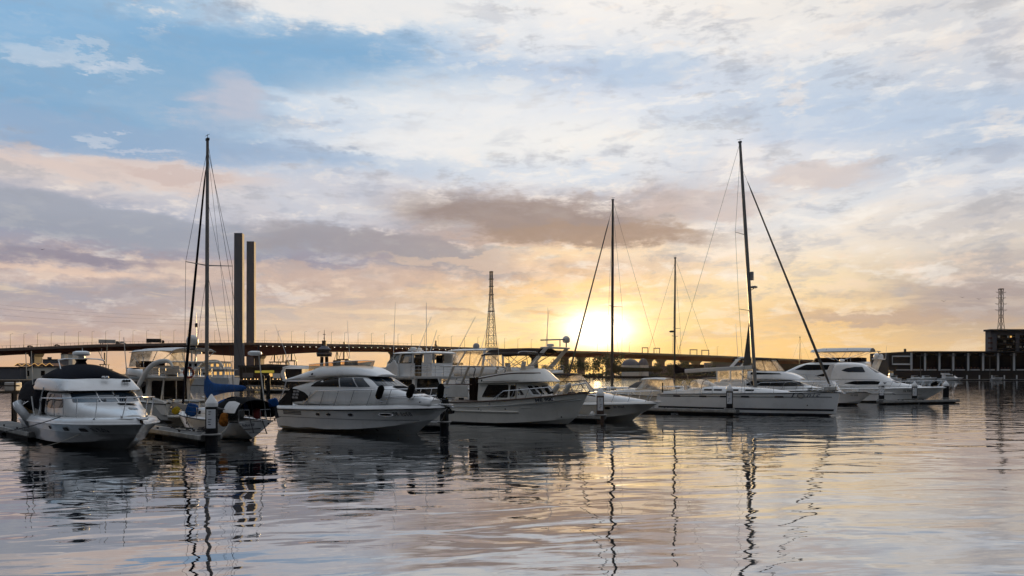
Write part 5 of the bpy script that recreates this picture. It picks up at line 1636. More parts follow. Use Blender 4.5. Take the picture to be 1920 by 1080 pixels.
    antenna(ms, (-0.2, -0.2, 5.3), (-0.2, -0.2, 7.9), 0.03)
    radome(ms, (0.3, -0.55, 4.9), 0.32, 0.22)
    MB().box((-0.2, -0.2, 7.0), (0.16, 0.16, 0.3)).build('wind_sensor', M['dkgrey'], ms, bevel=0.03)
    h.rail(0.35, 0.99, 0.7, root, posts=6, inset=0.25, dz=0.14)
    for x, y in ((3.2, 1.2), (3.0, -1.2)): pass
    return root


ARCHY = arch_yacht()
mb = MB(); mb.tube([(0.36 * math.cos(R(a)), 0, 0.36 * math.sin(R(a))) for a in range(0, 360, 20)], 0.085, 8, closed=True)
ro = mb.build('life_ring', M['red']); ro.location = W(ARCHY, (0.30, 0.1, 3.55)); ro.rotation_euler = (0.1, 0, R(140) + R(90))
tag(ro, 'red life ring hung on the aft flybridge rail of the yacht with the swept arch', 'life ring')
for k in range(4):
    a = R(45 + 90 * k)
    mb = MB(); mb.tube([(0.36 * math.cos(a + d), 0, 0.36 * math.sin(a + d)) for d in (-0.12, 0, 0.12)], 0.09, 8); mb.build('band', M['white'], ro)


# ================================================== H: workboat with an upper pilothouse
def pilothouse_boat():
    root = thing('pilothouse_cruiser', 'white enclosed-bridge cruiser with a tall upper wheelhouse glowing through its windows', 'motor boat', (-6.08, 67.3, 0), R(145))
    root.scale = (1.03,) * 3
    h = Hull(12.5, 4.3, 1.35, 2.0, rake=1.8, t0=0.45, pw=2.3, ch0=0.15, ch1=0.9, flare=1.6)
    hull_parts(root, h, 'gel', 'deck', 0.0, (0.04, 0.0), None)
    hb = box_rings([(1.2, [(1.2, 1.75), (5.0, 1.8), (7.8, 1.6), (9.2, 0.9), (9.5, 0.001)]), (2.0, [(1.2, 1.72), (5.0, 1.78), (7.6, 1.55), (8.8, 0.9), (9.1, 0.001)]), (3.1, [(1.2, 1.66), (5.0, 1.7), (6.6, 1.4), (7.3, 0.9), (7.5, 0.001)])])
    house = hb.build('deckhouse', M['gel'], root, smooth=30); hv = hb.bvh()
    for sd_ in ('S', 'P'):
        for x0, x1 in ((1.5, 2.9), (3.1, 4.8), (5.0, 6.4)):
            decal(hv, rpoly([(x0, 2.1), (x1, 2.1), (x1, 2.9), (x0, 2.9)], 0.1), sd_, 0.02, 0.3).build('side_window', M['glass'], house)
    decal(hv, rpoly([(-1.5, 1.4), (1.5, 1.4), (1.4, 2.95), (-1.4, 2.95)], 0.1), 'A', 0.02, 0.4).build('aft_window', M['glass'], house)
    # bridge deck sweeping aft
    db = box_rings([(2.98, [(-1.9, 1.5), (0, 1.7), (3.5, 1.85), (6.2, 1.6), (7.6, 0.9), (7.9, 0.001)]), (3.16, [(-2.0, 1.55), (0, 1.75), (3.5, 1.9), (6.2, 1.65), (7.8, 0.95), (8.1, 0.001)])])
    db.build('bridge_deck', M['gel'], root, bevel=0.04)
    for sg in (-1, 1):
        mb = MB(); mb.prism([(3.0, 3.16), (7.0, 3.16), (6.4, 3.85), (4.4, 3.9), (3.4, 4.5), (3.0, 3.9)], 'y', sg * 1.75, sg * 1.62); mb.build('bridge_bulwark', M['gel'], root, bevel=0.03)
        MB().tube([(-1.9, sg * 1.5, 1.3), (-1.2, sg * 1.6, 3.0)], 0.06, 6).build('cockpit_post', M['gel'], root)
        mb = MB(); mb.prism([(3.3, 2.0), (3.8, 3.0), (4.6, 3.0), (3.7, 2.0)], 'y', sg * 1.83, sg * 1.75); mb.build('wing', M['gel'], root)
    # upper wheelhouse: real open window frames so that the sky shows through
    W0, W1, ZB, ZT = 1.34, 1.26, 3.16, 5.02
    sill = 4.22
    lo = box_rings([(ZB, [(-0.35, W0), (3.2, W0), (5.2, 1.2), (5.5, 0.9), (5.55, 0.001)]), (sill, [(-0.25, W0 - 0.02), (3.2, W0), (4.75, 1.18), (5.05, 0.86), (5.1, 0.001)])])
    lo.build('wheelhouse', M['gel'], root, smooth=30)
    rf = box_rings([(4.98, [(-0.6, W1 + 0.1), (2.8, W1 + 0.12), (4.1, 1.1), (4.35, 0.8), (4.4, 0.001)]), (5.08, [(-0.6, W1 + 0.1), (2.8, W1 + 0.12), (4.1, 1.1), (4.35, 0.8), (4.4, 0.001)]), (5.17, [(-0.4, W1 - 0.2), (2.6, W1 - 0.2), (3.7, 0.8), (3.9, 0.6), (3.95, 0.001)])])
    rf.build('wheelhouse_roof', M['gel'], root, bevel=0.03)
    for sg in (-1, 1):
        for x0, x1, w in ((4.75, 4.0, 0.16), (3.3, 3.05, 0.22), (1.75, 1.72, 0.14), (-0.2, -0.25, 0.12)):
            MB().beam((x0, sg * (W0 - 0.03 if x0 < 4 else 1.12), sill), (x1, sg * (W1 if x0 < 4 else 1.05), 4.99), w, 0.1).build('window_pillar', M['gel'], root)
        MB().box((0.15, sg * (W0 - 0.04), 4.6), (0.85, 0.06, 0.78)).build('solid_panel', M['gel'], root)
        mb = MB(); mb.loft([[Vector((4.6, sg * 1.14, sill)), Vector((1.8, sg * 1.3, sill))], [Vector((3.9, sg * 1.06, 4.99)), Vector((1.8, sg * 1.26, 4.99))]], cap=False, closed_ring=False); mb.build('side_glass', M['clear'], root)
        for a, b, c_, d_ in (((4.62, sill + .04), (3.42, sill + .04), (3.17, 4.96), (3.95, 4.96)), ((3.1, sill + .04), (1.86, sill + .04), (1.84, 4.96), (2.92, 4.96))):
            mb = MB(); mb.tube([Vector((x, sg * (W0 - 0.015 - (0.16 if x > 4.2 else 0.0) - (z - sill) * 0.1), z)) for x, z in (a, b, c_, d_)], 0.045, 5, closed=True); mb.build('window_frame', M['black'], root)
        MB().box((1.15, sg * 1.33, 4.05), (0.72, 0.06, 1.75)).build('door', M['glass'], root, bevel=0.03)
    mb = MB(); mb.loft([[Vector((4.95, -0.95, sill)), Vector((4.95, 0.95, sill))], [Vector((4.25, -0.88, 4.99)), Vector((4.25, 0.88, 4.99))]], cap=False, closed_ring=False); mb.build('front_glass', M['clear'], root)
    for y in (-0.3, 0.35):
        mb = MB(); mb.box((2.6, y, 4.35), (0.16, 0.5, 0.75)); mb.box((2.8, y, 4.0), (0.5, 0.5, 0.14)); mb.build('helm_seat', M['black_canvas'], root, bevel=0.06)
    deck_rail(root, [(1.6, 1.70, 3.16), (-1.7, 1.55, 3.16), (-1.9, -1.5, 3.16), (1.6, -1.7, 3.16)], 0.85, 0.022, mid=2)
    mb = MB(); mb.box((2.6, 0, 5.32), (0.6, 1.3, 0.08)); mb.box((2.6, 0.45, 5.23), (0.14, 0.14, 0.2)); mb.box((2.6, -0.45, 5.23), (0.14, 0.14, 0.2)); ar = mb.build('radar_bridge', M['gel'], root, bevel=0.02)
    radome(ar, (2.6, 0.3, 5.36), 0.26, 0.2); radome(ar, (2.5, -0.35, 5.36), 0.18, 0.16)
    antenna(ar, (1.6, -0.6, 5.1), (0.9, -0.7, 7.0), 0.03, 'flag_staff')
    for a, b in (((4.0, 1.25, 4.4), (3.7, 1.3, 9.3)), ((3.6, -1.2, 5.1), (2.1, -1.4, 8.2)), ((0.4, 1.2, 5.1), (0.35, 1.25, 9.1)), ((-0.2, -1.2, 4.2), (-2.6, -1.4, 8.0))):
        antenna(root, a, b, 0.03)
    h.rail(0.4, 0.99, 0.75, root, posts=6)
    return root


pilothouse_boat()


# ================================================== J: flybridge cruiser with hardtop, between the cruiser and the trawler
def hardtop_yacht():
    root = thing('flybridge_yacht', 'white flybridge cruiser with clear-windowed hardtop, seen above the trawler aft deck', 'motor yacht', (3.72, 75.0, 0), R(145))
    root.scale = (1.034,) * 3
    h = Hull(15.0, 4.6, 1.6, 2.3, rake=2.0, t0=0.45, pw=2.3, ch0=0.15, ch1=0.9, flare=1.6)
    hull_parts(root, h, 'gel', 'deck', 0.0, (0.04, 0.0), (0.25, 0.16))
    hb = box_rings([(1.5, [(2.0, 1.8), (7.0, 1.9), (11.0, 1.6), (12.8, 0.8), (13.1, 0.001)]), (2.3, [(2.0, 1.8), (7.0, 1.88), (10.8, 1.55), (12.3, 0.8), (12.6, 0.001)]), (3.2, [(2.0, 1.72), (7.0, 1.8), (9.6, 1.4), (10.8, 0.8), (11.1, 0.001)])])
    house = hb.build('deckhouse', M['gel'], root, smooth=30); hv = hb.bvh()
    for sd_ in ('S', 'P'):
        for x0, x1 in ((2.5, 5.0), (5.2, 7.6), (7.8, 10.0)):
            decal(hv, rpoly([(x0, 2.35), (x1, 2.35), (x1 - 0.1, 3.05), (x0, 3.05)], 0.15), sd_, 0.02, 0.3).build('side_window', M['glass'], house)
    Fb = [
        (-0.2, [(1.6, 3.15), (1.95, 3.2), (1.96, 3.4), (1.9, 3.66), (1.8, 3.68), (1.7, 3.4), (0, 3.4)]),
        (4.0, [(1.6, 3.10), (2.0, 3.2), (2.02, 3.5), (1.94, 3.95), (1.8, 4.0), (1.7, 3.5), (0, 3.5)]),
        (9.0, [(1.5, 3.10), (1.9, 3.2), (1.92, 3.5), (1.8, 4.1), (1.66, 4.16), (1.56, 3.6), (0, 3.6)]),
        (12.0, [(1.1, 3.2), (1.45, 3.26), (1.46, 3.42), (1.34, 4.05), (1.2, 4.24), (1.1, 4.1), (0, 4.2)]),
        (13.6, [(0.7, 3.2), (0.9, 3.22), (0.9, 3.28), (0.8, 3.6), (0.65, 3.86), (0.6, 3.86), (0, 3.9)]),
        (14.1, [(0.3, 3.22), (0.42, 3.23), (0.42, 3.26), (0.4, 3.4), (0.35, 3.5), (0.3, 3.52), (0, 3.54)]),
    ]
    fb = sect_loft(Fb).subdiv(1); fly = fb.build('flybridge', M['gel'], root, smooth=50)
    rf = box_rings([(5.5, [(6.4, 1.4), (9.0, 1.45), (10.8, 1.25), (11.5, 0.7), (11.6, 0.001)]), (5.6, [(6.4, 1.45), (9.0, 1.5), (10.9, 1.3), (11.6, 0.75), (11.7, 0.001)]), (5.72, [(6.4, 1.2), (9.0, 1.25), (10.4, 1.0), (11.0, 0.5), (11.1, 0.001)])])
    rf.build('hardtop', M['gel'], root, bevel=0.03)
    for sg in (-1, 1):
        MB().beam((9.7, sg * 1.58, 4.1), (8.7, sg * 1.42, 5.55), 0.22, 0.07).build('hardtop_post', M['gel'], root, bevel=0.02)
        MB().beam((6.6, sg * 1.65, 4.1), (6.5, sg * 1.42, 5.55), 0.3, 0.07).build('hardtop_post', M['gel'], root, bevel=0.02)
        MB().tube([(12.0, sg * 1.25, 4.25), (10.9, sg * 1.15, 5.55)], 0.04, 6).build('screen_post', M['dkgrey'], root)
        MB().tube([(8.2, sg * 1.62, 4.1), (8.2, sg * 1.45, 5.5)], 0.03, 6).build('screen_post', M['dkgrey'], root)
        mb = MB(); mb.loft([[Vector((12.0, sg * 1.25, 4.2)), Vector((9.6, sg * 1.6, 4.12)), Vector((6.6, sg * 1.66, 4.05))], [Vector((10.9, sg * 1.15, 5.55)), Vector((8.8, sg * 1.42, 5.55)), Vector((6.6, sg * 1.4, 5.55))]], cap=False, closed_ring=False); mb.build('hardtop_clears', M['vinyl'], root)
    mb = MB(); mb.loft([[Vector((12.0, -1.25, 4.2)), Vector((12.5, 0, 4.3)), Vector((12.0, 1.25, 4.2))], [Vector((10.9, -1.15, 5.55)), Vector((11.3, 0, 5.55)), Vector((10.9, 1.15, 5.55))]], cap=False, closed_ring=False); mb.build('hardtop_clears', M['vinyl'], root)
    MB().box((11.6, 0, 4.32), (1.4, 1.8, 0.24)).build('dash', M['olive_canvas'], fly, bevel=0.08)
    satdome(root, (8.3, 0.4, 5.70), 0.32, material='greyp')
    # dark soft top over the after part and the radar arch
    bimini([0.4, 2.2, 4.2, 6.2], 1.6, 5.30, 5.72).build('bimini_top', M['brown_canvas'], root, smooth=60)
    canopy_frame(root, [hoop(3.2, 0.6, 1.56, 4.0, 5.6), hoop(3.6, 3.8, 1.56, 4.0, 5.68), hoop(4.2, 6.0, 1.56, 4.0, 5.6)], 0.03, material='dkgrey')
    for sg in (-1, 1):
        mb = MB(); mb.prism([(1.6, 3.9), (1.1, 3.75), (-0.75, 5.6), (-0.35, 5.7)], 'y', sg * 1.80, sg * 1.70); mb.build('arch_leg', M['gelold'], root, bevel=0.05)
    ar = MB().box((-0.4, 0, 5.68), (1.0, 3.6, 0.14)).build('arch_top', M['gelold'], root, bevel=0.05)
    radome(ar, (-0.3, 0.7, 5.78), 0.34, 0.26, material='gelold')
    MB().tube([(-0.7, -0.3, 5.8), (-0.7, -0.3, 6.4)], 0.05, 6).build('scanner_post', M['greyp'], ar)
    mb = MB(); mb.box((0.1, -0.3, 6.44), (2.6, 0.12, 0.12)); mb.build('scanner_bar', M['greyp'], ar, bevel=0.03)
    satdome(ar, (-1.0, -0.9, 6.15), 0.34, material='gelold')
    MB().tube([(-1.0, -0.9, 5.75), (-1.0, -0.9, 6.16)], 0.06, 6).build('dome_post', M['greyp'], ar)
    for a, b in (((-0.4, 1.6, 5.7), (-0.8, 1.7, 9.0)), ((1.5, -1.6, 5.5), (1.5, -1.7, 9.6)), ((9.0, -1.2, 5.6), (7.8, -1.4, 9.5))): antenna(root, a, b, 0.028)
    mb = MB(); mb.box((2.7, 0.6, 4.1), (0.14, 0.6, 0.8), Matrix.Rotation(R(-14), 3, 'Y')); mb.box((3.0, 0.6, 3.8), (0.6, 0.6, 0.16)); mb.build('helm_seat', M['gel'], fly, bevel=0.05)
    deck_rail(root, [(3.0, 1.85, 3.68), (-0.1, 1.8, 3.62), (-0.15, -1.8, 3.62)], 0.5, 0.02)
    h.rail(0.4, 0.99, 0.7, root, posts=6, inset=0.25, dz=0.14)
    return root


hardtop_yacht()


# ================================================== O: small cruiser with glowing clears, between the sports cruiser and Tonic
def small_cruiser(label, loc, rz, L=9.0, cov='vinyl', top='white_canvas', rail=True):
    root = thing('cabin_cruiser', label, 'motor boat', loc, rz)
    h = Hull(L, 3.1, 1.05, 1.4, rake=1.6, t0=0.42, pw=2.3, ch0=0.12, ch1=0.7, flare=1.6)
    hull_parts(root, h, 'gel2', 'deck', 0.0, (0.035, 0.0), None, drop=0.0)
    S_ = [(L * .40, [(1.3, 1.0), (1.3, 1.35), (1.25, 1.75), (1.1, 1.9), (0.6, 1.95), (0, 1.96)]), (L * .6, [(1.1, 1.1), (1.08, 1.4), (0.95, 1.7), (0.75, 1.8), (0.4, 1.84), (0, 1.85)]), (L * .86, [(0.4, 1.2), (0.38, 1.42), (0.3, 1.5), (0.2, 1.54), (0.1, 1.55), (0, 1.55)])]
    sect_loft(S_).subdiv(1).build('foredeck_trunk', M['gel2'], root, smooth=50)
    for sg in (-1, 1):
        MB().prism([(0.0, 1.0), (0.0, 1.55), (L * .45, 1.9), (L * .45, 1.0)], 'y', sg * 1.4, sg * 1.3).build('cockpit_side', M['gel2'], root, bevel=0.04)
    k = L / 9
    x0, x1 = 0.6 * k, 4.3 * k
    mb = MB(); rows = []
    for (x, w, z) in ((x0, 1.32, 1.6), (x0 + 0.15, 1.26, 2.75), (x0 + 0.4, 1.15, 2.92)): pass
    base = [(x0, -1.34), (x1 - 0.9, -1.34), (x1 - 0.1, -0.9), (x1 + 0.15, 0), (x1 - 0.1, 0.9), (x1 - 0.9, 1.34), (x0, 1.34)]
    tp = [(x0 + 0.25, -1.22), (x1 - 1.6, -1.22), (x1 - 1.1, -0.8), (x1 - 0.95, 0), (x1 - 1.1, 0.8), (x1 - 1.6, 1.22), (x0 + 0.25, 1.22)]
    mb.loft([[Vector((x, y, 1.75)) for x, y in base], [Vector((x, y, 2.85)) for x, y in tp]], cap=False, closed_ring=True)
    mb.build('canopy_clears', M[cov], root)
    mb = MB()
    for (bx, by), (tx, ty) in zip(base, tp): mb.tube([(bx, by, 1.75), (tx, ty, 2.85)], 0.035, 5)
    mb.tube([(x, y, 1.78) for x, y in base], 0.035, 5); mb.tube([(x, y, 2.85) for x, y in tp], 0.035, 5)
    mb.build('canopy_frame', M['gel2'], root)
    bimini([x0 + 0.1, x0 + 1.0, x1 - 2.0, x1 - 0.85], 1.3, 2.84, 3.05).build('canopy_top', M[top], root, smooth=60)
    if rail: h.rail(0.45, 0.99, 0.65, root, posts=5)
    return root


small_cruiser('small white cruiser with tall clear canopy glowing gold, past the sports cruiser bow', (17.4, 85.0, 0), R(145), 9.0)
small_cruiser('low cream cruiser with grey canopy half hidden behind the stern of the sloop Tonic', (25.0, 90.5, 0), R(145), 8.6, top='grey_canvas')


# ================================================== R: flybridge cruiser behind Tonic's mast
def bridge_cruiser():
    L = 14.0
    loc, rz = from_bow(30.1, 73.8, -34, L * 0.97)
    root = thing('flybridge_cruiser', 'white flybridge cruiser with brown-topped clear enclosure, behind the mast of the sloop Tonic', 'motor boat', loc, rz)
    root.scale = (0.97,) * 3
    h = Hull(L, 4.6, 1.75, 2.0, rake=2.0, t0=0.45, pw=2.3, ch0=0.15, ch1=0.9, flare=1.6)
    hm, bv, ho = hull_parts(root, h, 'gelw', 'deck', 0.0, (0.04, 0.0), (0.25, 0.16))
    for sd_ in ('S', 'P'):
        decal(bv, ell(10.6, 1.72, 0.7, 0.11), sd_, 0.02, 0.3).build('hull_window', M['black'], ho)
    S_ = [
        (3.0, [(1.85, 1.7), (1.86, 2.1), (1.82, 2.5), (1.74, 2.95), (1.6, 3.05), (0, 3.08)]),
        (7.5, [(1.85, 1.7), (1.86, 2.1), (1.80, 2.5), (1.70, 2.92), (1.56, 3.02), (0, 3.05)]),
        (9.6, [(1.6, 1.7), (1.6, 2.05), (1.52, 2.4), (1.36, 2.84), (1.2, 2.95), (0, 2.98)]),
        (10.4, [(1.4, 1.7), (1.4, 2.05), (1.3, 2.36), (1.12, 2.66), (0.95, 2.76), (0, 2.8)]),
        (11.5, [(1.05, 1.8), (1.04, 2.05), (0.92, 2.24), (0.75, 2.32), (0.5, 2.35), (0, 2.37)]),
        (12.8, [(0.5, 1.9), (0.48, 2.05), (0.4, 2.12), (0.3, 2.16), (0.2, 2.18), (0, 2.19)]),
    ]
    hb = sect_loft(S_).subdiv(2); house = hb.build('deckhouse', M['gelw'], root, smooth=50); hv = hb.bvh()
    for sd_ in ('S', 'P'):
        decal(hv, rpoly([(5.6, 2.42), (6.2, 2.86), (9.4, 2.86), (10.6, 2.62), (11.1, 2.40), (9.0, 2.34)], 0.1), sd_, 0.02, 0.25).build('side_window', M['glass'], house)
        decal(hv, rpoly([(6.6, 1.94), (7.6, 2.12), (9.2, 2.08), (10.2, 1.94)], 0.1), sd_, 0.02, 0.25).build('lower_window', M['brownglass'], house)
    decal(hv, rpoly([(-0.95, 2.45), (0.95, 2.45), (0.9, 2.85), (-0.9, 2.85)], 0.06), 'F', 0.02, 0.15).build('windscreen', M['glass'], house)
    Fb = [
        (5.8, [(1.6, 2.98), (1.86, 3.0), (1.88, 3.1), (1.82, 3.7), (1.72, 3.92), (1.6, 3.92), (1.55, 3.4), (0, 3.4)]),
        (8.0, [(1.6, 2.98), (1.84, 3.0), (1.86, 3.08), (1.78, 3.62), (1.64, 3.86), (1.54, 3.86), (1.5, 3.5), (0, 3.5)]),
        (9.4, [(1.45, 2.96), (1.70, 2.98), (1.72, 3.04), (1.52, 3.42), (1.3, 3.72), (1.2, 3.76), (1.16, 3.76), (0, 3.8)]),
        (10.3, [(1.15, 2.94), (1.36, 2.96), (1.38, 3.0), (1.2, 3.18), (1.0, 3.36), (0.9, 3.4), (0.85, 3.41), (0, 3.45)]),
        (10.75, [(0.8, 2.93), (1.0, 2.95), (1.0, 2.97), (0.9, 3.02), (0.7, 3.1), (0.6, 3.12), (0.5, 3.13), (0, 3.16)]),
    ]
    fb = sect_loft(Fb).subdiv(1); fly = fb.build('flybridge', M['gelw'], root, smooth=50); fv = fb.bvh()
    for sd_ in ('S', 'P'):
        decal(fv, rpoly([(6.2, 3.72), (8.9, 3.62), (9.1, 3.52), (6.2, 3.48)], 0.03), sd_, 0.014, 0.25).build('fly_screen', M['glass'], fly)
    # clear enclosure with a dark brown top
    base = [(5.9, -1.75), (7.6, -1.65), (8.7, -1.2), (9.05, 0), (8.7, 1.2), (7.6, 1.65), (5.9, 1.75)]
    tp = [(5.2, -1.5), (7.2, -1.45), (7.9, -1.0), (8.2, 0), (7.9, 1.0), (7.2, 1.45), (5.2, 1.5)]
    mb = MB(); mb.loft([[Vector((x, y, 3.86)) for x, y in base], [Vector((x, y, 4.95)) for x, y in tp]], cap=False, closed_ring=False); mb.build('canopy_clears', M['vinyl'], root)
    mb = MB()
    for (bx, by), (tx, ty) in zip(base, tp): mb.tube([(bx, by, 3.86), (tx, ty, 4.95)], 0.03, 5)
    mb.build('canopy_frame', M['brown_canvas'], root)
    bimini([4.2, 5.4, 6.8, 8.0], 1.55, 4.88, 5.14, nose=0.04).build('canopy_top', M['brown_canvas'], root, smooth=60)
    # after cockpit under a hard top with lit windows
    box_rings([(4.08, [(2.6, 1.9), (5.0, 1.9), (5.6, 1.5), (5.7, 0.001)]), (4.2, [(2.6, 1.95), (5.0, 1.95), (5.7, 1.5), (5.8, 0.001)])]).build('cockpit_hardtop', M['gelw'], root, bevel=0.05)
    for sg in (-1, 1):
        for x in (2.8, 4.2, 5.4): MB().beam((x, sg * 1.85, 2.6), (x, sg * 1.85, 4.1), 0.14, 0.08).build('hardtop_post', M['gelw'], root)
        mb = MB(); mb.add([(2.8, sg * 1.84, 2.7), (5.4, sg * 1.84, 2.7), (5.4, sg * 1.84, 4.08), (2.8, sg * 1.84, 4.08)], [(0, 1, 2, 3)]); mb.build('cockpit_clears', M['vinyl'], root)
        mb = MB(); mb.prism([(2.5, 1.7), (2.5, 2.72), (5.8, 2.72), (5.8, 1.7)], 'y', sg * 1.92, sg * 1.82); mb.build('cockpit_side', M['gelw'], root, bevel=0.03)
        MB().prism([(4.3, 4.2), (3.9, 4.2), (4.6, 4.95), (5.0, 4.95)], 'y', sg * 1.6, sg * 1.5).build('arch_leg', M['gelw'], root, bevel=0.03)
    ar = MB().box((4.8, 0, 4.98), (0.5, 3.1, 0.1)).build('arch_top', M['gelw'], root, bevel=0.03)
    radome(ar, (4.8, 0.1, 5.05), 0.42, 0.24)
    antenna(ar, (4.8, -1.4, 5.0), (4.6, -1.5, 8.6), 0.028)
    mb = MB(); mb.tube([(5.7, -1.9, 1.9), (5.9, -1.9, 3.4)], 0.02, 5); mb.tube([(6.1, -1.9, 1.9), (6.3, -1.9, 3.4)], 0.02, 5)
    for k in range(5): mb.tube([(5.74 + .03 * k, -1.9, 2.1 + .28 * k), (6.14 + .03 * k, -1.9, 2.1 + .28 * k)], 0.015, 5)
    mb.build('fly_ladder', M['steel'], root)
    h.rail(0.45, 0.99, 0.75, root, posts=6, inset=0.25, dz=0.14)
    return root


bridge_cruiser()


# ================================================== S: yacht with bimini, right of centre
def bimini_yacht():
    root = thing('flybridge_yacht', 'white flybridge yacht under a pale bimini, dark pointed side window, behind the enclosed-bridge cruiser', 'motor yacht', (51.8, 112.0, 0), R(145))
    root.scale = (1.18,) * 3
    h = Hull(15.0, 4.6, 1.7, 2.3, rake=2.0, t0=0.45, pw=2.3, ch0=0.15, ch1=0.9, flare=1.6)
    hull_parts(root, h, 'gelw', 'deck', 0.0, (0.04, 0.0), (0.25, 0.16))
    S_ = [
        (1.5, [(1.9, 1.6), (1.92, 2.4), (1.9, 3.2), (1.84, 4.0), (1.7, 4.3), (0, 4.36)]),
        (6.0, [(1.95, 1.6), (1.96, 2.4), (1.94, 3.2), (1.84, 4.06), (1.66, 4.36), (0, 4.42)]),
        (8.6, [(1.7, 1.7), (1.7, 2.4), (1.66, 3.2), (1.5, 4.0), (1.3, 4.28), (0, 4.36)]),
        (10.0, [(1.4, 1.7), (1.4, 2.4), (1.32, 3.1), (1.1, 3.6), (0.9, 3.75), (0, 3.8)]),
        (11.5, [(1.0, 1.8), (1.0, 2.3), (0.9, 2.7), (0.7, 2.9), (0.5, 2.95), (0, 2.98)]),
        (13.2, [(0.5, 2.0), (0.5, 2.3), (0.4, 2.4), (0.3, 2.45), (0.2, 2.46), (0, 2.47)]),
    ]
    hb = sect_loft(S_).subdiv(2); house = hb.build('deckhouse', M['gelw'], root, smooth=50); hv = hb.bvh()
    for sd_ in ('S', 'P'):
        decal(hv, rpoly([(4.6, 3.55), (5.2, 4.0), (8.4, 4.04), (9.8, 3.4), (8.0, 3.35), (5.0, 3.42)], 0.15), sd_, 0.02, 0.25).build('side_window', M['glass'], house)
        decal(hv, rpoly([(3.6, 2.6), (5.2, 3.05), (6.0, 3.0), (7.2, 2.64), (6.0, 2.58)], 0.08), sd_, 0.02, 0.25).build('lower_window', M['glass'], house)
    box_rings([(4.38, [(2.0, 1.5), (6.0, 1.5), (7.6, 1.0), (8.0, 0.001)]), (4.85, [(2.0, 1.55), (6.0, 1.55), (7.3, 1.0), (7.7, 0.001)])]).build('fly_coaming', M['brown_canvas'], root, bevel=0.05)
    bimini([1.0, 2.6, 4.6, 6.6, 7.8], 1.7, 5.55, 6.05, nose=0.1).build('bimini_top', M['white_canvas'], root, smooth=60)
    canopy_frame(root, [hoop(4.2, 1.2, 1.6, 4.5, 5.9), hoop(4.4, 3.6, 1.6, 4.5, 6.0), hoop(4.6, 6.0, 1.6, 4.5, 6.0), hoop(5.0, 7.6, 1.6, 4.6, 5.8)], 0.03)
    for sg in (-1, 1):
        mb = MB(); mb.loft([[Vector((7.4, sg * 1.0, 4.8)), Vector((2.2, sg * 1.55, 4.8))], [Vector((7.6, sg * 1.2, 5.6)), Vector((1.4, sg * 1.6, 5.6))]], cap=False, closed_ring=False); mb.build('canopy_clears', M['vinyl'], root)
    h.rail(0.4, 0.99, 0.75, root, posts=6, inset=0.25, dz=0.14)
    return root


bimini_yacht()


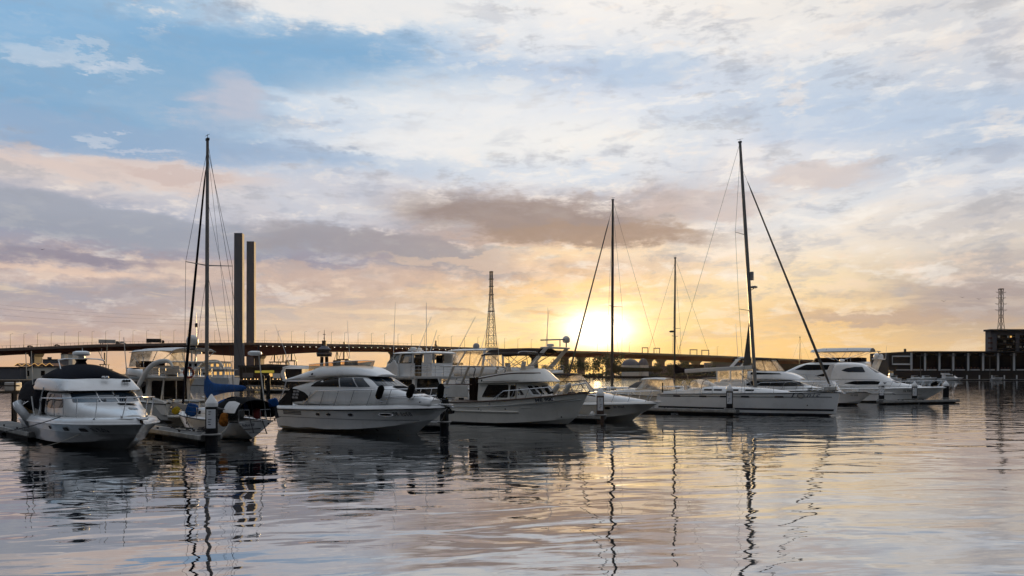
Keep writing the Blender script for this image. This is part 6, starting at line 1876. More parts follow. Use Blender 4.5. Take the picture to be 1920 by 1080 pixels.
# ================================================== T: big enclosed-bridge cruiser at the right end of the row
def enclosed_cruiser():
    L = 15.2
    loc, rz = from_bow(51.0, 94.0, -34, L * 0.92)
    root = thing('enclosed_cruiser', 'big white enclosed-bridge cruiser with dark wraparound windows at the right end of the row', 'motor yacht', loc, rz)
    root.scale = (0.92,) * 3
    h = Hull(L, 5.0, 1.75, 2.0, rake=2.8, t0=0.42, pw=2.3, ch0=0.15, ch1=1.0, flare=1.8)
    hm, bv, ho = hull_parts(root, h, 'gelw', 'deck', 0.0, (0.04, 0.0), (0.3, 0.12), rubmat='gelw')
    for sd_ in ('S', 'P'):
        h.band(bv, 1.02, 1.07, 0.02, 0.85, sd_, 0.014).build('knuckle_line', M['greyp'], ho)
        worn_marks(bv, 149, 0.3, (11.2, 1.52), sd_, 0.02).build('registration', M['ink'], ho, smooth=0)
    S_ = [
        (1.6, [(2.05, 1.8), (2.06, 2.2), (2.0, 2.7), (1.95, 3.2), (1.85, 4.0), (1.7, 5.0, 0.5), (1.5, 5.22, 0.6), (0, 5.3, 0.6)]),
        (3.4, [(2.05, 1.8), (2.06, 2.2), (2.0, 2.7), (1.95, 3.2), (1.82, 4.0), (1.62, 5.0), (1.4, 5.24), (0, 5.34)]),
        (5.6, [(2.0, 1.8), (2.0, 2.2), (1.92, 2.7), (1.85, 3.2), (1.6, 3.9), (1.36, 4.95, -0.1), (1.15, 5.16, -0.2), (0, 5.28, -0.2)]),
        (7.4, [(1.75, 1.8), (1.75, 2.2), (1.62, 2.68), (1.55, 3.0), (1.2, 3.62), (0.95, 4.1, -0.6), (0.8, 4.3, -0.8), (0, 4.5, -0.9)]),
        (8.9, [(1.4, 1.8), (1.4, 2.2), (1.2, 2.55), (1.12, 2.75), (0.8, 2.92), (0.6, 3.0), (0.4, 3.04), (0, 3.08)]),
        (9.8, [(1.2, 1.8), (1.2, 2.15), (1.02, 2.32), (0.9, 2.40), (0.65, 2.45), (0.45, 2.47), (0.3, 2.48), (0, 2.5)]),
        (12.4, [(0.6, 1.9), (0.6, 2.1), (0.5, 2.16), (0.4, 2.18), (0.3, 2.2), (0.2, 2.21), (0.1, 2.21), (0, 2.22)]),
    ]
    hb = sect_loft(S_).subdiv(2); house = hb.build('deckhouse', M['gelw'], root, smooth=60); hv = hb.bvh()
    for sd_ in ('S', 'P'):
        decal(hv, rpoly([(3.3, 2.46), (4.6, 2.78), (7.0, 2.80), (8.5, 2.60), (8.2, 2.34), (5.0, 2.28)], 0.12), sd_, 0.02, 0.25).build('saloon_window', M['glass'], house)
        decal(hv, rpoly([(2.9, 4.18), (3.6, 4.52), (4.6, 4.66), (5.5, 4.68), (5.9, 3.95), (3.8, 3.96)], 0.14), sd_, 0.02, 0.2).build('bridge_window', M['glassb'], house)
        decal(hv, rpoly([(2.2, 3.0), (7.5, 2.92), (7.5, 2.96), (2.2, 3.05)], 0.01), sd_, 0.012, 0.25).build('brow_line', M['greyp'], house)
    for y0, y1 in ((-1.0, -0.38), (-0.32, 0.32), (0.38, 1.0)):
        decal(hv, rpoly([(y0, 3.9), (y1, 3.9), (y1 * 0.85, 4.75), (y0 * 0.85, 4.75)], 0.08), 'F', 0.02, 0.15).build('bridge_windscreen', M['glassb'], house)
    decal(hv, rpoly([(-0.9, 2.52), (0.9, 2.52), (0.8, 2.86), (-0.8, 2.86)], 0.06), 'F', 0.02, 0.15).build('windscreen', M['glass'], house)
    # after end of the bridge closed by fabric and clears
    mb = MB(); mb.loft([[Vector((0.6, y, 3.1)), Vector((1.7, y, 3.1)), Vector((1.9, y * 0.94, 5.05)), Vector((1.5, y * 0.94, 5.05))] for y in (-1.8, 0, 1.8)]); mb.build('bridge_clears', M['white_canvas'], root, bevel=0.05)
    box_rings([(2.96, [(-0.4, 1.85), (3.0, 2.0), (3.4, 0.001)]), (3.1, [(-0.5, 1.9), (3.0, 2.05), (3.4, 0.001)])]).build('bridge_overhang', M['gelw'], root, bevel=0.04)
    radome(root, (2.6, 0.2, 5.42), 0.36, 0.3)
    for y in (-1.1, 1.1): antenna(root, (3.6, y, 5.2), (3.5, y, 5.9), 0.02)
    h.rail(0.50, 0.99, 0.8, root, posts=7, inset=0.3, dz=0.1, rake=0.5)
    MB().box((13.9, -0.5, 2.45), (0.8, 0.25, 0.45), Matrix.Rotation(R(-25), 3, 'Y')).build('covered_liferaft', M['black_canvas'], root, bevel=0.1)
    return root


ENCL = enclosed_cruiser()


# ================================================== U: boat with a bowsprit and rails, between Tonic and the enclosed cruiser
def bowsprit_boat():
    L = 10.0
    loc, rz = from_bow(39.7, 88.0, -34, L * 0.9)
    root = thing('bowsprit_boat', 'small white boat with a long railed bowsprit and a brown lower bow', 'motor boat', loc, rz)
    root.scale = (0.9, 1, 1)
    h = Hull(L, 3.3, 1.30, 1.42, rake=1.9, t0=0.4, pw=2.2, ch0=0.1, ch1=0.5, flare=1.4)
    hm, bv, ho = hull_parts(root, h, 'gelw', 'deck', 0.2, (0.04, 0.0), None)
    for sd_ in ('S', 'P'):
        worn_marks(bv, 157, 0.2, (8.1, 1.08), sd_, 0.02).build('registration', M['ink'], ho, smooth=0)
    box_rings([(1.3, [(1.5, 1.3), (5.0, 1.3), (6.3, 0.8), (6.5, 0.001)]), (2.6, [(1.5, 1.2), (4.6, 1.2), (5.4, 0.7), (5.6, 0.001)])]).build('wheelhouse', M['gelw'], root, bevel=0.05)
    mb = MB(); mb.loft([[Vector((x, y, z)) for y, z in ((-0.28 * k, 1.36), (0.28 * k, 1.36), (0.28 * k, 1.44), (-0.28 * k, 1.44))] for x, k in ((9.2, 1.3), (10.6, 1.0), (12.2, 0.7))])
    mb.build('bowsprit', M['gelw'], root, bevel=0.02)
    pts = [(6.2, -1.45, 1.35), (8.6, -0.75, 1.4), (10.2, -0.35, 1.42), (11.9, -0.3, 1.44)]
    for sg in (1, -1):
        P = [Vector((x, y * sg, z)) for x, y, z in pts]
        mb = MB(); mb.tube([p + Vector((0.1, 0, 0.78)) for p in P], 0.035, 6); mb.tube([p + Vector((0.1, 0, 0.4)) for p in P], 0.025, 6)
        o = mb.build('bow_rail', M['white'], root)
        for i in range(9):
            q = P[min(2, i // 3)].lerp(P[min(2, i // 3) + 1], (i % 3) / 3)
            MB().tube([q - Vector((0.25, 0, 0)), q + Vector((0.15, 0, 0.78))], 0.028, 5).build('stanchion', M['white'], o)
    mb = MB(); mb.tube([(12.1, 0, 1.4), (12.5, 0, 1.2)], 0.06, 6); mb.tube([(12.3, -0.25, 1.32), (12.5, 0, 1.18), (12.3, 0.25, 1.32)], 0.05, 6); mb.build('anchor', M['greyp'], root)
    mb = MB(); mb.box((8.0, 0.1, 1.62), (0.7, 0.6, 0.35)); mb.build('anchor_windlass', M['gelold'], root, bevel=0.1)
    mb = MB()
    for k in range(5): mb.tube([(8.4 + .1 * k, -0.3 + .1 * k, 1.5), (8.3 + .1 * k, -0.4 + .15 * k, 2.0)], 0.03, 5)
    return root


bowsprit_boat()


# ================================================== W: yacht with radar mast and covered tender, behind T
def domed_yacht():
    root = thing('motor_yacht', 'grey-hulled motor yacht carrying twin radar domes on its arch, behind the enclosed-bridge cruiser', 'motor yacht', (58.0, 124.0, 0), R(145))
    root.scale = (0.9,) * 3
    h = Hull(17.0, 5.0, 1.9, 2.4, rake=2.2, t0=0.45, pw=2.3, ch0=0.15, ch1=0.9, flare=1.6)
    hull_parts(root, h, 'grey_hull', 'deck', 0.0, (0.04, 0.0), None)
    box_rings([(1.8, [(3, 2.1), (9, 2.1), (12, 1.6), (13, 0.001)]), (4.3, [(2.2, 2.0), (8.4, 2.0), (10, 1.4), (10.6, 0.001)])]).build('deckhouse', M['gelold'], root, bevel=0.1)
    for sg in (-1, 1):
        mb = MB(); mb.prism([(2.4, 4.2), (1.7, 4.2), (0.9, 6.3), (1.5, 6.3)], 'y', sg * 1.8, sg * 1.65); mb.build('arch_leg', M['gelw'], root, bevel=0.08)
    ar = MB().box((1.2, 0, 6.35), (1.4, 4.4, 0.14)).build('arch_top', M['gelw'], root, bevel=0.05)
    satdome(ar, (1.2, 1.75, 6.42), 0.50); satdome(ar, (1.2, -1.75, 6.42), 0.46)
    MB().tube([(1.2, 0, 6.4), (1.2, 0, 7.6)], 0.09, 8).build('scanner_post', M['dkgrey'], ar)
    MB().box((1.2, 0, 7.68), (0.2, 2.9, 0.14)).build('scanner_bar', M['greyp'], ar, bevel=0.04)
    MB().box((1.2, 0, 7.2), (0.5, 0.5, 0.3)).build('searchlight', M['greyp'], ar, bevel=0.08)
    antenna(ar, (0.4, -1.8, 6.4), (0.3, -1.9, 8.6), 0.04)
    h.rail(0.4, 0.99, 0.75, root, posts=6)
    return root


DOMY = domed_yacht()
mb = MB(); rows = []
for x, w, z in ((-1.9, 0.15, 0.7), (-1.5, 0.8, 0.8), (0, 1.0, 0.95), (1.2, 0.8, 0.8), (2.0, 0.15, 0.62)):
    rows.append([Vector((x, w * math.cos(a), 0.6 + (z * 0.55) * math.sin(a))) for a in [2 * math.pi * k / 12 for k in range(12)]])
mb.loft(rows); o = mb.subdiv(1).build('covered_tender', M['white_canvas']); o.location = W(DOMY, (3.8, 1.2, 4.32)); o.rotation_euler = (0, 0, R(150))
tag(o, 'small tender under a pale cover stowed on the boat deck beneath twin radar domes', 'dinghy')


# ================================================== tender on the far left pontoon
def dinghy():
    root = thing('inflatable_dinghy', 'grey inflatable dinghy with outboard stored on edge at the left pontoon', 'dinghy', (-26.6, 43.4, 0.5), R(115))
    pts = [(1.5, 0.7, 0.25), (0.2, 0.75, 0.25), (-0.9, 0.6, 0.3), (-1.5, 0.0, 0.4), (-0.9, -0.6, 0.3), (0.2, -0.75, 0.25), (1.5, -0.7, 0.25)]
    roll = Matrix.Translation((0, 0, 0.55)) @ Matrix.Rotation(R(58), 4, 'X')
    mb = MB(); mb.tube([tuple(p) for p in cr(pts, 6)], 0.22, 12); mb.xform(roll); mb.build('tube', M['hyp'], root, smooth=60)
    for dz in (0.1, -0.1):
        mb = MB(); mb.tube([(p.x * 1.09, p.y * 1.25, p.z + dz) for p in cr(pts, 6)], 0.03, 6); mb.xform(roll); mb.build('rubbing_strip', M['white'], root)
    mb = MB(); mb.box((0.2, 0, 0.15), (2.4, 1.2, 0.05)); mb.xform(roll); mb.build('floor', M['dkgrey'], root)
    mb = MB(); mb.box((1.35, 0, 0.35), (0.06, 1.2, 0.5)); mb.xform(roll); mb.build('transom', M['gelold'], root)
    mb = MB(); mb.tube([(0.3, 0.7, 0.5), (0.2, 0.7, 0.95), (-0.5, 0.6, 0.95), (-0.6, 0.6, 0.5)], 0.025, 6); mb.xform(roll); mb.build('handrail', M['steel'], root)
    return root


dinghy()
mb = MB(); mb.box((0, 0, 0.85), (0.36, 0.36, 1.3)); mb.box((0, 0, 1.54), (0.5, 0.5, 0.1))
o = mb.build('power_pedestal', M['gelold'], bevel=0.03); o.location = (-25.2, 42.7, 0.28); tag(o, 'pale service pedestal standing on the left pontoon beside the dinghy', 'pedestal')
# ------------------------------------------------------------------ pontoons, piles, mooring lines
def pontoon(name, label, a, b, width, z=0.45, group=None, floats=True):
    a = Vector((a[0], a[1], 0)); b = Vector((b[0], b[1], 0))
    d = (b - a); L = d.length; rz = math.atan2(d.y, d.x)
    root = thing(name, label, 'pontoon', a, rz, group)
    mb = MB(); n = max(1, round(L / 5.0))
    for k in range(n):
        x0 = L * k / n + 0.015; x1 = L * (k + 1) / n - 0.015
        mb.box(((x0 + x1) / 2, 0, z - 0.16), (x1 - x0, width - 0.16, 0.30))
    mb.build('deck_slabs', M['concrete'], root, bevel=0.02)
    for sg in (-1, 1):
        MB().box((L / 2, sg * (width / 2 - 0.04), z - 0.12), (L, 0.09, 0.22)).build('edge_rail', M['pontedge'], root, bevel=0.02)
    if floats:
        f = MB()
        for k in range(n): f.box((L * (k + 0.5) / n, 0, -0.02), (L / n * 0.82, width - 0.3, 0.56))
        f.build('floats', M['rubber'], root)
    for k in range(1, int(L / 3.2)):
        for sg in (-1, 1):
            mb = MB(); x = k * 3.2; y = sg * (width / 2 - 0.2)
            mb.box((x, y, z + 0.03), (0.12, 0.06, 0.07)); mb.tube([(x - 0.16, y, z + 0.08), (x + 0.16, y, z + 0.08)], 0.022, 6)
            mb.build('cleat', M['dkgrey'], root)
    return root


pontoon('main_walkway', 'long concrete walkway pontoon behind the sterns of the front row', (-15.0, 54.6), (36.5, 98.9), 1.6)
pontoon('finger_pontoon', 'concrete finger pontoon between the canvas-covered cruiser and the sloop Adios III', (-14.9, 39.6), (-23.2, 48.6), 1.15)
pontoon('finger_pontoon', 'concrete finger pontoon at the left edge carrying the grey dinghy', (-24.6, 42.1), (-33.0, 51.0), 1.6)
pontoon('finger_pontoon', 'finger pontoon between the sleek motor yacht and the ME 900 trawler', (-4.2, 50.3), (-13.0, 56.2), 1.0)
pontoon('finger_pontoon', 'finger pontoon beside the rust-brown pile and the sports cruiser', (6.6, 57.8), (-1.9, 63.6), 1.0)
pontoon('finger_pontoon', 'empty finger pontoon alongside the hull of the sloop Tonic', (18.9, 67.0), (9.6, 73.3), 1.1)
pontoon('end_pontoon', 'low dark pontoon below the bow of the enclosed-bridge cruiser, carrying the last three piles', (41.6, 90.4), (52.9, 95.3), 1.0, 0.4)
pontoon('finger_pontoon', 'short finger pontoon in front of the bowsprit boat', (38.6, 89.9), (33.4, 95.2), 0.9)


def pile(label, at, top, r=0.29, shaft='pile', cap=True, sign=True, yaw=0.0, strong=False):
    root = thing('mooring_pile', label, 'mooring pile', (at[0], at[1], 0), yaw)
    zc = top - 0.62 if cap else top
    mb = MB(); mb.lathe([(r, -1.5), (r, 0.2), (r * 1.01, zc * 0.6), (r, zc)], n=20); mb.build('shaft', M[shaft], root)
    if cap:
        mb = MB(); mb.lathe([(r * 1.04, zc), (r * 1.06, zc + 0.16), (r * 1.02, zc + 0.2), (r * 0.55, top - 0.2), (0.03, top)], n=20); mb.build('cone_cap', M['pilecap'], root)
    if sign:
        w = 1.25
        rows = []
        for k in range(9):
            a = -math.pi / 2 + (-1 + 2 * k / 8) * w * 0.62
            rows.append([Vector((r * 1.045 * math.cos(a), r * 1.045 * math.sin(a), z)) for z in (zc - 1.05, zc - 0.12)])
        mb = MB(); mb.loft(rows, cap=False, closed_ring=False); so = mb.build('notice', M['paper'], root)
        rnd = random.Random(label)
        for k, (z, c) in enumerate(((0.24, 3), (0.36, 2), (0.62, 4), (0.74, 3), (0.86, 3))):
            a0 = -math.pi / 2 - 0.6 + rnd.uniform(0, 0.5)
            pts = [Vector((r * 1.06 * math.cos(a0 + t * 0.11), r * 1.06 * math.sin(a0 + t * 0.11), zc - z)) for t in range(c + 2)]
            mb = MB(); mb.loft([[p - Vector((0, 0, 0.018)), p + Vector((0, 0, 0.018))] for p in pts], cap=False, closed_ring=False); mb.build('notice_mark', M['ink'], so)
    mb = MB(); mb.tube([((r + 0.13) * math.cos(a), (r + 0.13) * math.sin(a), 0.50) for a in [R(d) for d in range(0, 360, 20)]], 0.055, 6, closed=True)
    mb.build('pile_guide', M['pontedge'], root)
    return root


pile('nearest black pile with white cone cap and notice, in front of the sloop Adios III', (-14.8, 39.4), 2.48, 0.29, yaw=0.25)
pile('dark pile without a cap at the bow of the sleek motor yacht', (-4.2, 49.6), 1.9, 0.27, cap=False, sign=False)
pile('rust-brown pile with white cone cap and notice, before the sports cruiser', (6.38, 57.8), 2.5, 0.27, 'rusty', yaw=-0.1)
pile('black pile with white cone cap and notice, before the hull of the sloop Tonic', (18.3, 67.3), 2.62, 0.28, yaw=-0.3)
pile('capped pile left of three by the enclosed-bridge cruiser, its lower part behind white rails', (42.4, 91.8), 2.66, 0.30, yaw=-0.4)
pile('capped pile in the middle of three, before the enclosed-bridge cruiser foredeck', (46.8, 93.0), 2.58, 0.30, yaw=-0.4)
pile('last pile at the far right with white cone cap, standing at the cruiser bow', (52.5, 96.8), 2.6, 0.34, yaw=-0.5, sign=False)


def line(label, a, b, sag, r=0.022, m='rope'):
    o = MB().tube(arc(a, b, sag, 14), r, 5).build('mooring_line', M[m])
    return tag(o, label, 'rope')


line('dark mooring line from the canvas-covered cruiser side to the left pontoon, upper one', W(CRUISER, (8.4, -2.05, 1.45)), (-27.0, 38.5, 0.5), -0.25)
line('dark mooring line from the canvas-covered cruiser foredeck to the left pontoon, lower one', W(CRUISER, (11.2, -1.35, 1.45)), (-25.0, 42.0, 0.5), -0.3)
line('thin line dropping from the canvas-covered cruiser hull to the left frame edge', W(CRUISER, (10.2, -1.7, 0.7)), (-24.4, 36.4, 0.02), -0.35, 0.016, 'rope2')
line('mooring line from the canvas-covered cruiser bow to the finger pontoon on its port side', W(CRUISER, (12.6, 0.9, 1.5)), (-17.2, 42.4, 0.5), -0.2)
line('pale mooring line from the sloop Adios III to the nearest pile', W(ADIOS, (0.6, 1.15, 1.0)), (-14.55, 39.9, 0.55), -0.15, 0.02, 'rope2')
line('dark spring line from the sloop Adios III amidships to its finger pontoon', W(ADIOS, (6.0, 1.35, 1.1)), (-16.6, 41.9, 0.5), -0.2)
line('mooring line from the sleek motor yacht bow to the capless pile', W(YACHT, (12.2, 0.1, 1.7)), (-4.35, 49.4, 0.6), -0.15, 0.03, 'rope2')
line('mooring line from the sports cruiser bow to the empty finger pontoon', W(SPORTS, (9.6, 0.2, 1.4)), (11.0, 72.0, 0.5), -0.6, 0.02, 'rope2')
line('mooring line from the enclosed-bridge cruiser foredeck to the end pontoon', W(ENCL, (11.0, -1.6, 1.75)), (46.2, 92.2, 0.45), -0.25, 0.03)

# timber jetty at the left edge
j = thing('timber_jetty', 'old brown timber jetty with posts and rails at the left frame edge', 'jetty', (-58.0, 74.0, 0))
MB().box((6.2, 1.5, 1.75), (12.4, 3.0, 0.22)).build('planking', M['wood'], j)
for k in range(7):
    for y in (0.1, 2.9): MB().tube([(0.3 + k * 1.95, y, -1), (0.3 + k * 1.95, y, 1.9)], 0.16, 8).build('post', M['wood'], j)
for z in (2.35, 2.75): MB().beam((0, 0.05, z), (12.4, 0.05, z), 0.12).build('rail', M['wood'], j)
for k in range(7): MB().beam((0.3 + k * 1.95, 0.05, 1.8), (0.3 + k * 1.95, 0.05, 2.8), 0.12).build('rail_post', M['wood'], j)
for k in range(5): MB().beam((0.3 + k * 1.95, 0.0, 0.3), (2.25 + k * 1.95, 0.0, 1.5), 0.16).build('brace', M['wood'], j)
o = MB().box((0, 0, 0.4), (1.1, 0.9, 0.8)).build('dock_box', M['gelold'], bevel=0.05); o.location = (-46.9, 75.2, 1.86); tag(o, 'pale storage box standing on the timber jetty', 'box')
rc = MB().tube([(0.26 * math.cos(a) * (1 - 0.012 * i), 0.26 * math.sin(a) * (1 - 0.012 * i), 0.03 + 0.006 * i) for i, a in enumerate([k * 0.45 for k in range(44)])], 0.03, 5).build('rope_coil', M['rope']); rc.location = (-15.9, 41.0, 0.46); tag(rc, 'dark rope coil on the finger pontoon near the nearest pile', 'rope')
hs = MB().tube(cr([(-17.0, 42.3, 0.49), (-17.6, 43.2, 0.49), (-17.5, 43.9, 0.49), (-18.4, 44.4, 0.49), (-18.6, 45.3, 0.5)], 6), 0.03, 5).build('water_hose', M['rope']); tag(hs, 'dark hose lying along the finger pontoon beside the sloop Adios III', 'hose')
# ------------------------------------------------------------------ far shore, bridge and city
def PX(px, D): return (px - 960) / 1500.0 * D
def PZ(py, D): return EYE - (py - 700) / 1500.0 * D


M['land'] = mat('dark_shore_ground', (0.035, 0.032, 0.028), 0.95, var=0.3, vscale=0.05)
M['bridge'] = mat('bridge_concrete', (0.20, 0.15, 0.13), 0.8, var=0.12, vscale=0.05)
M['maroon'] = mat('maroon_painted_girder', (0.15, 0.040, 0.030), 0.7, var=0.15, vscale=0.05)
M['towerc'] = mat('pale_tower_concrete', (0.15, 0.15, 0.165), 0.75, var=0.08, vscale=0.04)
M['lattice'] = mat('galvanised_lattice', (0.12, 0.11, 0.10), 0.6, metal=0.3)
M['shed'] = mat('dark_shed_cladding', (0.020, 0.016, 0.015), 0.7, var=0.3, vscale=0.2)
M['white_frame'] = mat('white_painted_frame', (0.70, 0.70, 0.70), 0.6)
M['darkroof'] = mat('dark_roof', (0.03, 0.03, 0.035), 0.8)
M['wallp'] = mat('pale_render', (0.78, 0.72, 0.62), 0.8, var=0.08, vscale=0.3)
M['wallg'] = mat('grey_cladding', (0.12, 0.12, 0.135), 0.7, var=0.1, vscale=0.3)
M['brick'] = mat('dark_brick', (0.10, 0.045, 0.035), 0.9, var=0.2, vscale=0.4)
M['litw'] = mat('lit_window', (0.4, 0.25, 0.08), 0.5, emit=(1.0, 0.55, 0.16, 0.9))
M['lamp'] = mat('lit_lamp', (0.8, 0.8, 0.75), 0.5, emit=(1.0, 0.86, 0.66, 4.5))
M['warm'] = mat('warm_bulb', (0.8, 0.7, 0.5), 0.5, emit=(1.0, 0.60, 0.22, 3.0))
M['foliage'] = mat('dark_foliage', (0.045, 0.055, 0.025), 0.9, var=0.4, vscale=0.4)
M['bark'] = mat('bark', (0.05, 0.04, 0.03), 0.9)
M['glow_yellow'] = mat('yellow_sign', (0.45, 0.40, 0.06), 0.5, emit=(0.8, 0.65, 0.1, 0.25))

# land: left wharf shore, far shore, right wharf
mb = MB(); mb.add([(-700, 262, 1.3), (-95, 262, 1.3), (-60, 300, 1.3), (-40, 640, 1.3), (190, 640, 1.3), (170, 425, 1.3), (420, 405, 1.3), (2600, 405, 1.3), (2600, 2880, 1.3), (-2600, 2880, 1.3), (-2600, 262, 1.3)], [tuple(range(11))])
g = mb.build('ground', M['land'], smooth=0); tag(g, 'dark low far shore behind the marina', None, None, 'structure')
edge = [(-2600, 262), (-95, 262), (-60, 300), (-40, 640), (190, 640), (170, 425), (420, 405), (2600, 405)]
mb = MB(); mb.loft([[Vector((x, y, -1)), Vector((x, y, 1.295))] for x, y in edge], cap=False, closed_ring=False)
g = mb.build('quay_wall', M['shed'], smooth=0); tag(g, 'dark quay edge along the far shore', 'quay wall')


# ---- the bridge
DECK = [(-90, 660, 9.0, 660), (0, 655, 9.0, 690), (60, 652.5, 9.2, 700), (110, 650.5, 9.5, 712), (182, 647.5, 9.5, 725), (250, 646.2, 10.5, 740), (320, 645.2, 14, 752), (390, 644.6, 20, 766),
        (456, 644.0, 24, 780), (500, 644.3, 21, 792), (545, 645.2, 16.5, 805), (610, 646.3, 12.5, 822), (700, 647.6, 11.2, 850), (800, 650.2, 11.0, 885), (904, 653.6, 10.5, 920), (1028, 658, 9.8, 960),
        (1137, 660.5, 10, 995), (1247, 664.2, 10, 1030), (1393, 670, 10, 1075), (1515, 675.5, 10, 1110), (1620, 681, 9, 1140)]
DECKW = [(PX(p, D), D, PZ(y, D), t / 1500 * D) for p, y, t, D in DECK]


def deck_at(px):
    for (a, b) in zip(DECK, DECK[1:]):
        if a[0] <= px <= b[0]:
            f = (px - a[0]) / (b[0] - a[0]); q = [u + (v - u) * f for u, v in zip(a, b)]
            return Vector((PX(q[0], q[3]), q[3], PZ(q[1], q[3]))), q[2] / 1500 * q[3]
    raise ValueError(px)


br = thing('road_bridge', 'long dark road bridge rising to a haunched main span beside twin slab towers', 'bridge', (0, 0, 0))
mb = MB()
mb.loft([[Vector((x, y, z)), Vector((x, y, z - 1.4)), Vector((x, y + 4, z - 1.9)), Vector((x, y + 5, z - t)), Vector((x, y + 24, z - t)), Vector((x, y + 28, z - 1.4)), Vector((x, y + 28, z))] for x, y, z, t in cr([(a, b, c) for a, b, c, d in DECKW], 1) and DECKW])
mb.build('box_girder', M['maroon'], br, smooth=20)
mb = MB(); mb.loft([[Vector((x, y - 0.3, z + 0.9)), Vector((x, y - 0.3, z - 1.5)), Vector((x, y - 0.02, z - 1.5)), Vector((x, y - 0.02, z + 0.9))] for x, y, z, t in DECKW]); mb.build('parapet', M['bridge'], br, smooth=20)
mb = MB(); mb.loft([[Vector((x, y + 28.3, z + 0.9)), Vector((x, y + 28.3, z - 1.5)), Vector((x, y + 28.02, z - 1.5)), Vector((x, y + 28.02, z + 0.9))] for x, y, z, t in DECKW]); mb.build('parapet', M['bridge'], br, smooth=20)
# screen railing: posts and a top wire, one mesh
mb = MB(); mb.tube([(x, y + 0.1, z + 3.0) for x, y, z, t in DECKW[:14]], 0.10, 4)
for px in range(-60, 800, 8):
    p, t = deck_at(px); mb.beam(p + Vector((0, 0.1, 0.5)), p + Vector((0, 0.1, 3.0)), 0.16)
mb.build('screen_railing', M['lattice'], br)
for px, w, m_ in ((50, 4.0, 'wallg'), (113, 4.5, 'maroon'), (478, 6, 'bridge'), (1003, 8, 'bridge'), (1060, 9, 'bridge'), (1091, 8, 'bridge'), (1146, 10, 'bridge'), (1219, 8, 'bridge'), (1243, 8, 'bridge'), (1289, 8, 'bridge'), (1309, 9, 'bridge'), (1350, 9, 'bridge'), (1420, 9, 'bridge'), (735, 7, 'bridge'), (835, 7, 'bridge'), (925, 7, 'bridge')):
    p, t = deck_at(px)
    mb = MB(); mb.box((p.x, p.y + 14, (p.z - t + 1) / 2 - 0.2), (w, 12, p.z - t + 1)); mb.loft([[Vector((p.x + a * w * k, p.y + 14 + b * 7, z)) for a, b in ((-.5, -1), (.5, -1), (.5, 1), (-.5, 1))] for z, k in ((p.z - t - 3.0, 1.02), (p.z - t - 0.05, 1.7))])
    mb.build('pier', M[m_], br)
for i in range(39):
    px = 489 + i * 11.55
    p, t = deck_at(px)
    mb = MB(); mb.lathe([(0.02, -0.26), (0.2, -0.18), (0.26, 0), (0.2, 0.18), (0.02, 0.26)], (p.x, p.y - 0.55, p.z - 2.5), 8); mb.build('soffit_lamp', M['lamp'], br)

for nm, px0, D, top, lab in (('a', 449.5, 768, 438, 'taller-looking nearer slab tower of the bridge, grey with a gilded right edge'), ('b', 472, 838, 453.5, 'farther slab tower of the bridge, just right of the nearer one')):
    H = PZ(top, D)
    o = thing('bridge_tower', lab, 'tower', (PX(px0 - 1, D), D, 0), R(5))
    mb = MB(); mb.loft([[Vector((a * 3.9 * k, b * 4.0 * k, z)) for a, b in ((-1, -1), (1, -1), (1, 1), (-1, 1))] for z, k in ((0, 1.06), (H, 0.98))]); mb.build('shaft', M['towerc'], o, bevel=0.25)
    MB().box((0, -4.02, PZ(650, D)), (1.0, 0.3, 0.6)).build('aviation_light', M['dkgrey'], o)

# street lamps along the bridge: one mesh each
lampmb = MB(); lampmb.tube([(0, 0, 0), (0, 0, 12.6)], [0.22, 0.13], 5); lampmb.tube([(0, 0, 12.4), (1.6, 0, 12.9)], 0.10, 4); lampmb.box((1.8, 0, 12.85), (0.9, 0.4, 0.2))
first = None
for i, px in enumerate([18 + 25.6 * k for k in range(16)] + [496 + 25.0 * k for k in range(21)] + [1120, 1180, 1275, 1345]):
    p, t = deck_at(px)
    if first is None: first = lampmb.build('street_lamp', M['lattice']); o = first
    else: o = first.copy(); COL.objects.link(o)
    o.location = p + Vector((0, 1.0, 0.3)); tag(o, 'thin dark street lamp on the bridge deck', 'street lamp', 'street lamps along the bridge')

for px, w, lab in ((1210, 1, 'first from the left of four sign gantries on the bridge'), (1232, 1, 'second from the left of four sign gantries on the bridge'), (1301, 1.25, 'third from the left of four sign gantries on the bridge'), (1323, 1.25, 'rightmost of four sign gantries on the bridge')):
    p, t = deck_at(px); o = thing('sign_gantry', lab, 'gantry', p + Vector((0, 2, 0)), 0, 'sign gantries on the bridge')
    for sg in (-1, 1): MB().beam((sg * 3.6 * w, 0, 0), (sg * 3.6 * w, 0, 7.6), 0.9).build('post', M['lattice'], o)
    MB().box((0, 0, 7.4), (8.2 * w, 1.2, 1.1)).build('cross_beam', M['lattice'], o)


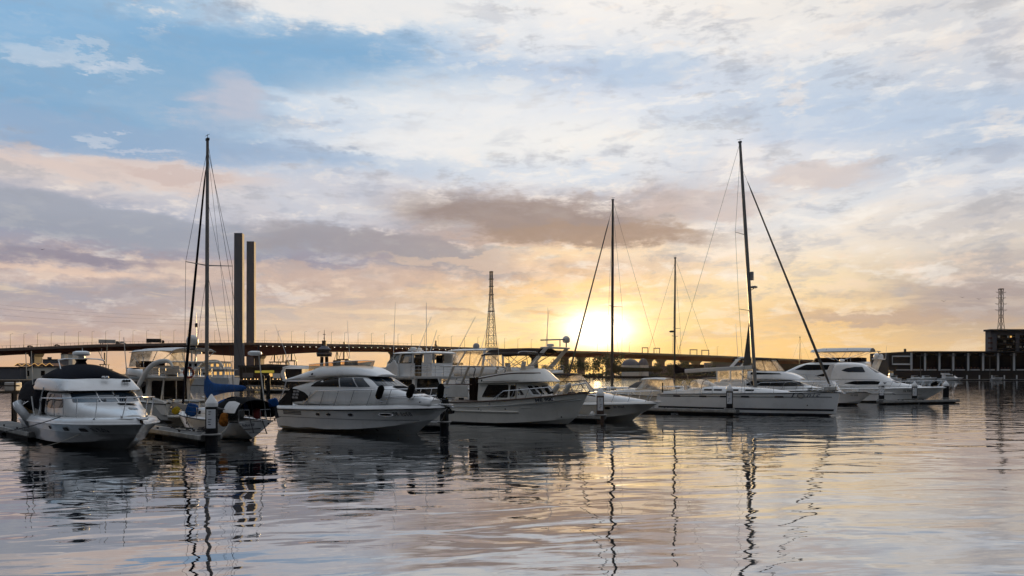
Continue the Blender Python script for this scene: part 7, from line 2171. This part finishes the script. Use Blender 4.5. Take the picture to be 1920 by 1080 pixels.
def vehicle(name, label, px, L, H, body, cab=True, w=2.5):
    p, t = deck_at(px); p2, _ = deck_at(px + 5); rz = math.atan2(p2.y - p.y, p2.x - p.x)
    o = thing(name, label, name.replace('_', ' '), p + Vector((0, 3.5, 0.95)), rz)
    if cab:
        MB().box((-1.2, 0, H / 2 + 0.6), (L - 3, w, H - 0.4)).build('cargo_body', M[body], o, bevel=0.08)
        mb = MB(); mb.prism([(L / 2 - 2.4, 0.5), (L / 2, 0.5), (L / 2, 1.7), (L / 2 - 0.5, H * 0.75), (L / 2 - 2.4, H * 0.78)], 'y', -w / 2, w / 2); mb.build('cab', M['dkgrey'], o, bevel=0.08)
    else:
        mb = MB(); mb.prism([(-L / 2, 0.4), (L / 2, 0.4), (L / 2, 0.9), (L / 4, 1.0), (L / 8, H), (-L / 4, H), (-L / 2.2, 1.0), (-L / 2, 0.9)], 'y', -w / 2, w / 2); mb.build('body', M[body], o, bevel=0.06)
    for x in ((-L * 0.33, L * 0.33) if L < 8 else (-L * 0.38, -L * 0.28, L * 0.36)):
        for sg in (-1, 1):
            mb = MB(); mb.tube([(x, sg * (w / 2 - 0.25), 0.42), (x, sg * w / 2, 0.42)], 0.45, 10); mb.build('wheel', M['rubber'], o)
    return o


vehicle('truck', 'pale long truck crossing the left part of the bridge', 200, 17, 3.8, 'gelold')
vehicle('truck', 'dark truck on the bridge above the yacht with the swept arch', 288, 16, 4.0, 'dkgrey')
vehicle('car', 'small dark car on the bridge near the left frame edge', 52, 4.6, 1.6, 'dkgrey', False, 1.9)
vehicle('car', 'small dark car on the bridge above the gabled roof', 103, 4.6, 1.6, 'dkgrey', False, 1.9)
vehicle('van', 'white van on the bridge close behind the pale truck', 226, 6.0, 2.4, 'gelold', False, 2.1)


# ---- lattice towers
def lattice(name, label, px, D, ytop, halfbase, halftop, levels, arms=(), yaw=0.4, waist=0.62, bar=0.5, base_z=1.3, platform=()):
    H = PZ(ytop, D) - base_z
    root = thing(name, label, 'lattice tower', (PX(px, D), D, base_z), yaw)
    def hw(f): return halfbase + (halftop - halfbase) * min(1, f / waist) ** 0.92
    legs = MB()
    for sx in (-1, 1):
        for sy in (-1, 1):
            for i in range(12):
                a, b = i / 12, (i + 1) / 12
                legs.beam((sx * hw(a), sy * hw(a), H * a), (sx * hw(b), sy * hw(b), H * b), bar)
    legs.build('legs', M['lattice'], root)
    br_ = MB()
    for i in range(levels):
        a = 1 - (1 - i / levels) ** 1.25 if False else i / levels; b = (i + 1) / levels
        for s in (-1, 1):
            for ax in (0, 1):
                def P(u, f): return (u * hw(f), s * hw(f), H * f) if ax == 0 else (s * hw(f), u * hw(f), H * f)
                br_.beam(P(-1, a), P(1, b), bar * 0.5); br_.beam(P(1, a), P(-1, b), bar * 0.5); br_.beam(P(-1, b), P(1, b), bar * 0.55)
    br_.build('bracing', M['lattice'], root)
    for f, half in arms:
        mb = MB()
        mb.beam((-half, 0, H * f), (half, 0, H * f), bar * 0.9)
        for sg in (-1, 1):
            mb.beam((sg * half, 0, H * f), (sg * hw(f), 0, H * f - half * 0.28), bar * 0.6); mb.beam((sg * half * 0.97, 0, H * f), (sg * half * 1.06, 0, H * f + bar * 1.6), bar * 0.6)
        mb.build('cross_arm', M['lattice'], root)
    for f, k in platform:
        mb = MB(); mb.box((0, 0, H * f), (hw(f) * 2 * k, hw(f) * 2 * k, bar * 1.6)); mb.build('platform', M['lattice'], root)
    mb = MB(); mb.box((0, 0, H), (halftop * 2.6, halftop * 2.6, bar * 3)); mb.build('head', M['lattice'], root, bevel=0.1)
    return root


lattice('lattice_mast', 'tall tapering lattice tower left of the setting sun', 921, 1000, 510, 8.2, 1.5, 13, [], 0.35, 0.80, 0.6, platform=((0.26, 1.25), (0.15, 1.1), (0.62, 1.2), (0.78, 1.6), (0.86, 1.6), (0.93, 1.7)))
lattice('power_pylon', 'steel power pylon with four cross arms above the apartment block', 1877, 700, 542, 5.2, 1.25, 11, ((0.965, 4.6), (0.90, 4.2), (0.83, 5.2), (0.76, 5.4)), 0.1, 0.66, 0.27)

for k, (y0, y1, y2) in enumerate(((573, 592, 604), (586, 602, 611), (566, 585, 598))):
    D = 900
    mb = MB(); mb.tube(cr([(PX(-60, D), D, PZ(y0, D)), (PX(160, D), D, PZ(y1, D)), (PX(440, D), D, PZ(y2, D))], 6), 0.08, 4)
    o = mb.build('power_line', M['wire']); tag(o, 'faint power cable sagging across the sky at the left', 'cable', 'power cables at the left')


# ---- right shore: wharf shed, apartment block, small boats
D = 420
sh = thing('wharf_shed', 'long dark wharf shed with white columns along the right shore', 'building', (0, 0, 0))
x0, x1 = PX(1668, D), PX(2010, D)
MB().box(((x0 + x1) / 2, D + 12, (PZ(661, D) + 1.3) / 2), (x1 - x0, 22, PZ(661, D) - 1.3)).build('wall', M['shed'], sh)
MB().box(((PX(1710, D) + x1) / 2, D + 11, PZ(660, D) + 0.15), (x1 - PX(1710, D), 25, 0.5)).build('roof', M['darkroof'], sh)
cols = [1709.6, 1735, 1762, 1788, 1816, 1844, 1872, 1902, 1932]
for i, px in enumerate(cols):
    x = PX(px, D); zt = PZ(661.5, D)
    MB().box((x, D + 0.4, (zt + PZ(695, D)) / 2), (0.9, 0.5, zt - PZ(695, D))).build('column', M['white_frame'], sh)
    if i: MB().box((x - 0.2, D + 0.6, zt - 0.9), (3.4, 0.3, 1.3)).build('column_head', M['wallg'], sh)
    if i < len(cols) - 1:
        xm = PX((px + cols[i + 1]) / 2, D)
        MB().box((xm, D + 0.85, PZ(693.5, D)), (5.0, 0.25, 0.45)).build('sill', M['white_frame'], sh)
        f = MB().box((xm, D + 0.9, (PZ(664, D) + PZ(691, D)) / 2), (5.6, 0.12, PZ(664, D) - PZ(691, D))).build('window', M['glass'], sh)
        if i in (1, 3, 4, 6):
            for k in range(3): MB().box((xm - 2.0 + k * 1.7, D + 0.80, PZ(690, D)), (0.9, 0.08, 0.8)).build('lit_pane', M['brick'], f)
mb = MB(); a, b, c_, d_ = PX(1674, D), PX(1708, D), PZ(668, D), PZ(683, D)
mb.tube([(a, D + 0.5, c_), (b, D + 0.5, c_), (b, D + 0.5, d_), (a, D + 0.5, d_)], 0.45, 4, closed=True); mb.build('framed_bay', M['white_frame'], sh)
MB().box((PX(1695, D), D + 0.85, PZ(693.5, D)), (7.5, 0.3, 0.45)).build('sill', M['white_frame'], sh)
MB().box((PX(1704, D), D + 4, PZ(659, D)), (0.9, 0.9, 3)).build('chimney', M['shed'], sh)

D = 520
ap = thing('apartment_block', 'modern apartment block with balconies rising over the right end of the shed', 'building', (0, 0, 0))
xa, xb = PX(1861, D), PX(2010, D); zt = PZ(620, D)
MB().box(((xa + xb) / 2, D + 5, (zt + 1) / 2), (xb - xa, 6, zt - 1)).build('wall', M['wallg'], ap)
mb = MB(); mb.loft([[Vector((xa - 1.2, D, zt - 0.2)), Vector((xb, D, zt - 0.2)), Vector((xb, D, zt + 1.0)), Vector((xa - 1.2, D, zt + 1.0))], [Vector((xa - 1.2, D + 8, zt - 0.2)), Vector((xb, D + 8, zt - 0.2)), Vector((xb, D + 8, zt + 1.0)), Vector((xa - 1.2, D + 8, zt + 1.0))]]); mb.build('roof', M['darkroof'], ap)
rnd = random.Random(3)
for fl, y in enumerate((631, 640, 650, 659)):
    z = PZ(y, D)
    for s0, s1 in ((1873, 1907), (1913, 1955), (1960, 2000)):
        f = MB().box((PX((s0 + s1) / 2, D), D + 1.9, z), ((s1 - s0) / 1500 * D, 0.3, 2.2)).build('window', M['glass'], ap)
        MB().box((PX((s0 + s1) / 2, D), D + 0.6, z - 1.5), ((s1 - s0) / 1500 * D + 0.6, 2.4, 0.3)).build('balcony', M['darkroof'], ap)
        for k in range(6):
            if rnd.random() < 0.4: MB().box((PX(s0 + 3 + k * (s1 - s0 - 6) / 5, D), D + 1.7, z), (0.9 + rnd.random(), 0.1, 1.1)).build('pane', M['wallp' if rnd.random() < 0.9 else 'litw'], f)
    MB().box((xa - 0.9, D + 1, z - 1), (1.2, 3, 1.1)).build('side_balcony', M['brick'], ap)
for px in (1866, 1910): MB().box((PX(px, D), D + 1.5, (zt + PZ(664, D)) / 2 - 0.8), (2.6, 0.8, zt - PZ(664, D) - 2)).build('fin', M['wallg'], ap)


def far_boat(label, px, D, L, rz, kind=0, hullm='gel'):
    root = thing('moored_boat', label, 'motor boat', (PX(px, D), D, 0), rz)
    h = Hull(L, L * 0.3, 1.0, 1.5, rake=L * 0.14, t0=0.4, nst=12); h.build_mb().build('hull', M[hullm], root); h.deck().build('deck', M['deck'], root)
    if kind == 0:
        box_rings([(1.0, [(L * .25, L * .12), (L * .6, L * .12), (L * .75, 0.001)]), (2.4, [(L * .25, L * .11), (L * .5, L * .11), (L * .58, 0.001)])]).build('cabin', M[hullm], root, bevel=0.05)
        MB().box((L * .4, 0, 2.0), (L * .3, L * .245, 0.5)).build('window_band', M['glass'], root)
    else:
        box_rings([(1.2, [(L * .2, L * .13), (L * .6, L * .12), (L * .8, 0.001)]), (2.9, [(L * .2, L * .11), (L * .45, L * .11), (L * .55, 0.001)])]).build('cabin', M['gel'], root, bevel=0.05)
        box_rings([(2.9, [(L * .15, L * .11), (L * .42, L * .10), (L * .48, 0.001)]), (3.6, [(L * .15, L * .11), (L * .36, L * .10), (L * .42, 0.001)])]).build('flybridge', M['gel'], root, bevel=0.05)
        MB().box((L * .38, 0, 2.35), (L * .34, L * .25, 0.55)).build('window_band', M['glass'], root)
        MB().box((L * .25, 0, 5.0), (L * .24, L * .2, 0.12)).build('hardtop', M['white_canvas'], root)
        mb = MB()
        for x in (.16, .34):
            for sg in (-1, 1): mb.tube([(L * x, sg * L * .09, 3.5), (L * x, sg * L * .09, 5.0)], 0.06, 5)
        mb.build('hardtop_posts', M['steel'], root)
    return root


far_boat('small motor boat stern-on at the left end of the far right pontoon', 1673, 395, 8, R(80), 1)
far_boat('small rounded white boat on the far right pontoon, second from its left', 1689, 392, 8, R(130))
far_boat('low white runabout at the far right pontoon below the white-framed bay', 1703, 390, 9, R(10))
far_boat('white cruiser with raised screen below the first shed columns', 1722, 388, 9.5, R(5), 0)
far_boat('larger white cruiser with a hardtop below the middle of the shed', 1760, 385, 12.5, R(4), 1)
far_boat('small grey cabin boat at the right of the far pontoon below the shed', 1858, 388, 7, R(12), 0, 'grey_hull')
p = pontoon('far_pontoon', 'low pontoon with white posts in front of the dark wharf shed', (PX(1660, 398), 398), (PX(2000, 398), 398), 2.5, 0.6)
for k in range(8):
    px = 1741 + k * 23.3
    if k in (0, 1): continue
    MB().tube([(PX(px, 398) - PX(1660, 398), -1.0, 0.6), (PX(px, 398) - PX(1660, 398), -1.0, 2.6)], 0.3, 8).build('white_post', M['white_frame'], p)
for px in (1726, 1785, 1856):
    o = MB().tube([(0, 0, 0), (0, 0, 11.0)], [0.2, 0.12], 6).box((0, 0, 11.1), (4.2, 0.5, 0.25)).build('quay_lamp', M['lattice'])
    o.location = (PX(px, 408), 408, 1.3); tag(o, {1726: 'quay lamp before the left shed columns', 1785: 'quay lamp before the middle shed columns', 1856: 'quay lamp before the right shed columns'}[px], 'street lamp', 'quay lamps before the shed')

# ---- tanks, shed under the bridge, trees
for px, D, w, top, lab in ((1182, 640, 24, 672.5, 'pale domed storage tank behind the bridge piers, left of two'), (1206, 640, 20, 672, 'pale domed storage tank behind the bridge piers, right of two')):
    r_ = w / 2 / 1500 * D * (1.4 if px == 1182 else 1); H = PZ(top, D) - 1.3
    o = thing('storage_tank', lab, 'storage tank', (PX(px, D), D, 1.3))
    MB().lathe([(r_, 0), (r_, H * 0.62)], n=24).build('wall', M['wallp'], o); MB().lathe([(r_ * 1.01, H * 0.62), (r_ * 0.85, H * 0.8), (r_ * 0.5, H * 0.95), (0.05, H)], n=24).build('dome_roof', M['wallg'], o)


def tree(label, x, y, h, w, group='trees on the far shore'):
    root = thing('shore_tree', label, 'tree', (x, y, 1.2), 0, group)
    mb = MB(); mb.tube([(0, 0, 0), (0.2, 0, h * 0.3), (0.1, 0.2, h * 0.55)], [h * 0.035, h * 0.026, h * 0.012], 6)
    for k in range(4):
        a = k * 1.7; mb.tube([(0.15, 0, h * (0.25 + .06 * k)), (math.cos(a) * w * 0.3, math.sin(a) * w * 0.3, h * (0.5 + .06 * k))], [h * 0.016, h * 0.006], 5)
    mb.build('trunk', M['bark'], root)
    mb = MB()
    cl = [(random.uniform(-.34, .34) * w, random.uniform(-.34, .34) * w, h * random.uniform(0.38, 0.88), random.uniform(.16, .27) * w) for _ in range(9)]
    for cx, cy, cz, r_ in cl:
        for _ in range(90):
            d = Vector((random.gauss(0, 1), random.gauss(0, 1), random.gauss(0, 1))).normalized() * r_ * random.uniform(0.5, 1.12)
            c = Vector((cx, cy, cz)) + d; s = h * random.uniform(0.02, 0.042)
            u = Vector((random.gauss(0, 1), random.gauss(0, 1), random.gauss(0, 1))).normalized(); v = u.orthogonal().normalized()
            mb.add([c + u * s, c + v * s, c - u * s, c - v * s], [(0, 1, 2, 3)])
    mb.build('crown', M['foliage'], root, smooth=0)


TR = [(1048, 13), (1064, 10), (1078, 14), (1096, 12), (1112, 15), (1130, 16), (1148, 19), (1166, 12), (1184, 9), (1228, 11), (1256, 10), (1278, 12), (1300, 8), (1336, 9), (1020, 9), (996, 10)]
for i, (px, h_) in enumerate(TR):
    D = 655 + (i * 37) % 60
    tree('dark rounded tree on the far shore under the bridge', PX(px, D), D, h_ * 1.0, h_ * 1.15)
mb = MB()
for i in range(2600):
    px = random.uniform(985, 1480); D = random.uniform(645, 665); z = 1.3 + abs(random.gauss(0, 1)) * 3.2 * (0.6 + 0.4 * math.sin(px * 0.05))
    c = Vector((PX(px, D), D, z)); s = random.uniform(0.5, 1.1); u = Vector((random.gauss(0, 1), random.gauss(0, 1), random.gauss(0, 1))).normalized(); v = u.orthogonal().normalized()
    mb.add([c + u * s, c + v * s, c - u * s, c - v * s], [(0, 1, 2, 3)])
o = mb.build('undergrowth', M['foliage'], smooth=0); tag(o, 'dark scrub along the far bank under the bridge', None, None, 'stuff')


def simple_building(name, label, cat, px0, px1, D, ytop, wall, roof='darkroof', depth=14, wins=(), lit=False, gables=0):
    o = thing(name, label, cat, (0, 0, 0))
    xa, xb = PX(px0, D), PX(px1, D); zt = PZ(ytop, D)
    MB().box(((xa + xb) / 2, D + depth / 2, (zt + 1.25) / 2), (xb - xa, depth, zt - 1.25)).build('wall', M[wall], o)
    MB().box(((xa + xb) / 2, D + depth / 2, zt + 0.12), (xb - xa + 0.8, depth + 0.8, 0.24)).build('roof', M[roof], o)
    for a, b, c_, d_, m_ in wins:
        MB().box((PX((a + b) / 2, D), D - 0.04, (PZ(c_, D) + PZ(d_, D)) / 2), ((b - a) / 1500 * D, 0.12, (d_ - c_) / 1500 * D)).build('window' if m_ not in ('glow_yellow', 'white_frame', 'brick', 'wallg') else 'panel', M[m_], o)
    return o


g = simple_building('boathouse', 'low pale boathouse with five lit zigzag gables on its roof at the left', 'building', 38, 118, 300, 688, 'wallp', wins=((48, 55, 695, 705, 'brown' + 'glass'), (77, 84, 695, 704, 'brownglass')))
D = 300
for k, px in enumerate((32, 47.5, 63, 77.5, 91.5)):
    w = 7.3 / 1500 * D; x = PX(px, D); zb = PZ(686, D); zt = PZ(681, D)
    MB().prism([(x - w, zb), (x, zt), (x + w, zb)], 'y', D + 0.6, D + 8).build('gable', M['brick'], g)
    MB().tube([(x - w, D + 0.4, zb), (x, D + 0.4, zt), (x + w, D + 0.4, zb)], 0.075, 4).build('gable_light', M['litw'], g)
simple_building('shed', 'grey flat shed at the left edge beside the gabled boathouse', 'building', -40, 38, 296, 689, 'wallg', depth=10)
simple_building('warehouse', 'dark grey block with rooftop plant beyond the gabled boathouse', 'building', 80, 108, 560, 674, 'wallg', wins=((89, 97, 669.5, 674, 'wallg'),))
simple_building('silo_block', 'ochre lit silo block under the bridge, left one', 'building', 114, 121, 620, 664, 'wallp')
simple_building('silo_block', 'ochre lit silo block under the bridge, right one', 'building', 128, 136, 620, 664, 'wallp')
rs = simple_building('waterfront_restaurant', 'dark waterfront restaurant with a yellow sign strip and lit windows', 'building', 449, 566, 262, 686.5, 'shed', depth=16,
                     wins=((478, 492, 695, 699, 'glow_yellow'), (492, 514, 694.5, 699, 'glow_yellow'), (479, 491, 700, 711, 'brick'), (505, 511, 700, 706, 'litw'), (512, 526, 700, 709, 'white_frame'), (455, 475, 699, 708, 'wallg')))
mb = MB(); D = 262; mb.loft([[Vector((PX(448, D), D - 1, PZ(687, D))), Vector((PX(505, D), D - 1, PZ(682.5, D))), Vector((PX(570, D), D - 1, PZ(686.5, D))), Vector((PX(570, D), D - 1, PZ(688, D))), Vector((PX(448, D), D - 1, PZ(689, D)))], [Vector((PX(448, D), D + 17, PZ(687, D))), Vector((PX(505, D), D + 17, PZ(682.5, D))), Vector((PX(570, D), D + 17, PZ(686.5, D))), Vector((PX(570, D), D + 17, PZ(688, D))), Vector((PX(448, D), D + 17, PZ(689, D)))]])
mb.build('pitched_roof', M['darkroof'], rs)
for k in range(15):
    px = 441 + k * 7.0 + (k % 3)
    MB().lathe([(0.01, -0.16), (0.16, 0), (0.01, 0.16)], (PX(px, 258), 258, PZ(711, 258)), 6).build('terrace_light', M['warm'], rs)
w_ = thing('boardwalk', 'dark boardwalk on posts in front of the waterfront restaurant', 'boardwalk', (0, 0, 0))
MB().box((PX(500, 256), 257, PZ(713, 256)), (28, 8, 0.5)).build('planking', M['wood'], w_)
for k in range(9): MB().tube([(PX(440 + k * 15, 254), 254, -1), (PX(440 + k * 15, 254), 254, PZ(713.5, 254))], 0.22, 6).build('post', M['wood'], w_)

# gangway truss and its landing
D = 150
gw = thing('gangway', 'aluminium truss gangway sloping to a dark landing pontoon, beside the sloop Adios III', 'gangway', (0, 0, 0))
xa, xb = PX(462, D), PX(538, D); z0, z1 = PZ(731, D), PZ(723, D)
for dy in (0, 1.6):
    mb = MB(); mb.beam((xa, D + dy, z0), (xb, D + dy, z0 - 0.1), 0.14); mb.beam((xa, D + dy, z1), (xb - 1.2, D + dy, z1 - 0.1), 0.14); n = 9
    for k in range(n):
        u0 = xa + (xb - xa - 1.2) * k / n; u1 = xa + (xb - xa - 1.2) * (k + 0.5) / n; u2 = xa + (xb - xa - 1.2) * (k + 1) / n
        mb.beam((u0, D + dy, z0), (u1, D + dy, z1), 0.10); mb.beam((u1, D + dy, z1), (u2, D + dy, z0), 0.10)
    mb.beam((xb - 1.2, D + dy, z1 - 0.1), (xb, D + dy, z0 - 0.1), 0.14); mb.build('side_truss', M['alu'], gw)
MB().box(((xa + xb) / 2, D + 0.8, z0 - 0.05), (xb - xa, 1.5, 0.08)).build('walkway', M['wood'], gw)
pontoon('landing_pontoon', 'dark floating landing at the foot of the truss gangway', (PX(487, D - 2), D - 2), (PX(560, D - 2), D - 2), 2.6, 0.55)
for px, lab in ((492, 'dark landing pile beside the gangway, left of two'), (503, 'dark landing pile beside the gangway, right of two')):
    o = MB().lathe([(0.38, -1), (0.38, 3.0), (0.02, 3.4)], n=12).build('landing_pile', M['pile']); o.location = (PX(px, D - 4), D - 4, 0); tag(o, lab, 'mooring pile', 'landing piles')

# white excursion ship lit by the low sun
D = 235
sp = thing('excursion_ship', 'white double-deck excursion ship with gilded windows beyond the swept-arch yacht', 'ship', (PX(439, D), D, 0), R(172))
h = Hull(30, 8, 2.2, 3.4, rake=3, t0=0.6, pw=2.4, ch0=0.1, ch1=0.6, nst=14); h.build_mb().build('hull', M['gel'], sp); h.deck().build('deck', M['deck'], sp)
for (a, b, z0, z1) in ((1.5, 23, 2.2, 4.6), (2.5, 19, 4.75, 6.9)):
    hs = MB().box(((a + b) / 2, 0, (z0 + z1) / 2), (b - a, 6.6, z1 - z0)).build('deckhouse', M['gel'], sp, bevel=0.1)
    MB().box(((a + b) / 2, 0, z1 + 0.06), (b - a + 1.4, 7.6, 0.12)).build('deck_roof', M['gel'], sp)
    n = int((b - a) / 1.7)
    for k in range(n):
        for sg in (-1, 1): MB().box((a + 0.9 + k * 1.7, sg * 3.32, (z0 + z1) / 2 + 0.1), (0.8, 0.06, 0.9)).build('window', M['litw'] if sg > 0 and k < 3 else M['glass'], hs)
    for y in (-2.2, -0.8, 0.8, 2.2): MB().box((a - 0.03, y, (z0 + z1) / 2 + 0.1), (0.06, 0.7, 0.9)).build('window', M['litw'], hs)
MB().tube([(12, 0, 6.9), (12, 0, 10)], 0.15, 6).build('mast', M['gel'], sp)

# harbour control tower on legs
D = 420
ct = thing('control_tower', 'dark harbour control tower on legs with a mast, above the motor yacht flybridge', 'tower', (PX(608, D), D, 1.3))
for x in (-1.2, 1.2): MB().tube([(x * 1.4, 0, 0), (x, 0, PZ(669, D) - 1.3)], 0.9, 8).build('leg', M['shed'], ct)
MB().lathe([(3.9, PZ(668.5, D) - 1.3), (4.1, PZ(660.5, D) - 1.3)], n=12).build('lower_cabin', M['shed'], ct)
MB().lathe([(4.15, PZ(664.5, D) - 1.3), (4.15, PZ(661.5, D) - 1.3)], n=12).build('window_band', M['wallg'], ct)
MB().lathe([(2.7, PZ(660, D) - 1.3), (3.6, PZ(655, D) - 1.3), (3.0, PZ(653, D) - 1.3), (1.2, PZ(648, D) - 1.3)], n=12).build('upper_cabin', M['wallg'], ct)
MB().box((0, 0, PZ(644, D) - 1.3), (2.0, 2.0, 3.0)).build('plant_room', M['shed'], ct)
MB().tube([(0, 0, PZ(642, D) - 1.3), (0, 0, PZ(618, D) - 1.3)], [0.28, 0.1], 6).build('mast', M['lattice'], ct)
MB().box((0, 0, PZ(627, D) - 1.3), (1.4, 0.3, 0.3)).box((0, 0, PZ(634, D) - 1.3), (1.0, 0.3, 0.3)).build('aerials', M['lattice'], ct)


def crane(label, px, D, kind=0, s=1.0):
    o = thing('container_crane', label, 'crane', (PX(px, D), D, 1.0), 0.0, 'container cranes on the horizon'); o.scale = (s, s, s)
    for x in (-8, 8):
        for y in (-7, 7): MB().beam((x, y, 0), (x * 0.9, y, 26), 1.7).build('leg', M['lattice'], o)
    MB().box((0, 0, 26.5), (20, 16, 2.2)).build('portal_beam', M['lattice'], o); MB().box((0, 0, 14), (17, 1.4, 1.4)).build('tie_beam', M['lattice'], o)
    MB().beam((0, 0, 27), (0.5, 0, 58), 3.0).build('mast', M['lattice'], o)
    if kind == 0: MB().beam((0, 0, 56), (9, 0, 27), 1.0).beam((0, 0, 56), (-8, 0, 30), 0.8).build('boom', M['lattice'], o)
    else: MB().beam((2, 0, 27), (-16, 0, 62), 1.4).build('boom', M['lattice'], o)
    return o


for i, (px, k, lab, s) in enumerate(((515, 0, 'leftmost container crane of three over the restaurant roof', 1.0), (531, 0, 'middle container crane of three over the restaurant roof', 1.0), (547, 0, 'rightmost container crane of three, with the tallest mast, over the restaurant roof', 1.1), (632, 0, 'container crane seen above the amber flybridge screen, left one', 0.9), (645, 0, 'taller container crane above the amber flybridge screen, right one', 1.2), (196, 1, 'slewing harbour crane beyond the canvas-covered cruiser', 0.8))):
    crane(lab, px, 1700, k, s)
crane('orange-lit container crane above the pilothouse cruiser aft deck', 817, 1500, 0, 1.1)

# low skyline blocks along the horizon
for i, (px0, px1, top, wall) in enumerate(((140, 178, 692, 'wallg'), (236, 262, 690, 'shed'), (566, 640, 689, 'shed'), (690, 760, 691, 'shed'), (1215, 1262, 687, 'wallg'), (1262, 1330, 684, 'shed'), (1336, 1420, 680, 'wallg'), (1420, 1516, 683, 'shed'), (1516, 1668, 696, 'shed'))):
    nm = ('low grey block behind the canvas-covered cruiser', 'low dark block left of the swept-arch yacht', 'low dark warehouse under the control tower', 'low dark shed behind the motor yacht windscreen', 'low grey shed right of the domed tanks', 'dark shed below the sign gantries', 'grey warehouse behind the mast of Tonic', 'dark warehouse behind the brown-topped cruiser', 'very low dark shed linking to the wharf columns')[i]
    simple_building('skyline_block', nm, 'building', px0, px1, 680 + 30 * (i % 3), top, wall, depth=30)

for k, (x, y, z) in enumerate(((PX(1770, 300), 300, PZ(565, 300)), (PX(1805, 320), 320, PZ(558, 320)), (PX(1836, 310), 310, PZ(561, 310)), (PX(78, 260), 260, PZ(468, 260)))):
    mb = MB(); mb.loft([[Vector((-0.9, 0.1, 0.35)), Vector((-0.9, 0.3, 0.35))], [Vector((-0.4, -0.1, 0.12)), Vector((-0.4, 0.3, 0.14))], [Vector((0, -0.3, 0)), Vector((0, 0.35, 0))], [Vector((0.4, -0.1, 0.12)), Vector((0.4, 0.3, 0.14))], [Vector((0.9, 0.1, 0.35)), Vector((0.9, 0.3, 0.35))]], cap=False, closed_ring=False)
    mb.lathe([(0.01, -0.1), (0.1, 0), (0.01, 0.1)], (0, 0, -0.02), 6)
    o = mb.build('bird', M['dkgrey']); o.location = (x, y, z); tag(o, 'tiny dark bird flying ' + ('far up at the left' if k == 3 else 'in the sky left of the power pylon'), 'bird', 'birds in flight' if k < 3 else None)
# ------------------------------------------------------------------ evening air
hz = bpy.data.materials.new('evening_haze'); hz.use_nodes = True
t = hz.node_tree; t.nodes.clear()
pv = t.nodes.new('ShaderNodeVolumePrincipled'); pv.inputs['Color'].default_value = (1.0, 0.84, 0.64, 1); pv.inputs['Density'].default_value = 0.000005; pv.inputs['Anisotropy'].default_value = 0.84
ou = t.nodes.new('ShaderNodeOutputMaterial'); t.links.new(pv.outputs[0], ou.inputs['Volume'])
o = MB().box((0, 1425, 81), (6000, 3150, 166)).build('haze', hz, smooth=0)
tag(o, 'thin warm evening haze over the harbour', None, None, 'stuff')
